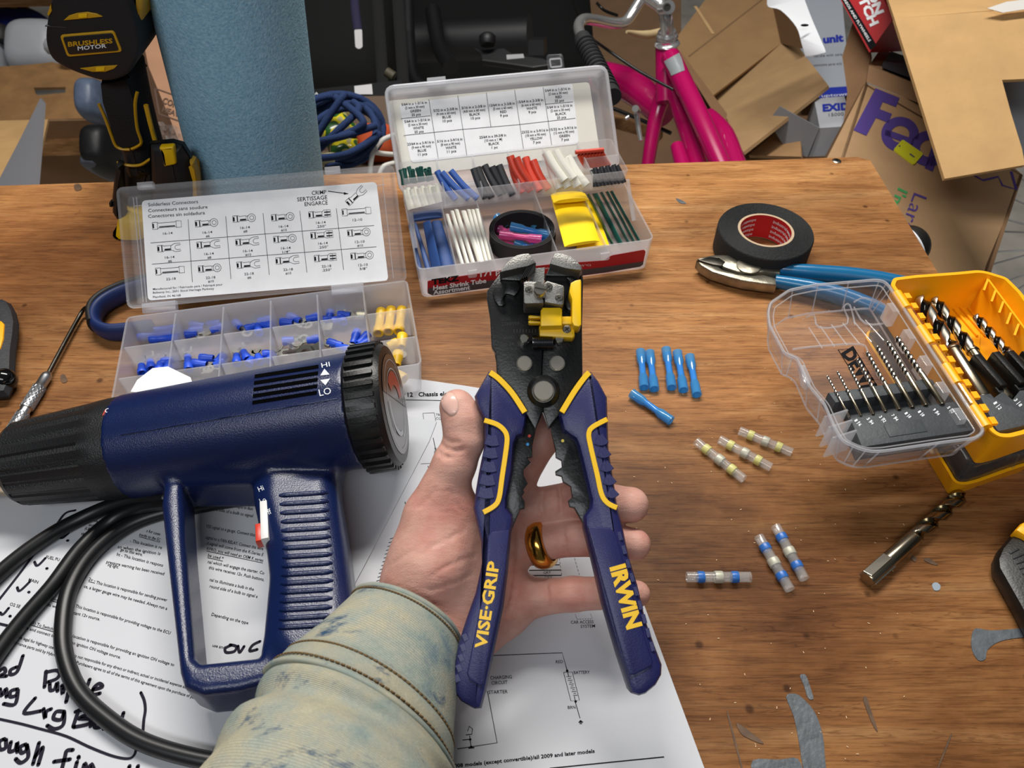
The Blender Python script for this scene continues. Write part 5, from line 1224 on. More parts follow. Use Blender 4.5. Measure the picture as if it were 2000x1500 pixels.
# marker handwriting
S = [[(245, 985), (237, 1068)], [(245, 990), (300, 980), (318, 998), (300, 1025), (255, 1042)], [(265, 1052), (268, 1085), (290, 1080), (305, 1045), (306, 1090)], [(330, 1060), (333, 1104), (345, 1068), (378, 1052)], [(372, 1062), (352, 1148)], [(372, 1068), (402, 1060), (398, 1088), (366, 1098)], [(478, 1028), (450, 1102)], [(495, 1082), (545, 1068), (528, 1050), (500, 1072), (492, 1108), (532, 1102)],
 [(-10, 990), (20, 968), (28, 990), (0, 1010), (35, 1010)], [(122, 902), (92, 985), (58, 1002), (56, 978), (88, 962)], [(0, 1080), (8, 1115), (32, 1078), (35, 1120)], [(92, 1080), (58, 1090), (55, 1120), (86, 1112), (96, 1082), (80, 1160), (20, 1158)],
 [(187, 1128), (128, 1206), (218, 1196)], [(232, 1185), (240, 1234), (246, 1200), (272, 1186)], [(342, 1200), (300, 1200), (285, 1236), (325, 1242), (342, 1204), (336, 1270), (290, 1292), (252, 1274)],
 [(418, 1192), (390, 1278)], [(402, 1200), (462, 1190), (470, 1210), (420, 1236), (478, 1240), (470, 1266), (395, 1282)], [(505, 1188), (482, 1278)], [(548, 1240), (512, 1250), (506, 1284), (545, 1278), (554, 1244), (552, 1292)], [(604, 1258), (570, 1276), (580, 1306), (612, 1300)], [(658, 1206), (622, 1322)], [(656, 1268), (622, 1292), (655, 1330)],
 [(750, 1098), (768, 1140), (774, 1190), (766, 1245), (762, 1305)], [(-20, 1236), (100, 1262), (200, 1288), (350, 1330), (480, 1390), (600, 1436), (680, 1450), (714, 1432), (726, 1390)],
 [(22, 1345), (-4, 1362), (0, 1400), (30, 1392), (32, 1350)], [(58, 1362), (50, 1410), (80, 1402), (92, 1364), (92, 1414)], [(136, 1374), (106, 1390), (116, 1420), (142, 1402), (142, 1374), (150, 1440), (112, 1472), (84, 1452)], [(208, 1366), (176, 1478)], [(186, 1442), (216, 1402), (228, 1396), (204, 1482)],
 [(388, 1404), (356, 1408), (346, 1440), (326, 1520)], [(288, 1466), (372, 1454)], [(410, 1468), (396, 1520)], [(418, 1440), (420, 1446)], [(440, 1520), (452, 1476), (470, 1520), (486, 1480), (505, 1525)], [(690, 1490), (680, 1525)], [(735, 1490), (725, 1525)],
 [(0, 672), (16, 682), (46, 648)], [(92, 538), (106, 556), (158, 508)], [(184, 402), (200, 422), (242, 382)], [(306, 256), (330, 276), (366, 248)], [(-10, 610), (100, 470), (190, 350), (290, 220), (345, 146), (400, 128)], [(-10, 730), (40, 742)],
 [(152, 562), (156, 564)], [(248, 436), (252, 438)], [(52, 690), (56, 692)], [(358, 288), (362, 290)], [(418, 208), (422, 210)],
 [(1232, 845), (1200, 862), (1206, 884), (1248, 878), (1258, 852), (1225, 843)], [(1268, 850), (1276, 884), (1300, 852)], [(1385, 825), (1345, 846), (1330, 876), (1370, 868)],
 [(1225, 1075), (1245, 1090)], [(1255, 1080), (1260, 1104), (1290, 1084), (1295, 1106)], [(1310, 1096), (1350, 1086), (1330, 1078), (1312, 1104), (1350, 1110)], [(1365, 1094), (1400, 1088), (1378, 1080), (1365, 1106), (1400, 1110)]]
T = []
MARK = mat('marker_ink', '#221f2c', .85, spec=.2)
for st in S:
    P = cr([V((*k6(p), 0)) for p in st], 6) if len(st) > 2 else [V((*k6(p), 0)) for p in st]
    hw = .0017 if max(p[1] for p in st) > 840 and st[0][0] < 740 else .0013
    if len(st) > 8: hw = .0011
    T.append(ribbon([mC(p.x, p.y) + V((0, 0, .0001)) for p in P], hw, up))
    for e in (P[0], P[-1]):
        c = mC(e.x, e.y) + V((0, 0, .0001)); T.append(([c + V((math.cos(a) * hw / 2, math.sin(a) * hw / 2, 0)) for a in [i * math.pi / 4 for i in range(8)]], [list(range(8))]))
tag(obj('handwriting', join(*T), MARK, pC, 0, 'thick black marker handwriting'), kind='stuff')
# ================================================================== things on the bench at the right
# ---- roll of black cloth tape
tc_ = Z(1496, 449, .021); tr_ = .0343
tp = thing('tape_roll', 'roll of black cloth tape with a red printed core', 'tape', (tc_.x, tc_.y, 0)); M = Matrix.Translation((tc_.x, tc_.y, .0004))
prof = [(.0200, .001), (.0330, .0005), (tr_, .0015), (tr_, .0190), (.0337, .0203)]
for i in range(14): r_ = .0333 - i * .00095; prof += [(r_, .0205), (r_ - .0004, .0202)]
prof += [(.0200, .0204)]
TAPE = mat('cloth_tape', '#131416', .75, bump=.5, bscale=900, var=.15, vscale=300)
obj('tape', torus_lathe(prof, 64, M), TAPE, tp, 50)
core = obj('core', torus_lathe([(.0182, .0005), (.0200, .0005), (.0200, .0206), (.0182, .0206)], 48, M), mat('core_card', '#b9a184', .8), tp, 50)
rc = obj('core_print', torus_lathe([(.0181, .0008), (.01815, .0008), (.01815, .0204), (.0181, .0204)], 48, M), mat('core_red', '#c01c22', .5), core, 50, 'red printed core lining')
T = []
for row in range(4):
    for k, w in enumerate(('tesa tape', 'industrial tape') * 3):
        g, fs = glyphs(w, .01); n_ = .62 if 'ind' in w else .36; a0 = (k // 2) * 2.1 + (0 if 'ind' in w else 1.35) + 1.0
        vs = []
        for x, y in g:
            a = a0 - x * n_ * 1.8 + .0; z = .0030 + row * .0043 + y * .0026
            vs.append(V((tc_.x + .0180 * math.cos(a), tc_.y + .0180 * math.sin(a), z)))
        T.append((vs, fs))
tag(obj('core_lettering', join(*T), WHITEM, rc, 0), kind='stuff')
# ---- diagonal cutters
PLB = mat('blue_dipped_vinyl', '#0f6696', .3, coat=.3)
PST = mat('worn_steel', '#8f8a7c', .38, .85, var=.35, vscale=90, bump=.3, bscale=200)
dc = thing('diagonal_cutters', 'worn diagonal cutting pliers with blue dipped handles beside the tape', 'pliers', Z(1440, 530))
def zpl(name, pts, z1, t, m, b, par, k=0, label=None):
    if k: pts = [(p.x, p.y) for p in cr([V((a, c, 0)) for a, c in pts], k, True)]
    return obj(name, plate([Z(a, c, z1) for a, c in pts], V((0, 0, 1)), t, b), m, par, 35, label)
zpl('jaw', [(1361, 506), (1372, 501), (1395, 497), (1420, 497), (1447, 502), (1475, 511), (1513, 521), (1525, 525), (1524, 534), (1495, 530), (1470, 533), (1440, 530), (1415, 521), (1400, 512), (1380, 507)], .0125, .0095, PST, .0014, dc)
zpl('jaw', [(1362, 509), (1380, 511), (1400, 517), (1412, 526), (1440, 534), (1468, 537), (1492, 536), (1517, 543), (1517, 556), (1490, 553), (1454, 548), (1426, 541), (1391, 530), (1369, 517)], .0115, .0085, PST, .0014, dc)
zpl('cutting_edge', [(1364, 507), (1385, 501), (1405, 503), (1417, 511), (1410, 519), (1392, 516), (1375, 511)], .0130, .003, DSTEEL, .0006, dc)
p = Z(1462, 520, .0125); obj('pivot', lathe([(.0085, 0), (.0085, .0008), (.0075, .0012)], 24, Matrix.Translation(p)), PST, dc)
def vinyl(pts, rs, z): return tube(cr([Z(a, b, zz) for (a, b), zz in zip(pts, z)], 6), [r_ for r_ in np.interp(np.linspace(0, 1, (len(pts) - 1) * 6 + 1), np.linspace(0, 1, len(rs)), rs)], 16, flat=1.1)
obj('handle', vinyl([(1519, 526), (1580, 532), (1650, 538), (1705, 545), (1745, 552), (1790, 560), (1850, 570)], [.0040, .0056, .0060, .0060, .0058, .0054, .005], [.0095, .009, .009, .009, .009, .009, .009]), PLB, dc, 60, 'blue vinyl handle')
obj('handle', vinyl([(1513, 549), (1580, 562), (1640, 577), (1700, 600), (1745, 622)], [.0042, .0056, .0060, .0060, .005], [.0085, .0085, .0085, .0085, .0085]), PLB, dc, 60, 'blue vinyl handle')
# ---- blue butt connectors
zz = .0032
lbs = ['leftmost blue butt connector of the row of five', 'second blue butt connector from the left in the row of five', 'middle blue butt connector of the row of five', 'fourth blue butt connector from the left in the row of five', 'rightmost blue butt connector of the row of five', 'blue butt connector lying slanted below the row of five']
for (a, b), lb in zip((((1251, 686), (1258, 757)), ((1269, 688), (1278, 760)), ((1301, 682), (1312, 757)), ((1323, 688), (1335, 762)), ((1347, 696), (1361, 771)), ((1234, 768), (1311, 822))), lbs):
    splice(Z(*b, zz), Z(*a, zz), .0030, 'blue', lb, 'blue butt connectors on the bench')
# ---- solder sleeves
SLV = clear('sleeve_plastic', '#ffffff', .20, .1, '#f4f2ee', .5)
BANDS = {'yellow': mat('band_yellow', '#c9c47a', .4), 'blue': mat('band_blue', '#2f68b4', .35)}
def sleeve(a, b, col, label):
    p0, p1 = Z(*a, .0030), Z(*b, .0030); d = p1 - p0; L = d.length; M = fr_dir(p0, d); r_ = .0027
    t = thing('solder_sleeve', label, 'connector', (p0 + p1) / 2 - V((0, 0, .003)), f'{col} banded solder sleeves on the bench')
    obj('sleeve', torus_lathe([(r_, 0), (r_, L * .42), (r_ * 1.16, L * .44), (r_ * 1.16, L * .56), (r_, L * .58), (r_, L), (r_ * .84, L), (r_ * .84, 0)], 18, M), SLV, t, 40)
    for f in (.17, .70): obj('adhesive_band', torus_lathe([(r_ * 1.07, L * f), (r_ * 1.12, L * (f + .02)), (r_ * 1.12, L * (f + .085)), (r_ * 1.07, L * (f + .105)), (r_ * .8, L * (f + .105)), (r_ * .8, L * f)], 18, M), BANDS[col], t, 50, f'{col} band')
    obj('solder_ring', torus_lathe([(r_ * 1.12, L * .44), (r_ * 1.18, L * .46), (r_ * 1.18, L * .54), (r_ * 1.12, L * .56), (r_ * .7, L * .56), (r_ * .7, L * .44)], 18, M), mat('solder', '#b9b7a6', .45, .2), t, 50)
sleeve((1360, 862), (1453, 936), 'yellow', 'yellow banded solder sleeve nearest the wire stripper'); sleeve((1405, 858), (1506, 913), 'yellow', 'middle one of the three yellow banded solder sleeves'); sleeve((1444, 841), (1547, 884), 'yellow', 'yellow banded solder sleeve nearest the drill bit case')
sleeve((1341, 1127), (1466, 1127), 'blue', 'blue banded solder sleeve lying level by itself'); sleeve((1482, 1048), (1543, 1152), 'blue', 'left one of two parallel blue banded solder sleeves'); sleeve((1515, 1028), (1571, 1131), 'blue', 'right one of two parallel blue banded solder sleeves')
# ---- drill bits
BRONZE = mat('bronze_steel', '#a09682', .26, 1.0); FLUTE = mat('black_flute', '#2a2826', .22, .7)
def twist(p0, p1, r_, turns, fl=.6, n=32, shank_r=None):
    """flutes from the tip p0; returns flute and shank geometry"""
    d = p1 - p0; L = d.length; M = fr_dir(p0, d); Lf = L * fl; ns = int(turns * 22) + 4; rings = []
    for i in range(ns + 1):
        t = i / ns; s = Lf * t; tap = min(1, .12 + t * ns / 2.5) if i < 3 else 1; deep = 1 if t < .88 else (1 - t) / .12
        ring = []
        for k in range(n):
            a = 2 * math.pi * k / n; w = (math.cos(2 * a) + 1) / 2; u_ = max(0, min(1, (w - .42) / .5)); f = 1 - .50 * deep * u_ * u_ * (3 - 2 * u_)
            aa = a + 2 * math.pi * turns * t
            ring.append(V((r_ * f * tap * math.cos(aa), r_ * f * tap * math.sin(aa), s)))
        rings.append(ring)
    sr = shank_r or r_
    sh = lathe([(r_ * .99, Lf), (r_ * .99, Lf + (L - Lf) * .02), (sr, Lf + (L - Lf) * .03), (sr, L - sr * .2), (sr * .85, L)], 24, M)
    return xf(loft(rings), M), sh, M, L, Lf
def drill_bit(p0, p1, r_, turns, label, group=None, fl=.6, m1=FLUTE, m2=BRONZE, shank_r=None, land=None):
    t = thing('drill_bit', label, 'drill bit', ((p0 + p1) / 2), group)
    a, b, M, L, Lf = twist(p0, p1, r_, turns, fl, shank_r=shank_r)
    fo = obj('flutes', a, land or m2, t, 40); obj('shank', b, m2, t, 40)
    fo.data.materials.append(m1); Mi = M.inverted(); loc = [Mi @ v for v in a[0]]
    for pl in fo.data.polygons:
        if sum(math.hypot(loc[v].x, loc[v].y) for v in pl.vertices) / len(pl.vertices) < r_ * .90: pl.material_index = 1
    return t, M, L, Lf
a_, b_ = Z(1882, 964, .0046), Z(1693, 1132, .0046)
DFL = mat('bronze_flute', '#6d6046', .2, 1.0, var=.2, vscale=200)
t, M, L, Lf = drill_bit(a_, b_, .0042, 1.75, 'loose thick drill bit lying by itself on the bench', None, .54, DFL, BRONZE)
t_m = mat('shank_marks', '#3a362e', .5)
for ang in (20, 140, 260):
    obj('shank_flat', xf(box(-.0023, .0023, .0036, .00425, L * .80, L * .995, .0002), M @ Matrix.Rotation(R(ang), 4, 'Z')), STEEL, t, 0)
# ---- hook pick at the left
pk = thing('hook_pick', 'steel hook pick with a knurled handle beside the heat gun nozzle', 'pick', Z(90, 720))
zk = .0042
obj('shaft', tube(cr([Z(179, 606, .009), Z(172, 601, .008), Z(165, 603, .0065), Z(156, 616, zk), Z(126, 670, zk), Z(94, 730, zk)], 5), .00135, 10), DSTEEL, pk, 60)
pa_, pb_ = Z(95, 728, .0044), Z(8, 868, .0044); dd = pb_ - pa_; Lk = dd.length; Mk = fr_dir(pa_, dd)
ALU = mat('aluminium', '#b9babd', .32, 1.0)
obj('handle', lathe([(.0016, 0), (.0030, .002), (.0033, .004), (.0033, Lk * .2), (.0037, Lk * .21), (.0037, Lk * .52), (.0031, Lk * .53), (.0031, Lk * .58), (.0037, Lk * .59), (.0037, Lk)], 24, Mk), ALU, pk, 40)
kn = []
for s in (1, -1):
    for k in range(12):
        for f0, f1 in ((.215, .515), (.595, .99)):
            pts = [Mk @ V((.00372 * math.cos(2 * math.pi * k / 12 + s * t * 2.6 * (f1 - f0) / .3), .00372 * math.sin(2 * math.pi * k / 12 + s * t * 2.6 * (f1 - f0) / .3), Lk * (f0 + (f1 - f0) * t))) for t in [i / 10 for i in range(11)]]
            kn.append(tube(pts, .00030, 4, cap=False))
tag(obj('knurling', join(*kn), ALU, pk, 60), kind='stuff')
# ---- looped blue handle under the connector case
lh = thing('looped_handle', 'blue and black looped tool handle sticking out from under the connector case', 'handle', Z(215, 640))
pth = [(300, 556), (262, 566), (226, 580), (198, 598), (186, 618), (190, 637), (210, 648), (240, 648), (300, 640)]
HB = mat('blue_rubber', '#14295e', .5)
obj('grip', tube(cr([Z(a, b, .0085) for a, b in pth], 6), .0038, 14, flat=1.9), HB, lh, 60)
obj('outer_band', tube(cr([Z(a - 7, b - 7, .0095) for a, b in pth[:5]] + [Z(182, 636, .009)], 6), .0032, 12, flat=2.1), mat('band_black', '#141416', .55), lh, 60)
# ---- black and yellow tool at the left edge
lt = thing('utility_tool', 'black and yellow handled tool cut off by the left edge', 'tool', Z(0, 680))
zpl('body', [(-60, 590), (4, 577), (14, 582), (24, 600), (29, 622), (27, 645), (22, 680), (20, 735), (8, 762), (-60, 770)], .012, .0115, mat('tool_rubber', '#25262a', .6, bump=.3, bscale=500), .006, lt)
zpl('yellow_panel', [(-50, 622), (2, 626), (8, 632), (6, 660), (0, 680), (-50, 700)], .0130, .003, YELP, .001, lt)
p = Z(10, 742, .0085); obj('knob', lathe([(.001, -.007), (.005, -.0055), (.0068, -.002), (.0068, .002), (.005, .0055), (.001, .007)], 20, Matrix.Translation(p)), mat('gloss_black', '#0c0c0d', .12), lt, 60)
# ---- black and yellow tool at the right edge
rt = thing('tool_battery', 'black battery pack with a yellow corner at the right edge', 'battery', Z(2000, 1150))
zpl('body', [(1984, 1036), (1958, 1066), (1949, 1088), (1951, 1106), (1990, 1175), (2040, 1270), (2200, 1280), (2200, 1010)], .012, .0116, BLACKP, .004, rt)
zpl('yellow_top', [(1984, 1034), (1996, 1020), (2040, 1000), (2200, 990), (2200, 1060), (2010, 1050)], .016, .008, YELP, .002, rt)
for i in range(6): zpl('vent_rib', [(1972 + i * 6, 1078 + i * 10), (1990 + i * 10, 1070 + i * 10), (1992 + i * 10, 1073 + i * 10), (1974 + i * 6, 1082 + i * 10)], .0124, .001, mat('rib_black', '#222326', .5), .0002, rt)

# ================================================================== drill bit cases
ZR = .058
rimY = [(1742, 556), (1747, 544), (1787, 539), (1868, 533), (1910, 529), (1926, 531), (1965, 543), (1992, 570), (2050, 650), (2122, 760), (2130, 790), (2118, 806), (2060, 824), (2000, 845), (1972, 852), (1952, 851), (1938, 842), (1928, 826)]
YW = [Z(a, b, ZR) for a, b in rimY]; y2 = [(p.x, p.y) for p in YW]
y2 = [tuple(p) for p in rnd(ccw(y2), .002, 3)]
ybot = inset(y2, .0035)
yc = thing('drill_bit_case', 'open yellow drill bit case with a clear lid folded out to the left', 'case', V((sum(p[0] for p in y2) / len(y2), sum(p[1] for p in y2) / len(y2), .0305)))
yb = obj('body', tubpoly(ybot, y2, .0305, ZR, .0016, .0016, .0007), YELP, yc, 35, 'yellow case half')
# walls and ribs inside
for i in range(5):
    a, b = (1932 + i * 15, 545 + i * 22), (1944 + i * 15, 575 + i * 22)
    P = [Z(a[0], a[1], .057), Z(a[0] - 8, a[1] + 22, .057), Z(a[0] - 8, a[1] + 22, .033), Z(a[0], a[1], .033)]
    obj('wall_rib', plate(P, (P[1] - P[0]).cross(P[2] - P[0]), .0012), YELP, yb, 0)
q0, q1 = Z(1932, 545, .057), Z(2040, 690, .057)
P = [q0, q1, V((q1.x, q1.y, .033)), V((q0.x, q0.y, .033))]; obj('inner_wall', plate(P, (P[1] - P[0]).cross(P[2] - P[0]), .0012), YELP, yb, 0)
for i in range(3): P = [Z(1848 + i * 16, 585 + i * 2, .0335), Z(1852 + i * 16, 585 + i * 2, .0335), Z(1912 + i * 16, 655, .0335), Z(1908 + i * 16, 655, .0335)]; obj('floor_rib', plate(P, V((0, 0, 1)), .001), YELP, yb, 0)
# hinge knuckles
hb, hf = Z(1750, 572, ZR - .001), Z(1928, 838, ZR - .001)
for i in range(7):
    a = hb.lerp(hf, i / 7 + .006); b = hb.lerp(hf, (i + 1) / 7 - .006)
    obj('hinge_knuckle', tube([a, b], .0030, 12), YELP if i % 2 == 0 else CLEAR, yc, 40)
for i in range(12):
    c = hb.lerp(hf, (i + .5) / 12) + V((.0045, 0, .001)); obj('rim_tooth', xf(box(-.0016, .0016, -.0022, .0022, -.001, .0008), rotz(c, 5)), YELP, yc, 0)
# clear lid
rimL = [(1737, 558), (1727, 549), (1709, 546), (1650, 551), (1590, 556), (1541, 566), (1503, 592), (1499, 612), (1502, 636), (1532, 692), (1556, 701), (1580, 755), (1608, 788), (1630, 838), (1645, 862), (1676, 877), (1701, 883), (1728, 882), (1842, 865), (1905, 857), (1919, 847), (1921, 838)]
LW = ccw([(p.x, p.y) for p in (Z(a, b, ZR) for a, b in rimL)]); LW = [tuple(p) for p in rnd(LW, .0025, 3)]
CL2 = clear('case_lid_plastic', '#fbfcff', .05, .05, '#f0f3f8', .5)
cl = obj('lid', tubpoly(inset(LW, .0045), LW, .0385, ZR, .0013, .0013, .0009), CL2, yc, 35, 'clear plastic lid')
obj('lid_rim', tube([V((x, y, ZR)) for x, y in inset(LW, .0004)], .0009, 6, closed=True), clear('lid_edge_plastic', '#ffffff', .35, .08, '#f2f5fa', .5), cl, 60)
LEDGE = clear('lid_edge_plastic2', '#ffffff', .3, .08, '#f2f5fa', .5)
obj('lid_foot', tube([V((x, y, .0388)) for x, y in inset(LW, .0046)], .0006, 6, closed=True), LEDGE, cl, 60)
obj('lid_lip', tube([V((x, y, ZR - .0015)) for x, y in inset(LW, .0035)], .0004, 6, closed=True), LEDGE, cl, 60)
ib_ = inset(LW, .0046)
for i in range(0, len(LW), 4): obj('lid_corner', tube([V((*ib_[i], .0390)), V((*LW[i], ZR))], .0004, 5), LEDGE, cl, 60)
# mouldings in the lid
for pts in ([(1575, 620), (1590, 615), (1600, 640), (1655, 632), (1648, 600), (1660, 596), (1670, 634)], [(1668, 590), (1690, 582), (1735, 600), (1735, 628), (1690, 632), (1668, 600)], [(1548, 682), (1600, 676), (1680, 672), (1696, 690), (1715, 735)]):
    obj('moulded_rib', tube(cr([Z(a, b, .0402) for a, b in pts], 3), .0006, 6), LEDGE, cl, 60)
for i in range(6): obj('moulded_rib', tube([Z(1580 + i * 22, 640 - i * 3, .0402), Z(1606 + i * 24, 680 - i * 3, .0402)], .0004, 5), LEDGE, cl, 60)
for i in range(5):
    a = Z(1765 + i * 33, 600 + i * 52, ZR - .001) + V((-.006, 0, 0)); obj('lid_tab', xf(box(-.002, .002, -.004, .004, -.012, 0, .0003), rotz(a, 8)), LEDGE, cl, 0)
for i in range(3):
    a = Z(1625 + i * 8, 830 + i * 20, .046); obj('lid_web', xf(box(-.008, .006, -.0005, .0005, -.006, .010), rotz(a, 20)), LEDGE, cl, 0)
lc = [Z(*p, ZR) for p in ((1563, 712), (1573, 712), (1585, 745), (1578, 752), (1568, 742))]; obj('lid_catch', plate(lc, V((0, 0, 1)), .005, .0006), LEDGE, cl)
mD = MZ(.0402)
br_ = obj('brand_print', join(ptext('DEWALT', (1644, 689), (1716, 806), 25, mD, .05), pline([(1637, 683), (1662, 681)], .0004, mD, up), pline([(1637, 683), (1700, 785)], .0006, mD, up), pline([(1668, 680), (1730, 782)], .0006, mD, up)), INK, cl, 0, 'black printed brand lettering')
# grey holder in the lid
gh = zpl('bit_holder', [(1660, 816), (1866, 783), (1880, 800), (1903, 840), (1684, 873)], .0530, .012, GREYP, .0008, yc, 0, 'grey bit holder with white sizes')
zpl('bit_holder', [(1618, 766), (1814, 738), (1823, 742), (1832, 757), (1632, 786)], .0530, .012, GREYP, .0008, yc)
zpl('holder_floor', [(1630, 784), (1830, 754), (1868, 785), (1658, 818)], .0450, .004, GREYP, 0, yc)
zpl('holder_panel', [(1726, 830), (1800, 818), (1812, 842), (1738, 853)], .0534, .0008, GREYP, .0002, gh)
bits = [((1615, 733), (1660, 815)), ((1635, 725), (1682, 812)), ((1658, 715), (1706, 809)), ((1675, 701), (1730, 804)), ((1693, 687), (1757, 800)), ((1713, 676), (1783, 796)), ((1733, 667), (1809, 792)), ((1751, 658), (1841, 790))]
siz = ['1/16', '5/64', '3/32', '7/64', '1/8', '1/8', '9/64', '5/32']
ordn = ['thinnest and leftmost', 'second thinnest', 'third thinnest', 'fourth thinnest', 'fourth thickest', 'third thickest', 'second thickest', 'thickest and rightmost']
for i, (a, b) in enumerate(bits):
    r_ = .00062 + i * .00014
    drill_bit(Z(*a, .0545), Z(*b, .0535), r_, 3.6 + i * .1, f'{ordn[i]} of the small drill bits in the clear lid', 'small drill bits in the lid', .56, FLUTE, BRONZE, land=STEEL)
mS = MZ(.05312); T = []
for s, (x, y) in zip(siz, ((1672, 822), (1696, 819), (1720, 815), (1744, 812), (1770, 808), (1796, 805), (1825, 801), (1853, 797))):
    a, b = s.split('/'); T.append(ptext_c(a, (x, y - 1), 60, 3.5 * len(a), 6, mS, .02)); T.append(ptext_c(b, (x + 7, y + 6), 60, 3.6 * len(b), 6, mS, .02)); T.append(pline([(x + 1, y + 6), (x + 7, y + 1)], .0003, mS, up))
obj('size_print', join(*T), WHITEM, gh, 0)
# holder and big bits in the yellow half
g2 = zpl('bit_holder', [(1913, 771), (1935, 768), (1942, 776), (1958, 764), (1978, 780), (1992, 762), (2060, 756), (2085, 800), (2040, 820), (1990, 834), (1950, 842), (1942, 830)], .0520, .018, GREYP, .0006, yc, 0, 'grey bit holder with white sizes')
T = []
for s, (x, y) in (('1/2', (1944, 789)), ('3/8', (1984, 783))):
    a, b = s.split('/'); T.append(ptext_c(a, (x, y - 2), 60, 4, 7, MZ(.05215), .02)); T.append(ptext_c(b, (x + 9, y + 8), 60, 4.5, 7, MZ(.05215), .02)); T.append(pline([(x + 1, y + 7), (x + 9, y + 1)], .0003, MZ(.05215), up))
obj('size_print', join(*T), WHITEM, g2, 0)
BFL = mat('big_flute', '#161514', .14, .6)
big = [((1794, 580), (1922, 778), .0046, 1.35, 'thickest drill bit in the yellow case, nearest the hinge'), ((1823, 582), (1968, 779), .0036, 1.7, 'second thick drill bit from the hinge in the yellow case'), ((1904, 616), (2030, 760), .0029, 2.0, 'third drill bit from the hinge in the yellow case'), ((1979, 643), (2075, 755), .0025, 2.0, 'drill bit tip at the far right of the yellow case')]
for a, b, r_, tu, lb in big: drill_bit(Z(*a, .044), Z(*b, .048), r_, tu, lb, None, .56, BFL, BRONZE, r_ * .82, STEEL)
for (x, y) in ((1925, 735), (1962, 730), (1990, 728), (2020, 728)):
    c = Z(x, y, .0475); obj('bit_clip', xf(join(box(-.0022, .0022, -.012, .012, -.010, .006, .0008), box(-.003, .003, -.0145, -.0100, -.010, .003, .0008)), rotz(c, 12)), BLACKP, yc, 35)
# closed case underneath
sh = lambda pts, dx, dy: [(x + dx, y + dy) for x, y in pts]
lowo = sh(inset(y2, .0005), -.001, .001)
c2 = thing('drill_bit_case', 'closed yellow drill bit case with a clear lid under the open one', 'case', V((sum(p[0] for p in y2) / len(y2), sum(p[1] for p in y2) / len(y2), 0)))
obj('body', tubpoly(inset(lowo, .003), lowo, .0002, .0135, .0018, .002), YELP, c2, 35, 'yellow case half')
obj('lid', prism(inset(lowo, .0012), .0132, .0300, .0022), clear('lower_lid_plastic', '#b9bcc0', .12, .08, '#d8dade', .5), c2, 35, 'clear plastic lid')
obj('bit_holder', prism(inset(lowo, .006), .003, .024, .001), mat('dark_holder', '#1a1b1d', .5), c2, 35)
for i in range(5):
    p = V(lowo[0]); 
for x in (1905, 1925, 1962, 1980):
    a, b = Z(x - 4, 920 - (x - 1905) * .12, .014), Z(x + 8, 893 - (x - 1905) * .1, .028); obj('lid_rib', tube([a + V((0, -.0008, 0)), b + V((0, -.0008, 0))], .0008, 6), CLEAR, c2, 40)
# ================================================================== towel roll and drill at the back of the bench
TOWEL = mat('blue_towel', '#7fb0cc', .95, var=.22, vscale=420, bump=.9, bscale=600, col2='#9cc8de')
bc = V((-.199, .523, .0006)); td = V((.085, 0.0, 1)).normalized(); MTW = fr_dir(bc, td)
tw = thing('towel_roll', 'upright roll of blue shop towels behind the connector case', 'towel roll', bc)
n = 72; rings = []
for z, r_ in ((0, .0462), (.0005, .0480), (.05, .0484), (.12, .0484), (.2, .0486), (.26, .0486), (.2605, .0470)):
    rings.append([V((r_ * (1 + .004 * math.sin(5 * 2 * math.pi * k / n) + .0035 * math.sin(11 * 2 * math.pi * k / n + z * 40)) * math.cos(2 * math.pi * k / n), r_ * (1 + .004 * math.sin(5 * 2 * math.pi * k / n)) * math.sin(2 * math.pi * k / n), z)) for k in range(n)])
obj('towel', xf(loft(rings), MTW), TOWEL, tw, 60)
obj('cardboard_core', torus_lathe([(.0195, .2605), (.0215, .2605), (.0215, .2615), (.0195, .2615)], 32, MTW), CARD, tw, 60)
# ---- power drill seen from behind
YD = .470
vP = lambda y: (lambda a, b, off=0.0: YP(a, b, y - off))
nV = V((0, -1, 0))
RUB = mat('drill_rubber', '#15161a', .62, bump=.25, bscale=700); RUB2 = mat('drill_black', '#1a1b1d', .45); DYEL = mat('drill_yellow', '#c99a16', .4)
dr = thing('power_drill', 'black and yellow cordless drill standing on its battery behind the connector case', 'power drill', V((YP(270, 400, .49).x, .49, 0)))
def vpl(name, pts, y, t, m, b, par=dr, k=0, label=None):
    if k: pts = [(p.x, p.y) for p in cr([V((a, c, 0)) for a, c in pts], k, True)]
    vs, fs = plate([YP(a, c, y) for a, c in pts], nV, t, b, 3)
    return obj(name, ([V((v.x, v.y, max(v.z, .0008))) for v in vs], fs), m, par, 40, label)
hd = vpl('motor_housing', [tuple(p) for p in rnd([(112, -50), (92, 25), (86, 80), (98, 118), (140, 141), (205, 163), (250, 150), (270, 112), (270, 70), (255, 15), (232, -50)], 26, 4)], YD, .05, RUB, .0028, dr)
vpl('gear_housing', [(120, -60), (230, -60), (262, -40), (275, 10), (270, 70), (262, 110), (240, 130), (120, 110), (100, 40)], YD + .03, .10, RUB2, .012)
vpl('yellow_housing', [(232, -60), (262, -50), (279, 0), (276, 40), (268, 62), (258, 20), (243, -20)], YD + .008, .06, DYEL, .004, dr)
vpl('label_frame', [tuple(p) for p in rnd([(116, 69), (222, 60), (239, 102), (131, 112)], 7)], YD - .0010, .004, DYEL, .0006, hd)
pn = vpl('label_panel', [tuple(p) for p in rnd([(122, 73), (219, 65), (232, 99), (134, 107)], 5)], YD - .0016, .003, RUB2, .0003, hd)
mV = vP(YD - .0018)
obj('lettering', ptext('BRUSHLESS', (133, 91), (220, 84), 9, mV, .03), DYEL, pn, 0); obj('lettering', ptext('MOTOR', (152, 98.5), (208, 93), 7.5, mV, .02), WHITEM, pn, 0)
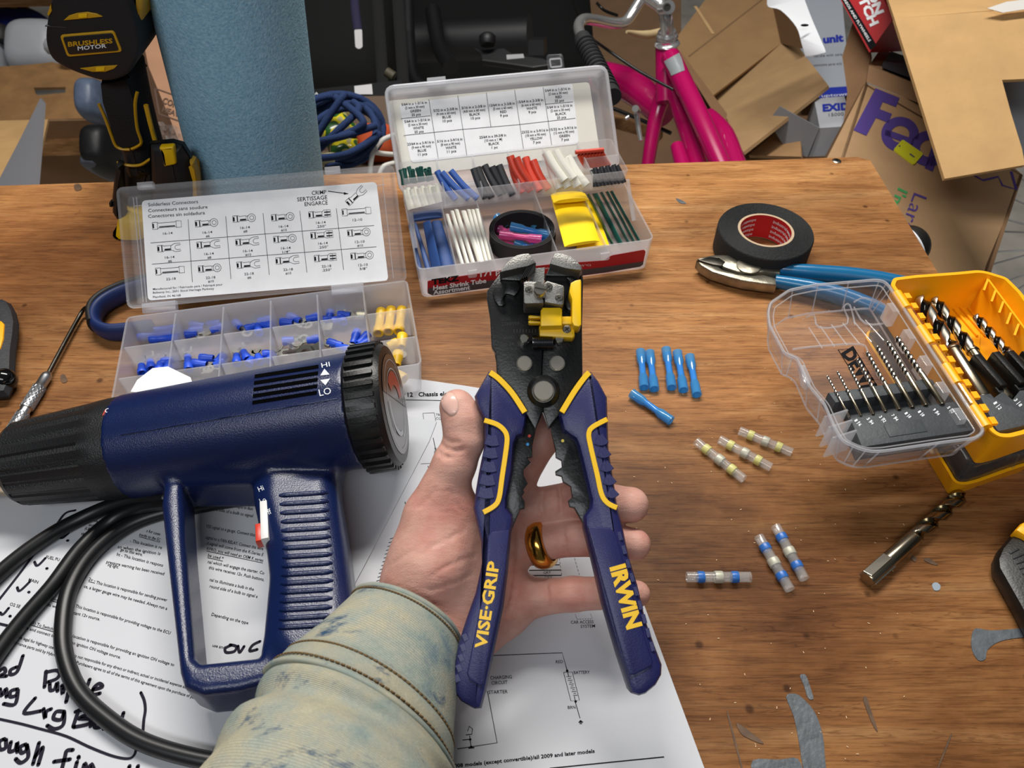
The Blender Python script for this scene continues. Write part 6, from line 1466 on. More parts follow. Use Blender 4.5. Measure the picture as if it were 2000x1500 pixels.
for cres, nub in (([(124, 40), (134, 31), (150, 26), (170, 24), (188, 27), (200, 33), (165, 37)], (153, 170, 27, 35)), ([(156, 134), (190, 130), (229, 128), (222, 135), (205, 141), (180, 141)], (187, 204, 131, 139))):
    vpl('vent', cres, YD - .0008, .004, DYEL, .0004, hd); x0, x1, y0, y1 = nub; vpl('vent_bridge', [(x0, y0 + 1), (x1, y0), (x1, y1), (x0, y1 + 1)], YD - .0014, .003, YELP2, .0003, hd)
vpl('seam_band', [(88, 50), (130, 53), (130, 54.5), (88, 52)], YD - .0002, .002, mat('seam_grey', '#3a3b3e', .5), 0, hd)
vpl('yellow_badge', [(92, 28), (99, 8), (101, 22), (95, 32)], YD - .0004, .003, DYEL, .0003, hd)
hn = vpl('handle', [(188, 158), (206, 162), (246, 150), (256, 180), (268, 235), (282, 290), (294, 330), (294, 352), (246, 360), (232, 320), (214, 260), (190, 195)], YD + .012, .042, RUB, .012, dr, 2)
vpl('grip_inset', [(196, 165), (246, 155), (262, 200), (266, 240), (274, 276), (268, 285), (240, 291), (228, 284), (216, 250), (200, 200)], YD + .0108, .003, mat('grip_rubber', '#0e0f12', .8, bump=.5, bscale=900), .0008, hn)
def piping(pts, w=.0011): obj('yellow_piping', tube(cr([YP(a, b, YD + .0112) for a, b in pts], 5), w, 6), DYEL, hn, 60)
piping([(193, 203), (206, 232), (217, 262), (226, 284), (238, 291), (254, 292)]); piping([(268, 180), (264, 205), (268, 250), (276, 277), (268, 286), (257, 291)]); piping([(231, 316), (250, 323), (275, 322), (297, 310), (308, 322)]); piping([(285, 205), (296, 250), (306, 285)], .0016); piping([(231, 316), (238, 338), (242, 360)])
vpl('foot', [(228, 318), (300, 306), (316, 330), (326, 380), (330, 470), (240, 480), (228, 380)], YD + .018, .03, RUB2, .010)
vpl('belt_hook', [(226, 322), (236, 326), (240, 380), (243, 425), (238, 437), (226, 432), (217, 418), (216, 390), (220, 350)], YD + .004, .010, RUB2, .004)
hk = vpl('hook_screw', [(212, 398), (217, 396), (218, 406), (213, 405)], YD + .004, .006, RUB2, .001)
vpl('battery_shell', [(222, 430), (240, 430), (300, 425), (300, 500), (238, 504), (224, 494), (219, 470)], YD + .000, .09, YELP2, .010)
vpl('battery', [(286, 290), (330, 286), (352, 292), (368, 318), (376, 352), (380, 420), (290, 420)], YD - .006, .016, RUB2, .010)
vpl('battery_edge', [(368, 318), (376, 322), (385, 355), (386, 420), (378, 420), (374, 352)], YD - .005, .012, DYEL, .003)
bb = vpl('release_button', [tuple(p) for p in rnd([(309, 289), (338, 287), (344, 322), (320, 327), (316, 300)], 4)], YD - .008, .006, YELP2, .0015)
# ================================================================== behind the bench
def plane3(a, b, c):
    A, B, C_ = D(*a), D(*b), D(*c); n = (B - A).cross(C_ - A).normalized()
    if n.dot(CC - A) < 0: n = -n
    return PL(A, n), n
def panel(name, three, pts, t, m, par=None, label=None, cat=None, b=0.0, group=None):
    mp, n = plane3(*three); vf = plate([mp(x, y) for x, y in pts], n, t, b)
    if par is None: o = top(name, vf, m, label, cat, group, smooth=0)
    else: o = obj(name, vf, m, par, 0, label)
    return o, mp, n
def pbox(o, x, y, z):
    """parallelepiped from a corner and three neighbours, each (px, py, depth)"""
    O, X, Y, Zz = D(*o), D(*x), D(*y), D(*z); a, b, c = X - O, Y - O, Zz - O
    vs = [O + a * i + b * j + c * k for k in (0, 1) for j in (0, 1) for i in (0, 1)]
    fs = [[0, 2, 3, 1], [4, 5, 7, 6], [0, 1, 5, 4], [2, 6, 7, 3], [0, 4, 6, 2], [1, 3, 7, 5]]
    if a.cross(b).dot(c) < 0: fs = [f[::-1] for f in fs]
    return vs, fs
def on(mp, off): return lambda a, b, o=0: mp(a, b, off)
# ---- carrier box
PURP = mat('purple_print', '#4c3a86', .7); GRNP = mat('green_print', '#3f9a5a', .7)
fx = thing('shipping_box', 'large brown shipping box with purple and green lettering beyond the bench corner', 'box', D(1800, 420, .9))
th = ((1690, 165, 1.00), (1995, 345, .92), (1850, 545, .80))
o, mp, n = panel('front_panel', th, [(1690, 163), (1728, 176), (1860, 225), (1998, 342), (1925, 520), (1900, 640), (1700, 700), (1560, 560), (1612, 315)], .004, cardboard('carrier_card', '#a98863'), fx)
vs = [mp(x, y) for x, y in [(1690, 163), (1998, 342), (1900, 640), (1560, 560)]]; bk = [v - n * .12 for v in vs]
for i in range(4):
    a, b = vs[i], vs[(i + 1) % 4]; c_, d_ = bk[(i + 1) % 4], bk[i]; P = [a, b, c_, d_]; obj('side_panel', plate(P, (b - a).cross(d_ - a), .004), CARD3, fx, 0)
m1 = on(mp, .0006)
# letters are upright along the box's own direction
obj('lettering', join(pfill([(1710, 172), (1757, 191), (1750, 209), (1724, 199), (1718, 213), (1742, 222), (1735, 240), (1711, 230), (1692, 265), (1667, 254)], m1), *[
    xf((lambda R0, R1, a0, a1, cx, cy, tilt: ([m1(cx + r_ * math.cos(R(a)) * (1 if True else 1), cy + r_ * .92 * math.sin(R(a))) for a in range(a0, a1 + 1, 10) for r_ in (R0, R1)], [[2 * i, 2 * i + 1, 2 * i + 3, 2 * i + 2] for i in range((a1 - a0) // 10)]))(*q), Matrix.Identity(4)) for q in ((18, 37, 70, 380, 1758, 262, 0), (18, 38, 60, 390, 1815, 290, 0))],
    pfill([(1730, 252), (1786, 272), (1782, 284), (1728, 264)], m1), pfill([(1838, 232), (1852, 238), (1822, 335), (1806, 328)], m1)), PURP, fx, 0, 'big purple lettering')
arrow = [(1905, 350), (1928, 362), (1952, 342), (1962, 372), (1985, 366), (1972, 330)]
obj('printed_arrow', pline([(1895, 338), (1920, 352), (1950, 345), (1958, 362), (1985, 370), (1975, 335)], .0035, m1, n), PURP, fx, 0)
obj('lettering', ptext("I'm", (1755, 366), (1738, 402), 20, m1, .02), GRNP, fx, 0, 'green lettering'); obj('lettering', ptext('Larg', (1785, 376), (1758, 447), 28, m1, -.005), PURP, fx, 0, 'thin purple lettering')
st = obj('yellow_sticker', plate([mp(x, y, .0016) for x, y in [tuple(v) for v in rnd([(1763, 272), (1804, 300), (1785, 322), (1745, 292)], 4)]], n, .0014), mat('sticker_yellow', '#cfcf2a', .5), fx, 0, 'yellow sticker')
obj('sticker_print', join(pline([(1777, 300), (1786, 307)], .003, on(mp, .0019), n), pfill(circ(1757, 285, 1.8, 8), on(mp, .0019))), GINK, st, 0)
# ---- big flap of an open box at the right
of_ = thing('open_carton', 'light brown open carton whose big flap hangs toward the bench at the right', 'carton', D(1900, 200, .85))
th = ((1747, 36, .80), (2060, 10, .80), (1845, 349, .74))
o, mpf, nf = panel('hanging_flap', th, [(1747, 36), (2090, 8), (2090, 150), (1957, 156), (1975, 222), (1996, 290), (2002, 322), (1845, 349), (1800, 205)], .004, CARD2, of_, 'large light brown flap')
th2 = ((1747, 36, .80), (2060, 10, .80), (1730, -40, .96))
o, _, _ = panel('upper_panel', th2, [(1747, 36), (2090, 8), (2090, -90), (1715, -60)], .004, CARD2, of_)
panel('inner_panel', ((1960, 160, .90), (2060, 150, .90), (1995, 270, .88)), [(1940, 140), (2090, 140), (2090, 300), (1960, 300)], .004, mat('grey_inner', '#9aa0a6', .7), of_)
top('printed_leaflet', plate([D(1928, 16, .79), D(1960, 8, .795), D(2040, 2, .80), D(2040, 12, .79), D(1965, 20, .785)], -FW, .001), mat('leaflet_white', '#e9e5e0', .6), 'white leaflet with a red edge sticking out above the hanging flap', 'leaflet', smooth=0)
# ---- red box
rb = thing('red_box', 'red printed parts box wedged above the shipping box', 'box', D(1700, 60, .95))
REDB = mat('box_red', '#b01a22', .45)
vf = pbox((1641, 0, .98), (1726, -8, .94), (1700, 103, .93), (1690, -20, 1.06)); o1 = obj('carton', pbox((1698, 103, 1.03), (1746, 34, 1.01), (1630, -22, 1.07), (1765, 100, 1.10)), REDB, rb, 0)
mpr, nr = plane3((1698, 103, 1.03), (1746, 34, 1.01), (1630, -22, 1.07)); m2_ = on(mpr, .0006)
obj('lettering', join(ptext('FRICTION', (1632, -55), (1704, 66), 15, m2_, .04), ptext('CLUTCH', (1657, -58), (1727, 50), 16, m2_, .04) if False else ptext('ON', (1690, -6), (1714, 34), 17, m2_, .05), ), WHITEM, rb, 0) if False else obj('lettering', join(ptext('ION', (1690, -22), (1711, 30), 17, m2_, .05), ptext('UTCH', (1668, -20), (1701, 52), 17, m2_, .05)), WHITEM, rb, 0, 'white lettering')
obj('black_band', pfill([(1635, -16), (1643, -26), (1712, 88), (1700, 98)], on(mpr, .0004)), INK, rb, 0)
obj('small_print', ptext('STEREOS AND FLYWHEELS', (1640, -12), (1697, 82), 5, on(mpr, .0008), .02), WHITEM, rb, 0)
# dark brown tray box behind the shipping box
tb = thing('brown_tray', 'dark brown low box with black parts between shipping box and flap', 'box', D(1760, 170, 1.05))
obj('front', pbox((1697, 128, 1.04), (1800, 168, .99), (1692, 160, 1.03), (1720, 95, 1.16)), CARD3, tb, 0)
obj('contents', pbox((1725, 122, 1.04), (1790, 145, 1.0), (1722, 132, 1.03), (1740, 100, 1.14)), mat('dark_part', '#303338', .4), tb, 0)
panel('standing_flap', ((1660, 60, 1.10), (1700, 60, 1.07), (1680, 240, 1.04)), [(1665, 45), (1690, 60), (1700, 110), (1685, 190), (1665, 280), (1640, 300), (1655, 180), (1645, 110)], .004, CARD3, None, 'brown upright cardboard flap left of the red box', 'cardboard')
# ---- tan open box behind the bicycle
ob = thing('tipped_carton', 'tipped open brown carton showing its empty inside behind the bicycle', 'carton', D(1450, 200, 1.2))
cor = (1525, 85, 1.42)
panel('inside_lower', ((1452, 297, 1.12), (1618, 167, 1.16), cor), [(1452, 297), (1618, 167), (1560, 92), (1525, 85), (1388, 190), (1416, 225)], .005, cardboard('card_lit', '#a88860'), ob)  # one cardboard in lit, half shaded and shaded copies, the light painted in
panel('inside_back', ((1388, 190, 1.32), cor, (1470, -30, 1.55)), [(1388, 190), (1525, 85), (1500, -30), (1400, -30), (1316, 80), (1330, 108)], .005, cardboard('card_half_shaded', '#94744e'), ob)
panel('inside_right', (cor, (1560, 92, 1.30), (1500, -30, 1.55)), [(1525, 85), (1562, 94), (1570, 66), (1560, -30), (1500, -30)], .005, cardboard('card_shaded', '#7c5f40'), ob)
panel('outer_side', ((1330, 108, 1.24), (1416, 225, 1.18), (1452, 297, 1.12)), [(1326, 100), (1334, 106), (1420, 222), (1418, 238), (1408, 230)], .005, CARD3, ob)
obj('tape_crease', join(pline([(1358, 14), (1395, 66)], .006, PL(D(1388, 190, 1.315), FW * -1), -FW)), cardboard('card_crease', '#b08e62'), ob, 0) if False else None
panel('under_flap', ((1450, 300, 1.25), (1560, 220, 1.3), (1470, 305, 1.2)), [(1462, 303), (1545, 235), (1562, 250), (1565, 306)], .005, CARD, ob)
mpk, nk = plane3((1388, 190, 1.32), cor, (1470, -30, 1.55))
obj('crease', join(pline([(1358, 12), (1393, 66)], .006, on(mpk, .0008), nk)), cardboard('card_crease', '#b8966a'), ob, 0)
obj('crease', join(pline([(1345, 110), (1500, -10)], .003, on(mpk, .0008), nk)), cardboard('card_crease2', '#7d6040'), ob, 0)
# ---- silver battery box and white carton behind
SIL = mat('silver_card', '#b8bcc4', .4); WHC = mat('white_carton', '#aab0ba', .6)
sb = thing('silver_box', 'silver printed box with blue lettering beside the tipped carton', 'box', D(1600, 250, 1.12))
obj('carton', pbox((1601, 250, 1.09), (1665, 246, 1.06), (1590, 193, 1.17), (1580, 306, 1.13)), SIL, sb, 0)
mps, nsv = plane3((1601, 250, 1.09), (1665, 246, 1.06), (1590, 193, 1.17))
BPR = mat('blue_print', '#2536a8', .5)
obj('lettering', ptext('EXID', (1607, 217), (1660, 213), 13, on(mps, .0008), .05), BPR, sb, 0, 'blue lettering'); obj('small_print', ptext('15000', (1619, 227), (1648, 225), 6, on(mps, .0008)), GINK, sb, 0)
obj('end_panel', plate([D(1600, 250, 1.088), D(1589, 193, 1.168), D(1556, 224, 1.20), D(1560, 290, 1.17), D(1579, 306, 1.128)], V((-1, -.4, 0)), .001), mat('silver_dark', '#8f9298', .45), sb, 0)
wc = thing('white_carton', 'white carton with blue print leaning behind the silver box', 'carton', D(1600, 120, 1.35))
obj('carton', pbox((1568, 192, 1.42), (1662, 186, 1.40), (1560, -20, 1.62), (1575, 170, 1.7)), WHC, wc, 0)
mpw, nw = plane3((1568, 192, 1.42), (1662, 186, 1.40), (1560, -20, 1.62))
obj('blue_band', pfill([(1602, 172), (1662, 168), (1664, 186), (1600, 192)], on(mpw, .0008)), BPR, wc, 0); obj('lettering', ptext('uptown', (1605, 190), (1658, 186), 6, on(mpw, .0014)), WHITEM, wc, 0)
obj('lettering', ptext('unit', (1608, 84), (1648, 80), 14, on(mpw, .0008), .05), BPR, wc, 0, 'blue lettering'); obj('small_print', join(ptext('handle with care', (1590, 112), (1645, 108), 5, on(mpw, .0008)), ptext('automotive parts only', (1585, 130), (1645, 126), 5, on(mpw, .0008))), GINK, wc, 0)
# ---- receipt hanging over the carton
rs = [[D(1500, -10, 1.12), D(1562, -30, 1.10)], [D(1500, 12, 1.08), D(1570, -5, 1.06)], [D(1525, 20, 1.05), D(1585, 35, 1.03)], [D(1555, 52, 1.03), D(1600, 70, 1.01)], [D(1566, 85, 1.02), D(1612, 98, 1.0)], [D(1574, 113, 1.02), D(1611, 103, .995)]]
L = cr([r_[0] for r_ in rs], 4); Rr = cr([r_[1] for r_ in rs], 4)
vs, fs = [], []
for a, b in zip(L, Rr): vs += [a, b, b + FW * .001, a + FW * .001]
for i in range(len(L) - 1):
    for k in range(4): fs.append([4 * i + k, 4 * i + (k + 1) % 4, 4 * i + 4 + (k + 1) % 4, 4 * i + 4 + k])
fs += [[0, 3, 2, 1], [len(vs) - 4, len(vs) - 3, len(vs) - 2, len(vs) - 1]]
rcp = top('receipt', (vs, fs), mat('receipt_white', '#dcdfe4', .6), 'curled white receipt hanging over the tipped carton', 'receipt', smooth=60)
obj('black_slot', plate([D(x, y, 1.008) for x, y in [tuple(v) for v in circ(1572, 49, 8, 12, 2.5)]], -FW, .0008), INK, rcp, 0)
# ---- black ball
bp_ = D(1772, 482, .72); br0 = .020
ball = thing('black_ball', 'black ball with a white stripe beyond the bench edge', 'ball', bp_ - V((0, 0, br0)))
ball.location = ball.location
obj('ball', lathe([(.0005, -br0)] + [(br0 * math.cos(R(a)), br0 * math.sin(R(a))) for a in range(-80, 81, 10)] + [(.0005, br0)], 32, fr_dir(bp_, V((.9, .2, .5)))), mat('ball_black', '#1b1a19', .45), ball, 60)
obj('stripe', tube([fr_dir(bp_, V((.9, .35, .35))) @ V((br0 * 1.0 * math.cos(a), br0 * 1.0 * math.sin(a), br0 * .12)) for a in [i * math.pi / 20 for i in range(40)]], .0011, 6, closed=True), WHITEM, ball, 60)
# ---- wheel
wh = thing('bicycle', 'second bicycle showing only a wheel with thin steel spokes at the right edge', 'bicycle', D(2110, 500, .95))
hub = D(2150, 470, .98); wn = (CC - hub).normalized() + V((.1, .5, .2)); Mw = fr_dir(hub, wn); RWh = .20
obj('tyre', torus_lathe([(RWh + .018 * math.cos(R(a)), .018 * math.sin(R(a))) for a in range(0, 360, 45)], 48, Mw), mat('tyre_rubber', '#1c1c1d', .7), wh, 60)
obj('rim', torus_lathe([(RWh - .02, -.008), (RWh - .006, -.010), (RWh - .006, .010), (RWh - .02, .008)], 48, Mw), STEEL, wh, 40); obj('hub', lathe([(.012, -.03), (.018, -.028), (.012, -.022), (.012, .022), (.018, .028), (.012, .03)], 20, Mw), STEEL, wh, 40)
SPK_ = mat('spoke_steel', '#d2d2d2', .35, .4)
for i in range(28):
    a = 2 * math.pi * i / 28; s = 1 if i % 2 else -1; b = a + s * .55
    obj('spoke', tube([Mw @ V((.016 * math.cos(b), .016 * math.sin(b), s * .026)), Mw @ V(((RWh - .012) * math.cos(a), (RWh - .012) * math.sin(a), 0))], .0012, 6), SPK_, wh, 40)
# ---- pink bicycle
PINK = mat('pink_paint', '#ad0c57', .22, coat=.4); PINKD = PINK
bk_ = thing('bicycle', 'bright pink bicycle with chrome handlebar and black grip behind the bench', 'bicycle', D(1320, 300, 1.1))
def bt(name, pts, rpx, m, n=16, label=None, par=bk_):
    P = [D(*p) for p in pts]; k = len(P)
    if k > 2: P = cr(P, 6)
    rr = [rpx * (p - CC).dot(FW) / FPX for p in P] if not isinstance(rpx, (list, tuple)) else [v * (p - CC).dot(FW) / FPX for v, p in zip(np.interp(np.linspace(0, 1, len(P)), np.linspace(0, 1, len(rpx)), rpx), P)]
    return obj(name, tube(P, rr, n), m, par, 60, label)
dtb = bt('down_tube', [(1310, 112, 1.06), (1360, 215, 1.0), (1412, 330, .96)], 19.5, PINK)
bt('top_tube', [(1312, 160, 1.09), (1340, 245, 1.05), (1368, 340, 1.0)], 18, PINK); bt('head_tube', [(1301, 92, 1.08), (1300, 200, 1.09)], [21, 19], PINK)
bt('fork_blade', [(1298, 180, 1.11), (1280, 235, 1.12), (1264, 330, 1.12)], [18, 15, 12], PINK); bt('fender', [(1170, 150, 1.22), (1235, 170, 1.18), (1300, 225, 1.14)], [30, 32, 26], PINK)
bt('rear_fender', [(1385, 225, 1.10), (1415, 265, 1.06), (1440, 340, 1.02)], [14, 20, 24], PINK); bt('frame_lug', [(1322, 285, 1.02), (1335, 330, 1.0)], [13, 16], PINK)
bt('stem', [(1302, 80, 1.08), (1302, 42, 1.06), (1294, 15, 1.055), (1262, -8, 1.06)], 13, CHROME); bt('stem_clamp', [(1306, 14, 1.03), (1296, 16, 1.05)], [13, 13], CHROME)
p = D(1303, 14, 1.02); obj('stem_bolt', lathe([(.005, -.004), (.005, .003), (.003, .003), (.003, 0)], 16, fr_dir(p, CC - p)), DSTEEL, bk_, 40)
for i, (y, r_) in enumerate(((86, 25), (78, 19), (72, 22), (64, 19))):
    c = D(1303, y, 1.075); k = 1.075 / FPX; obj('headset_ring', lathe([(r_ * k * .9, -.003), (r_ * k, 0), (r_ * k * .9, .003)], 28, fr_dir(c, D(1303, 40, 1.06) - D(1302, 90, 1.085))), CHROME, bk_, 60)
bt('handlebar', [(1262, -20, 1.10), (1240, 18, 1.10), (1222, 42, 1.10), (1200, 46, 1.09), (1165, 40, 1.06), (1140, 38, 1.03), (1130, 52, 1.01), (1138, 80, .98)], 10.5, CHROME)
gp = bt('grip', [(1137, 74, .985), (1155, 110, .96), (1196, 190, .90)], [16, 17.5, 19], mat('grip_black', '#232426', .75, bump=.5, bscale=500), 18, 'black ribbed grip')
ga, gb = D(1137, 74, .985), D(1196, 190, .90)
for i in range(14): c = ga.lerp(gb, .12 + i * .06); obj('grip_ring', torus_lathe([(.0125, -.0012), (.0128, 0), (.0125, .0012), (.011, 0)], 24, fr_dir(c, gb - ga)), gp.data.materials[0], gp, 60)
DS = Surf(tube(cr([D(1310, 112, 1.06), D(1360, 215, 1.0), D(1412, 330, .96)], 6), 19.5 * 1.02 / FPX * 1.0, 24))
sp = [[DS(a0 + (a1 - a0) * u, b0 + (b1 - b0) * u, .0008) for u in [i / 6 for i in range(7)]] for (a0, b0), (a1, b1) in (((1298, 120), (1326, 104)), ((1303, 130), (1331, 115)), ((1308, 139), (1334, 126)), ((1312, 148), (1337, 138)))]
stk = obj('maker_sticker', loft(sp, closed=False, cap0=False, cap1=False), mat('sticker_silver', '#a9b0b4', .35, .4), dtb, 60, 'silver sticker')
bt('brake_cable', [(1155, 75, 1.0), (1190, 100, 1.03), (1250, 140, 1.02), (1315, 175, 1.0)], 3, BLACKP, 8); bt('brake_cable', [(1120, 0, 1.1), (1130, 30, 1.08), (1150, 40, 1.05)], 1.6, DSTEEL, 6); bt('brake_cable', [(1165, 5, 1.2), (1180, 20, 1.2), (1205, 30, 1.15)], 3, BLACKP, 8)
bt('brake_arm', [(1243, 214, 1.06), (1247, 250, 1.06), (1252, 275, 1.06)], [6, 5, 4], CHROME, 10); bt('brake_bolt', [(1222, 232, 1.05), (1228, 228, 1.05)], 4, CHROME, 10); bt('brake_bolt', [(1241, 212, 1.04), (1245, 216, 1.05)], 7, CHROME, 10)
bt('chain_stay', [(1180, 205, 1.2), (1230, 225, 1.18), (1310, 260, 1.14)], 4, BLACKP, 8); bt('kick_peg', [(1290, 62, 1.2), (1262, 68, 1.18), (1224, 62, 1.15)], [7, 8, 3], mat('cream', '#cdb58a', .6), 10)
# the rest of the bicycle, down to the floor behind the bench
def extend(a, b, z):
    d = (b - a).normalized(); k = (z - b.z) / d.z
    if d.y < 0: k = min(k, max(0, (b.y - .74) / -d.y))
    return b + d * k
f0, f1 = D(1280, 235, 1.12), D(1264, 330, 1.12); ax0 = extend(f0, f1, FLOORZ + .205)
d0, d1 = D(1360, 215, 1.0), D(1412, 330, .96); bbk = extend(d0, d1, FLOORZ + .24)
t0, t1 = D(1340, 245, 1.05), D(1368, 340, 1.0); tlo = extend(t0, t1, FLOORZ + .34)
wn_ = (ax0 - D(1301, 92, 1.08)).cross(bbk - D(1301, 92, 1.08)).normalized()
if wn_.z < 0: wn_ = -wn_
wn_ = V((wn_.x, wn_.y, 0)).normalized()
obj('fork_blade', tube([f1, ax0], .0085, 12), PINK, bk_, 60); obj('down_tube', tube([d1, bbk], .0125, 14), PINK, bk_, 60); obj('top_tube', tube([t1, tlo], .0120, 14), PINK, bk_, 60)
for cw in (ax0,):
    Mv = fr_dir(cw, wn_); wl_ = obj('wheel', torus_lathe([(.187 + .017 * math.cos(R(a)), .017 * math.sin(R(a))) for a in range(0, 360, 45)], 40, Mv), mat('tyre_rubber', '#1c1c1d', .7), bk_, 60)
    obj('rim', torus_lathe([(.165, -.007), (.176, -.009), (.176, .009), (.165, .007)], 40, Mv), STEEL, wl_, 40)
    for i in range(20): a = 2 * math.pi * i / 20; obj('spoke', tube([Mv @ V((.012 * math.cos(a + .5), .012 * math.sin(a + .5), (-1) ** i * .02)), Mv @ V((.168 * math.cos(a), .168 * math.sin(a), 0))], .001, 5), SPK_, wl_, 40)
top('storage_carton', box(.36, .66, 1.20, 1.50, FLOORZ, -.38, .002), CARD3, 'large brown carton on the floor under the tipped carton', 'carton', smooth=0)
# cardboard behind bicycle
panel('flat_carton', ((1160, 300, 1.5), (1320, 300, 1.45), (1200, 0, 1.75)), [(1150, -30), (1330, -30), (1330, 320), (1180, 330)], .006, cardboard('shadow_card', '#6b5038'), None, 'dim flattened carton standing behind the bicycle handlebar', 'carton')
top('wooden_strip', pbox((1180, 225, 1.3), (1290, 255, 1.25), (1178, 245, 1.3), (1190, 220, 1.35)), WOOD2, 'wooden strip lying behind the bicycle fork', 'wood strip', smooth=0)
# ---- black things in the dark middle
BK = mat('black_cloth', '#0c0c0d', .9, bump=.4, bscale=120); BK2 = mat('black_plastic_dull', '#131416', .5)
def blob(c, t, rx, ry, rz, m=None):
    P = D(*c, t); k = t / FPX; rings = []
    for a in range(-80, 81, 16):
        rings.append([P + RT * (rx * k * math.copysign(abs(math.cos(b)) ** .6, math.cos(b)) * math.cos(R(a)) ** .5) + UP * (ry * k * math.copysign(abs(math.sin(b)) ** .6, math.sin(b)) * math.cos(R(a)) ** .5) - FW * (rz * math.sin(R(a))) for b in [2 * math.pi * i / 28 for i in range(28)]])
    return loft(rings)
bag = thing('black_bag', 'large black bag with a hanging strap behind the towel roll', 'bag', D(680, 200, 1.5))
obj('body', blob((665, 60), 1.72, 110, 150, .10), BK, bag, 60)
obj('strap', tube(cr([D(690, -30, 1.30), D(694, 20, 1.28), D(699, 58, 1.27)], 4), .007, 8, flat=.4), mat('strap_purple', '#1d1638', .8), bag, 60)
obj('strap_tag', plate([D(x, y, 1.262) for x, y in [tuple(v) for v in rnd([(692, 58), (707, 57), (708, 92), (701, 96), (694, 92)], 3)]], -FW, .003), mat('tag_white', '#b9b9bb', .5), bag, 0, 'white strap tag')
for x0, x1 in ((735, 750), (775, 790)): obj('webbing', tube(cr([D(x0, -30, 1.36), D(x0 + 8, 90, 1.33), D(x1, 200, 1.31)], 4), .010, 8, flat=.3), BK, bag, 60)
fr_ = thing('dark_equipment', 'dark equipment frame with a padded roll and small tag behind the cases', 'equipment', D(950, 150, 1.7))
obj('padded_roll', tube([D(800, 82, 1.7), D(1035, 72, 1.65)], .045, 24), mat('black_vinyl', '#17181b', .5), fr_, 60); obj('back_panel', blob((960, 120), 2.15, 210, 190, .10), BK, fr_, 60)
panel('side_lever', ((920, 95, 1.3), (1090, 130, 1.25), (950, 125, 1.28)), [(922, 92), (945, 96), (985, 92), (1005, 105), (1060, 112), (1090, 125), (1040, 132), (985, 124), (940, 118), (936, 104)], .012, BK2, fr_, b=.003)
obj('knob', lathe([(.012, 0), (.014, .004), (.014, .014), (.010, .018)], 20, fr_dir(D(952, 88, 1.28), UP)), BK2, fr_, 50); obj('bracket', pbox((1032, 108, 1.28), (1062, 108, 1.27), (1032, 78, 1.3), (1040, 100, 1.36)), BK2, fr_, 0)
obj('printed_tag', plate([D(x, y, 1.235) for x, y in ((989, 107), (1022, 105), (1024, 113), (990, 116))], -FW, .001), mat('tag_grey', '#8f9092', .5), fr_, 0, 'small white tag')
obj('side_rail', tube(cr([D(795, -30, 1.5), D(800, 100, 1.45), D(812, 160, 1.42), D(850, 175, 1.4)], 5), .012, 10), BK2, fr_, 60); obj('side_rail', tube(cr([D(845, 20, 1.6), D(858, 90, 1.55), D(880, 130, 1.5)], 5), .016, 10), BK2, fr_, 60)
obj('lever_pin', tube([D(755, 140, 1.25), D(770, 150, 1.25)], .008, 10), mat('dull_brass', '#4a4534', .6), fr_, 60)
dkb = thing('dark_storage_bin', 'dark plastic storage bin with a white label behind the rope', 'bin', D(680, 250, 1.3))
obj('bin', pbox((560, 340, 1.18), (800, 320, 1.14), (560, 180, 1.26), (565, 335, 1.28)), BK2, dkb, 0); obj('bin_label', plate([D(x, y, 1.13) for x, y in ((692, 168), (726, 164), (728, 184), (693, 184))], -FW, .001), mat('tag_white2', '#c3c3c4', .5), dkb, 0, 'white label')
mpb = PL(D(600, 184, 1.15), -FW); obj('label_print', ptext('CORA', (590, 186), (622, 185), 5, on(mpb, .0)), WHITEM, dkb, 0)
# ---- rope coil and packets
ROPE = mat('blue_rope', '#16305e', .85, bump=.8, bscale=900)
random.seed(11); loops = []
def ell(cx, cy, rx, ry, t, ph=0, tilt=0, a0=0, a1=360):
    P = []
    for a in range(a0, a1, 12):
        x = rx * math.cos(R(a)); y = ry * math.sin(R(a)); c, s = math.cos(R(tilt)), math.sin(R(tilt))
        P.append(D(cx + x * c - y * s, cy + x * s + y * c, t + .012 * math.sin(R(a * 2 + ph))))
    return P
rope = []
for i, (cx, cy, rx, ry, tl) in enumerate(((662, 258, 84, 66, -8), (665, 262, 78, 60, -14), (660, 254, 88, 70, -3), (668, 266, 72, 52, -22), (655, 250, 80, 62, 6))):
    rope.append(tube(ell(cx, cy, rx, ry, .90 - i * .006, i * 50, tl), .0042, 8, closed=True))
for pts in ([(610, 276, .86), (665, 195, .85), (670, 190, .86), (640, 230, .86), (612, 280, .86)], [(612, 278, .85), (670, 266, .84), (735, 245, .85)], [(614, 300, .86), (660, 255, .845), (700, 215, .85), (690, 200, .86)], [(655, 190, .86), (705, 230, .84), (700, 250, .84), (640, 275, .85)], [(610, 310, .86), (680, 300, .84), (742, 262, .86)]):
    rope.append(tube(cr([D(*p) for p in pts], 6), .0042, 8))
top('rope_coil', join(*rope), ROPE, 'coil of dark blue rope between the towel roll and heat shrink case', 'rope', smooth=60)
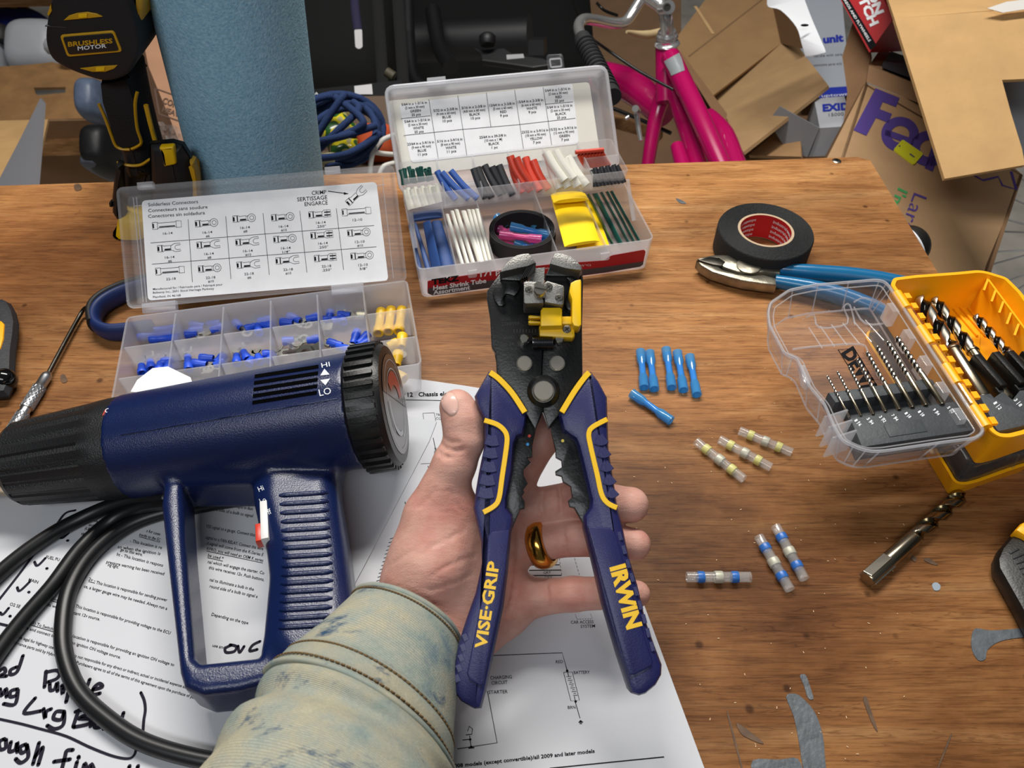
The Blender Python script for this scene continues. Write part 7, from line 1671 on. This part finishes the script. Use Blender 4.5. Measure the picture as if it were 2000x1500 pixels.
def packet(c, t, w, h, ang, m1, label, grp=None):
    P = D(*c, t); k = t / FPX; a = R(ang); x = RT * math.cos(a) + UP * math.sin(a); y = -RT * math.sin(a) + UP * math.cos(a); nn_ = (-FW + UP * .5).normalized(); y = (y - nn_ * y.dot(nn_)).normalized(); x = y.cross(nn_)
    rings = []
    for j in range(7):
        v = j / 6 * 2 - 1; pf = 1 - v ** 4
        rings.append([P + x * (u * w * k / 2) + y * (v * h * k / 2) + nn_ * (.010 * (1 - u ** 4) * pf) for u in [q / 4 - 1 for q in range(9)]] + [P + x * (u * w * k / 2) + y * (v * h * k / 2) - nn_ * (.001 + .004 * (1 - u ** 4) * pf) for u in [1 - q / 4 for q in range(9)]])
    o = top('foil_packet', loft(rings), m1, label, 'packet', grp, smooth=60); return o
PK = nodes('packet_print'); m_, nt_, p_, _o = PK; tcn = N(nt_, 'ShaderNodeTexCoord'); nz_ = N(nt_, 'ShaderNodeTexNoise', Scale=55, Detail=1); nt_.links.new(tcn.outputs['Object'], nz_.inputs['Vector'])
rp_ = N(nt_, 'ShaderNodeValToRGB'); rp_.color_ramp.interpolation = 'CONSTANT'; e = rp_.color_ramp.elements; e[0].color = lin('#2f5a2c'); e[1].position = .46; e[1].color = lin('#cfc02a'); k_ = e.new(.56); k_.color = lin('#a8a078'); k_ = e.new(.66); k_.color = lin('#d8d8c8'); nt_.links.new(nz_.outputs['Fac'], rp_.inputs[0]); nt_.links.new(rp_.outputs[0], p_.inputs['Base Color']); p_.inputs['Roughness'].default_value = .2
packet((655, 248), .93, 70, 62, 35, m_, 'shiny yellow and green packet under the rope coil'); packet((672, 292), .90, 60, 40, 15, m_, 'second yellow and green packet near the front of the rope coil')
packet((632, 315), .88, 70, 26, 8, mat('packet_clear', '#b3ad86', .2), 'pale clear packet at the bottom of the rope coil'); packet((690, 215), .98, 70, 40, 20, mat('packet_gold', '#8d8458', .25), 'dull gold packet at the top of the rope coil'); packet((612, 235), .98, 60, 60, 80, mat('packet_grey', '#77736a', .3), 'grey packet beside the towel roll under the rope')
top('orange_cloth', blob((738, 285), .98, 40, 40, .03), mat('orange_fabric', '#b5481c', .8, var=.2, vscale=40), 'orange bundle behind the heat shrink case corner', 'cloth', smooth=60)
top('white_cable', join(tube(cr([D(775, 262, .9), D(745, 275, .88), (D(728, 300, .87)), D(722, 340, .87)], 5), .003, 8), tube(cr([D(772, 302, .89), D(748, 300, .88), D(730, 297, .87)], 5), .003, 8), tube(cr([D(775, 318, .88), D(750, 325, .87), D(740, 345, .87)], 5), .003, 8)), mat('cable_white', '#d5d2cc', .5), 'white cable looped over the orange bundle', 'cable', smooth=60)
top('supply_tray', pbox((540, 360, .96), (800, 360, .94), (560, 190, 1.06), (540, 420, 1.00)), mat('tray_brown', '#5b4a3c', .8), 'brown tray under the rope coil behind the bench', 'tray', smooth=0)
# ---- left background
cbx = thing('handled_carton', 'brown carton with a cut hand hole on the left shelf', 'carton', D(100, 230, 1.6))
mph, nh = plane3((0, 130, 1.60), (200, 125, 1.62), (20, 235, 1.52))
outl_ = [(-60, 134), (60, 126), (102, 121), (132, 128), (180, 150), (300, 165), (300, 232), (200, 233), (16, 236), (-60, 240)]
holep = [(66, 171), (128, 170), (128, 181), (75, 186), (70, 184)]
# panel with a real opening: strips around the hole
def strip(pts): return plate([mph(x, y) for x, y in pts], nh, .006)
obj('front_panel', join(strip([(-60, 134), (60, 126), (66, 171), (70, 184), (75, 186), (75, 235), (-60, 240)]), strip([(60, 126), (102, 121), (132, 128), (128, 170), (66, 171)]), strip([(132, 128), (180, 150), (300, 165), (300, 232), (128, 234), (128, 181), (128, 170)]), strip([(75, 186), (128, 181), (128, 234), (75, 235)])), cardboard('carton_stained', '#9a7348', .2), cbx, 0)
bkq = [mph(x, y) - nh * .28 for x, y in ((-60, 134), (300, 165), (300, 232), (-60, 240))]; ftq = [mph(x, y) for x, y in ((-60, 134), (300, 165), (300, 232), (-60, 240))]
for i in (1, 2, 3): P = [ftq[i], ftq[(i + 1) % 4], bkq[(i + 1) % 4], bkq[i]]; obj('side_panel', plate(P, (P[1] - P[0]).cross(P[3] - P[0]), .006), CARD3, cbx, 0)
obj('back_panel', plate(bkq, nh, .006), CARD3, cbx, 0)
jug = thing('white_jug', 'white plastic jug standing in the handled carton', 'jug', D(70, 130, 1.8)); JW = mat('jug_plastic', '#b9bcc2', .4, sub=.1)
obj('body', blob((92, 105), 1.75, 62, 55, .08), JW, jug, 60); obj('handle', tube(cr([D(100, 90, 1.62), D(130, 100, 1.60), D(132, 125, 1.6)], 5), .018, 10), JW, jug, 60)
jb = thing('capped_jug', 'white jug with a dark cap at the far left edge', 'jug', D(0, 120, 1.8)); obj('body', blob((-22, 115), 1.72, 32, 50, .08), JW, jb, 60); obj('cap', lathe([(.024, 0), (.026, .01), (.026, .03), (.022, .034)], 20, fr_dir(D(-2, 82, 1.70), UP)), mat('cap_dark', '#26221f', .5), jb, 50)
bb_ = thing('blue_bottle', 'blue bottle with a yellow cap in the shade under the shelf board', 'bottle', D(45, 60, 2.1)); obj('body', blob((50, 60), 2.1, 48, 34, .08), mat('bottle_blue', '#1c2a78', .4), bb_, 60); obj('cap', lathe([(.024, 0), (.026, .008), (.026, .036), (.022, .04)], 20, fr_dir(D(37, 40, 2.05), UP)), mat('cap_yellow', '#c8a018', .45), bb_, 50)
top('shelf_board', pbox((-80, 12, 1.9), (110, 8, 1.9), (-80, -30, 2.3), (-80, 16, 1.89)), WOOD2, 'wooden shelf board at the top left corner', 'board', smooth=0)
top('shelf_shadow_sheet', pbox((-100, 200, 2.5), (330, 190, 2.5), (-100, -60, 2.8), (-100, 205, 2.6)), mat('shelf_shadow', '#15130f', .9), 'near black sheet painted as the shadow under the shelf at the left', 'board', smooth=0)  # added dark sheet standing in for the black shadow below the shelf board
top('wood_board', pbox((20, 292, 1.50), (330, 286, 1.50), (20, 244, 1.66), (20, 306, 1.48)), WOOD2, 'rough wooden board on the floor under the handled carton', 'board', smooth=0)
fl2 = thing('flap_box', 'open brown box with a grey lined flap at the left behind the bench', 'box', D(40, 320, 1.2))
panel('brown_panel', ((-20, 236, 1.25), (95, 233, 1.25), (-20, 370, 1.02)), [(-60, 237), (94, 233), (78, 300), (20, 400), (-60, 400)], .005, CARD2, fl2); panel('grey_flap', ((80, 192, 1.06), (72, 300, .98), (0, 352, 1.0)), [(79, 191), (83, 198), (74, 310), (66, 400), (-10, 400), (-8, 362), (40, 270)], .005, mat('grey_lining', '#7d7d82', .7), fl2)
tall = thing('tall_carton', 'tall brown carton with boxed dark print behind the drill', 'carton', D(300, 200, 1.0))
mpt, ntl = plane3((270, 20, 1.05), (370, 280, .98), (440, 20, 1.10)); obj('front_panel', plate([mpt(x, y) for x, y in ((255, -40), (470, -40), (470, 330), (372, 330), (290, 130))], ntl, .12), cardboard('tall_card', '#9c7458'), tall, 0)
mt_ = on(mpt, .0008); obj('print_frame', join(*[pline(l, .002, mt_, ntl) for l in ([(302, 172), (420, 214)], [(302, 172), (311, 222)], [(311, 222), (420, 262)])]), mat('brown_ink', '#4a3226', .7), tall, 0); obj('lettering', join(ptext('CONTENTS', (316, 201), (385, 226), 12, mt_, .03), ptext('HEAVY LOAD', (316, 217), (395, 246), 10, mt_, .03)), mat('brown_ink', '#4a3226', .7), tall, 0, 'dark printed lettering')
# crumpled clear bag
random.seed(5); vs = []; nx, ny = 16, 12
for j in range(ny):
    for i in range(nx): vs.append(D(290 + i * 5.6 + random.uniform(-2, 2), 232 + j * 6 + i * 1.6 + random.uniform(-2, 2), .92 + random.uniform(-.022, .022)))
fs = [[j * nx + i, j * nx + i + 1, (j + 1) * nx + i + 1, (j + 1) * nx + i] for j in range(ny - 1) for i in range(nx - 1)]
top('plastic_bag', (vs, fs), clear('bag_film', '#ffffff', .25, .12, '#c9c9cc', .4), 'crumpled clear plastic bag between the drill and tall carton', 'bag', smooth=20)
dbg = thing('dark_bundle', 'dark glossy bundle with a grey base on the floor behind the drill', 'bundle', D(200, 320, 1.5)); obj('upper', blob((215, 300), 1.35, 32, 46, .07), mat('shoe_black', '#131417', .5), dbg, 60); obj('base', blob((212, 332), 1.36, 26, 14, .07), mat('shoe_sole', '#5d6474', .5), dbg, 60)
top('blue_grey_bag', blob((188, 200), 1.42, 26, 40, .05), mat('bag_bluegrey', '#5f6d84', .4, var=.2, vscale=50), 'blue grey plastic bundle behind the drill handle', 'bundle', smooth=60)
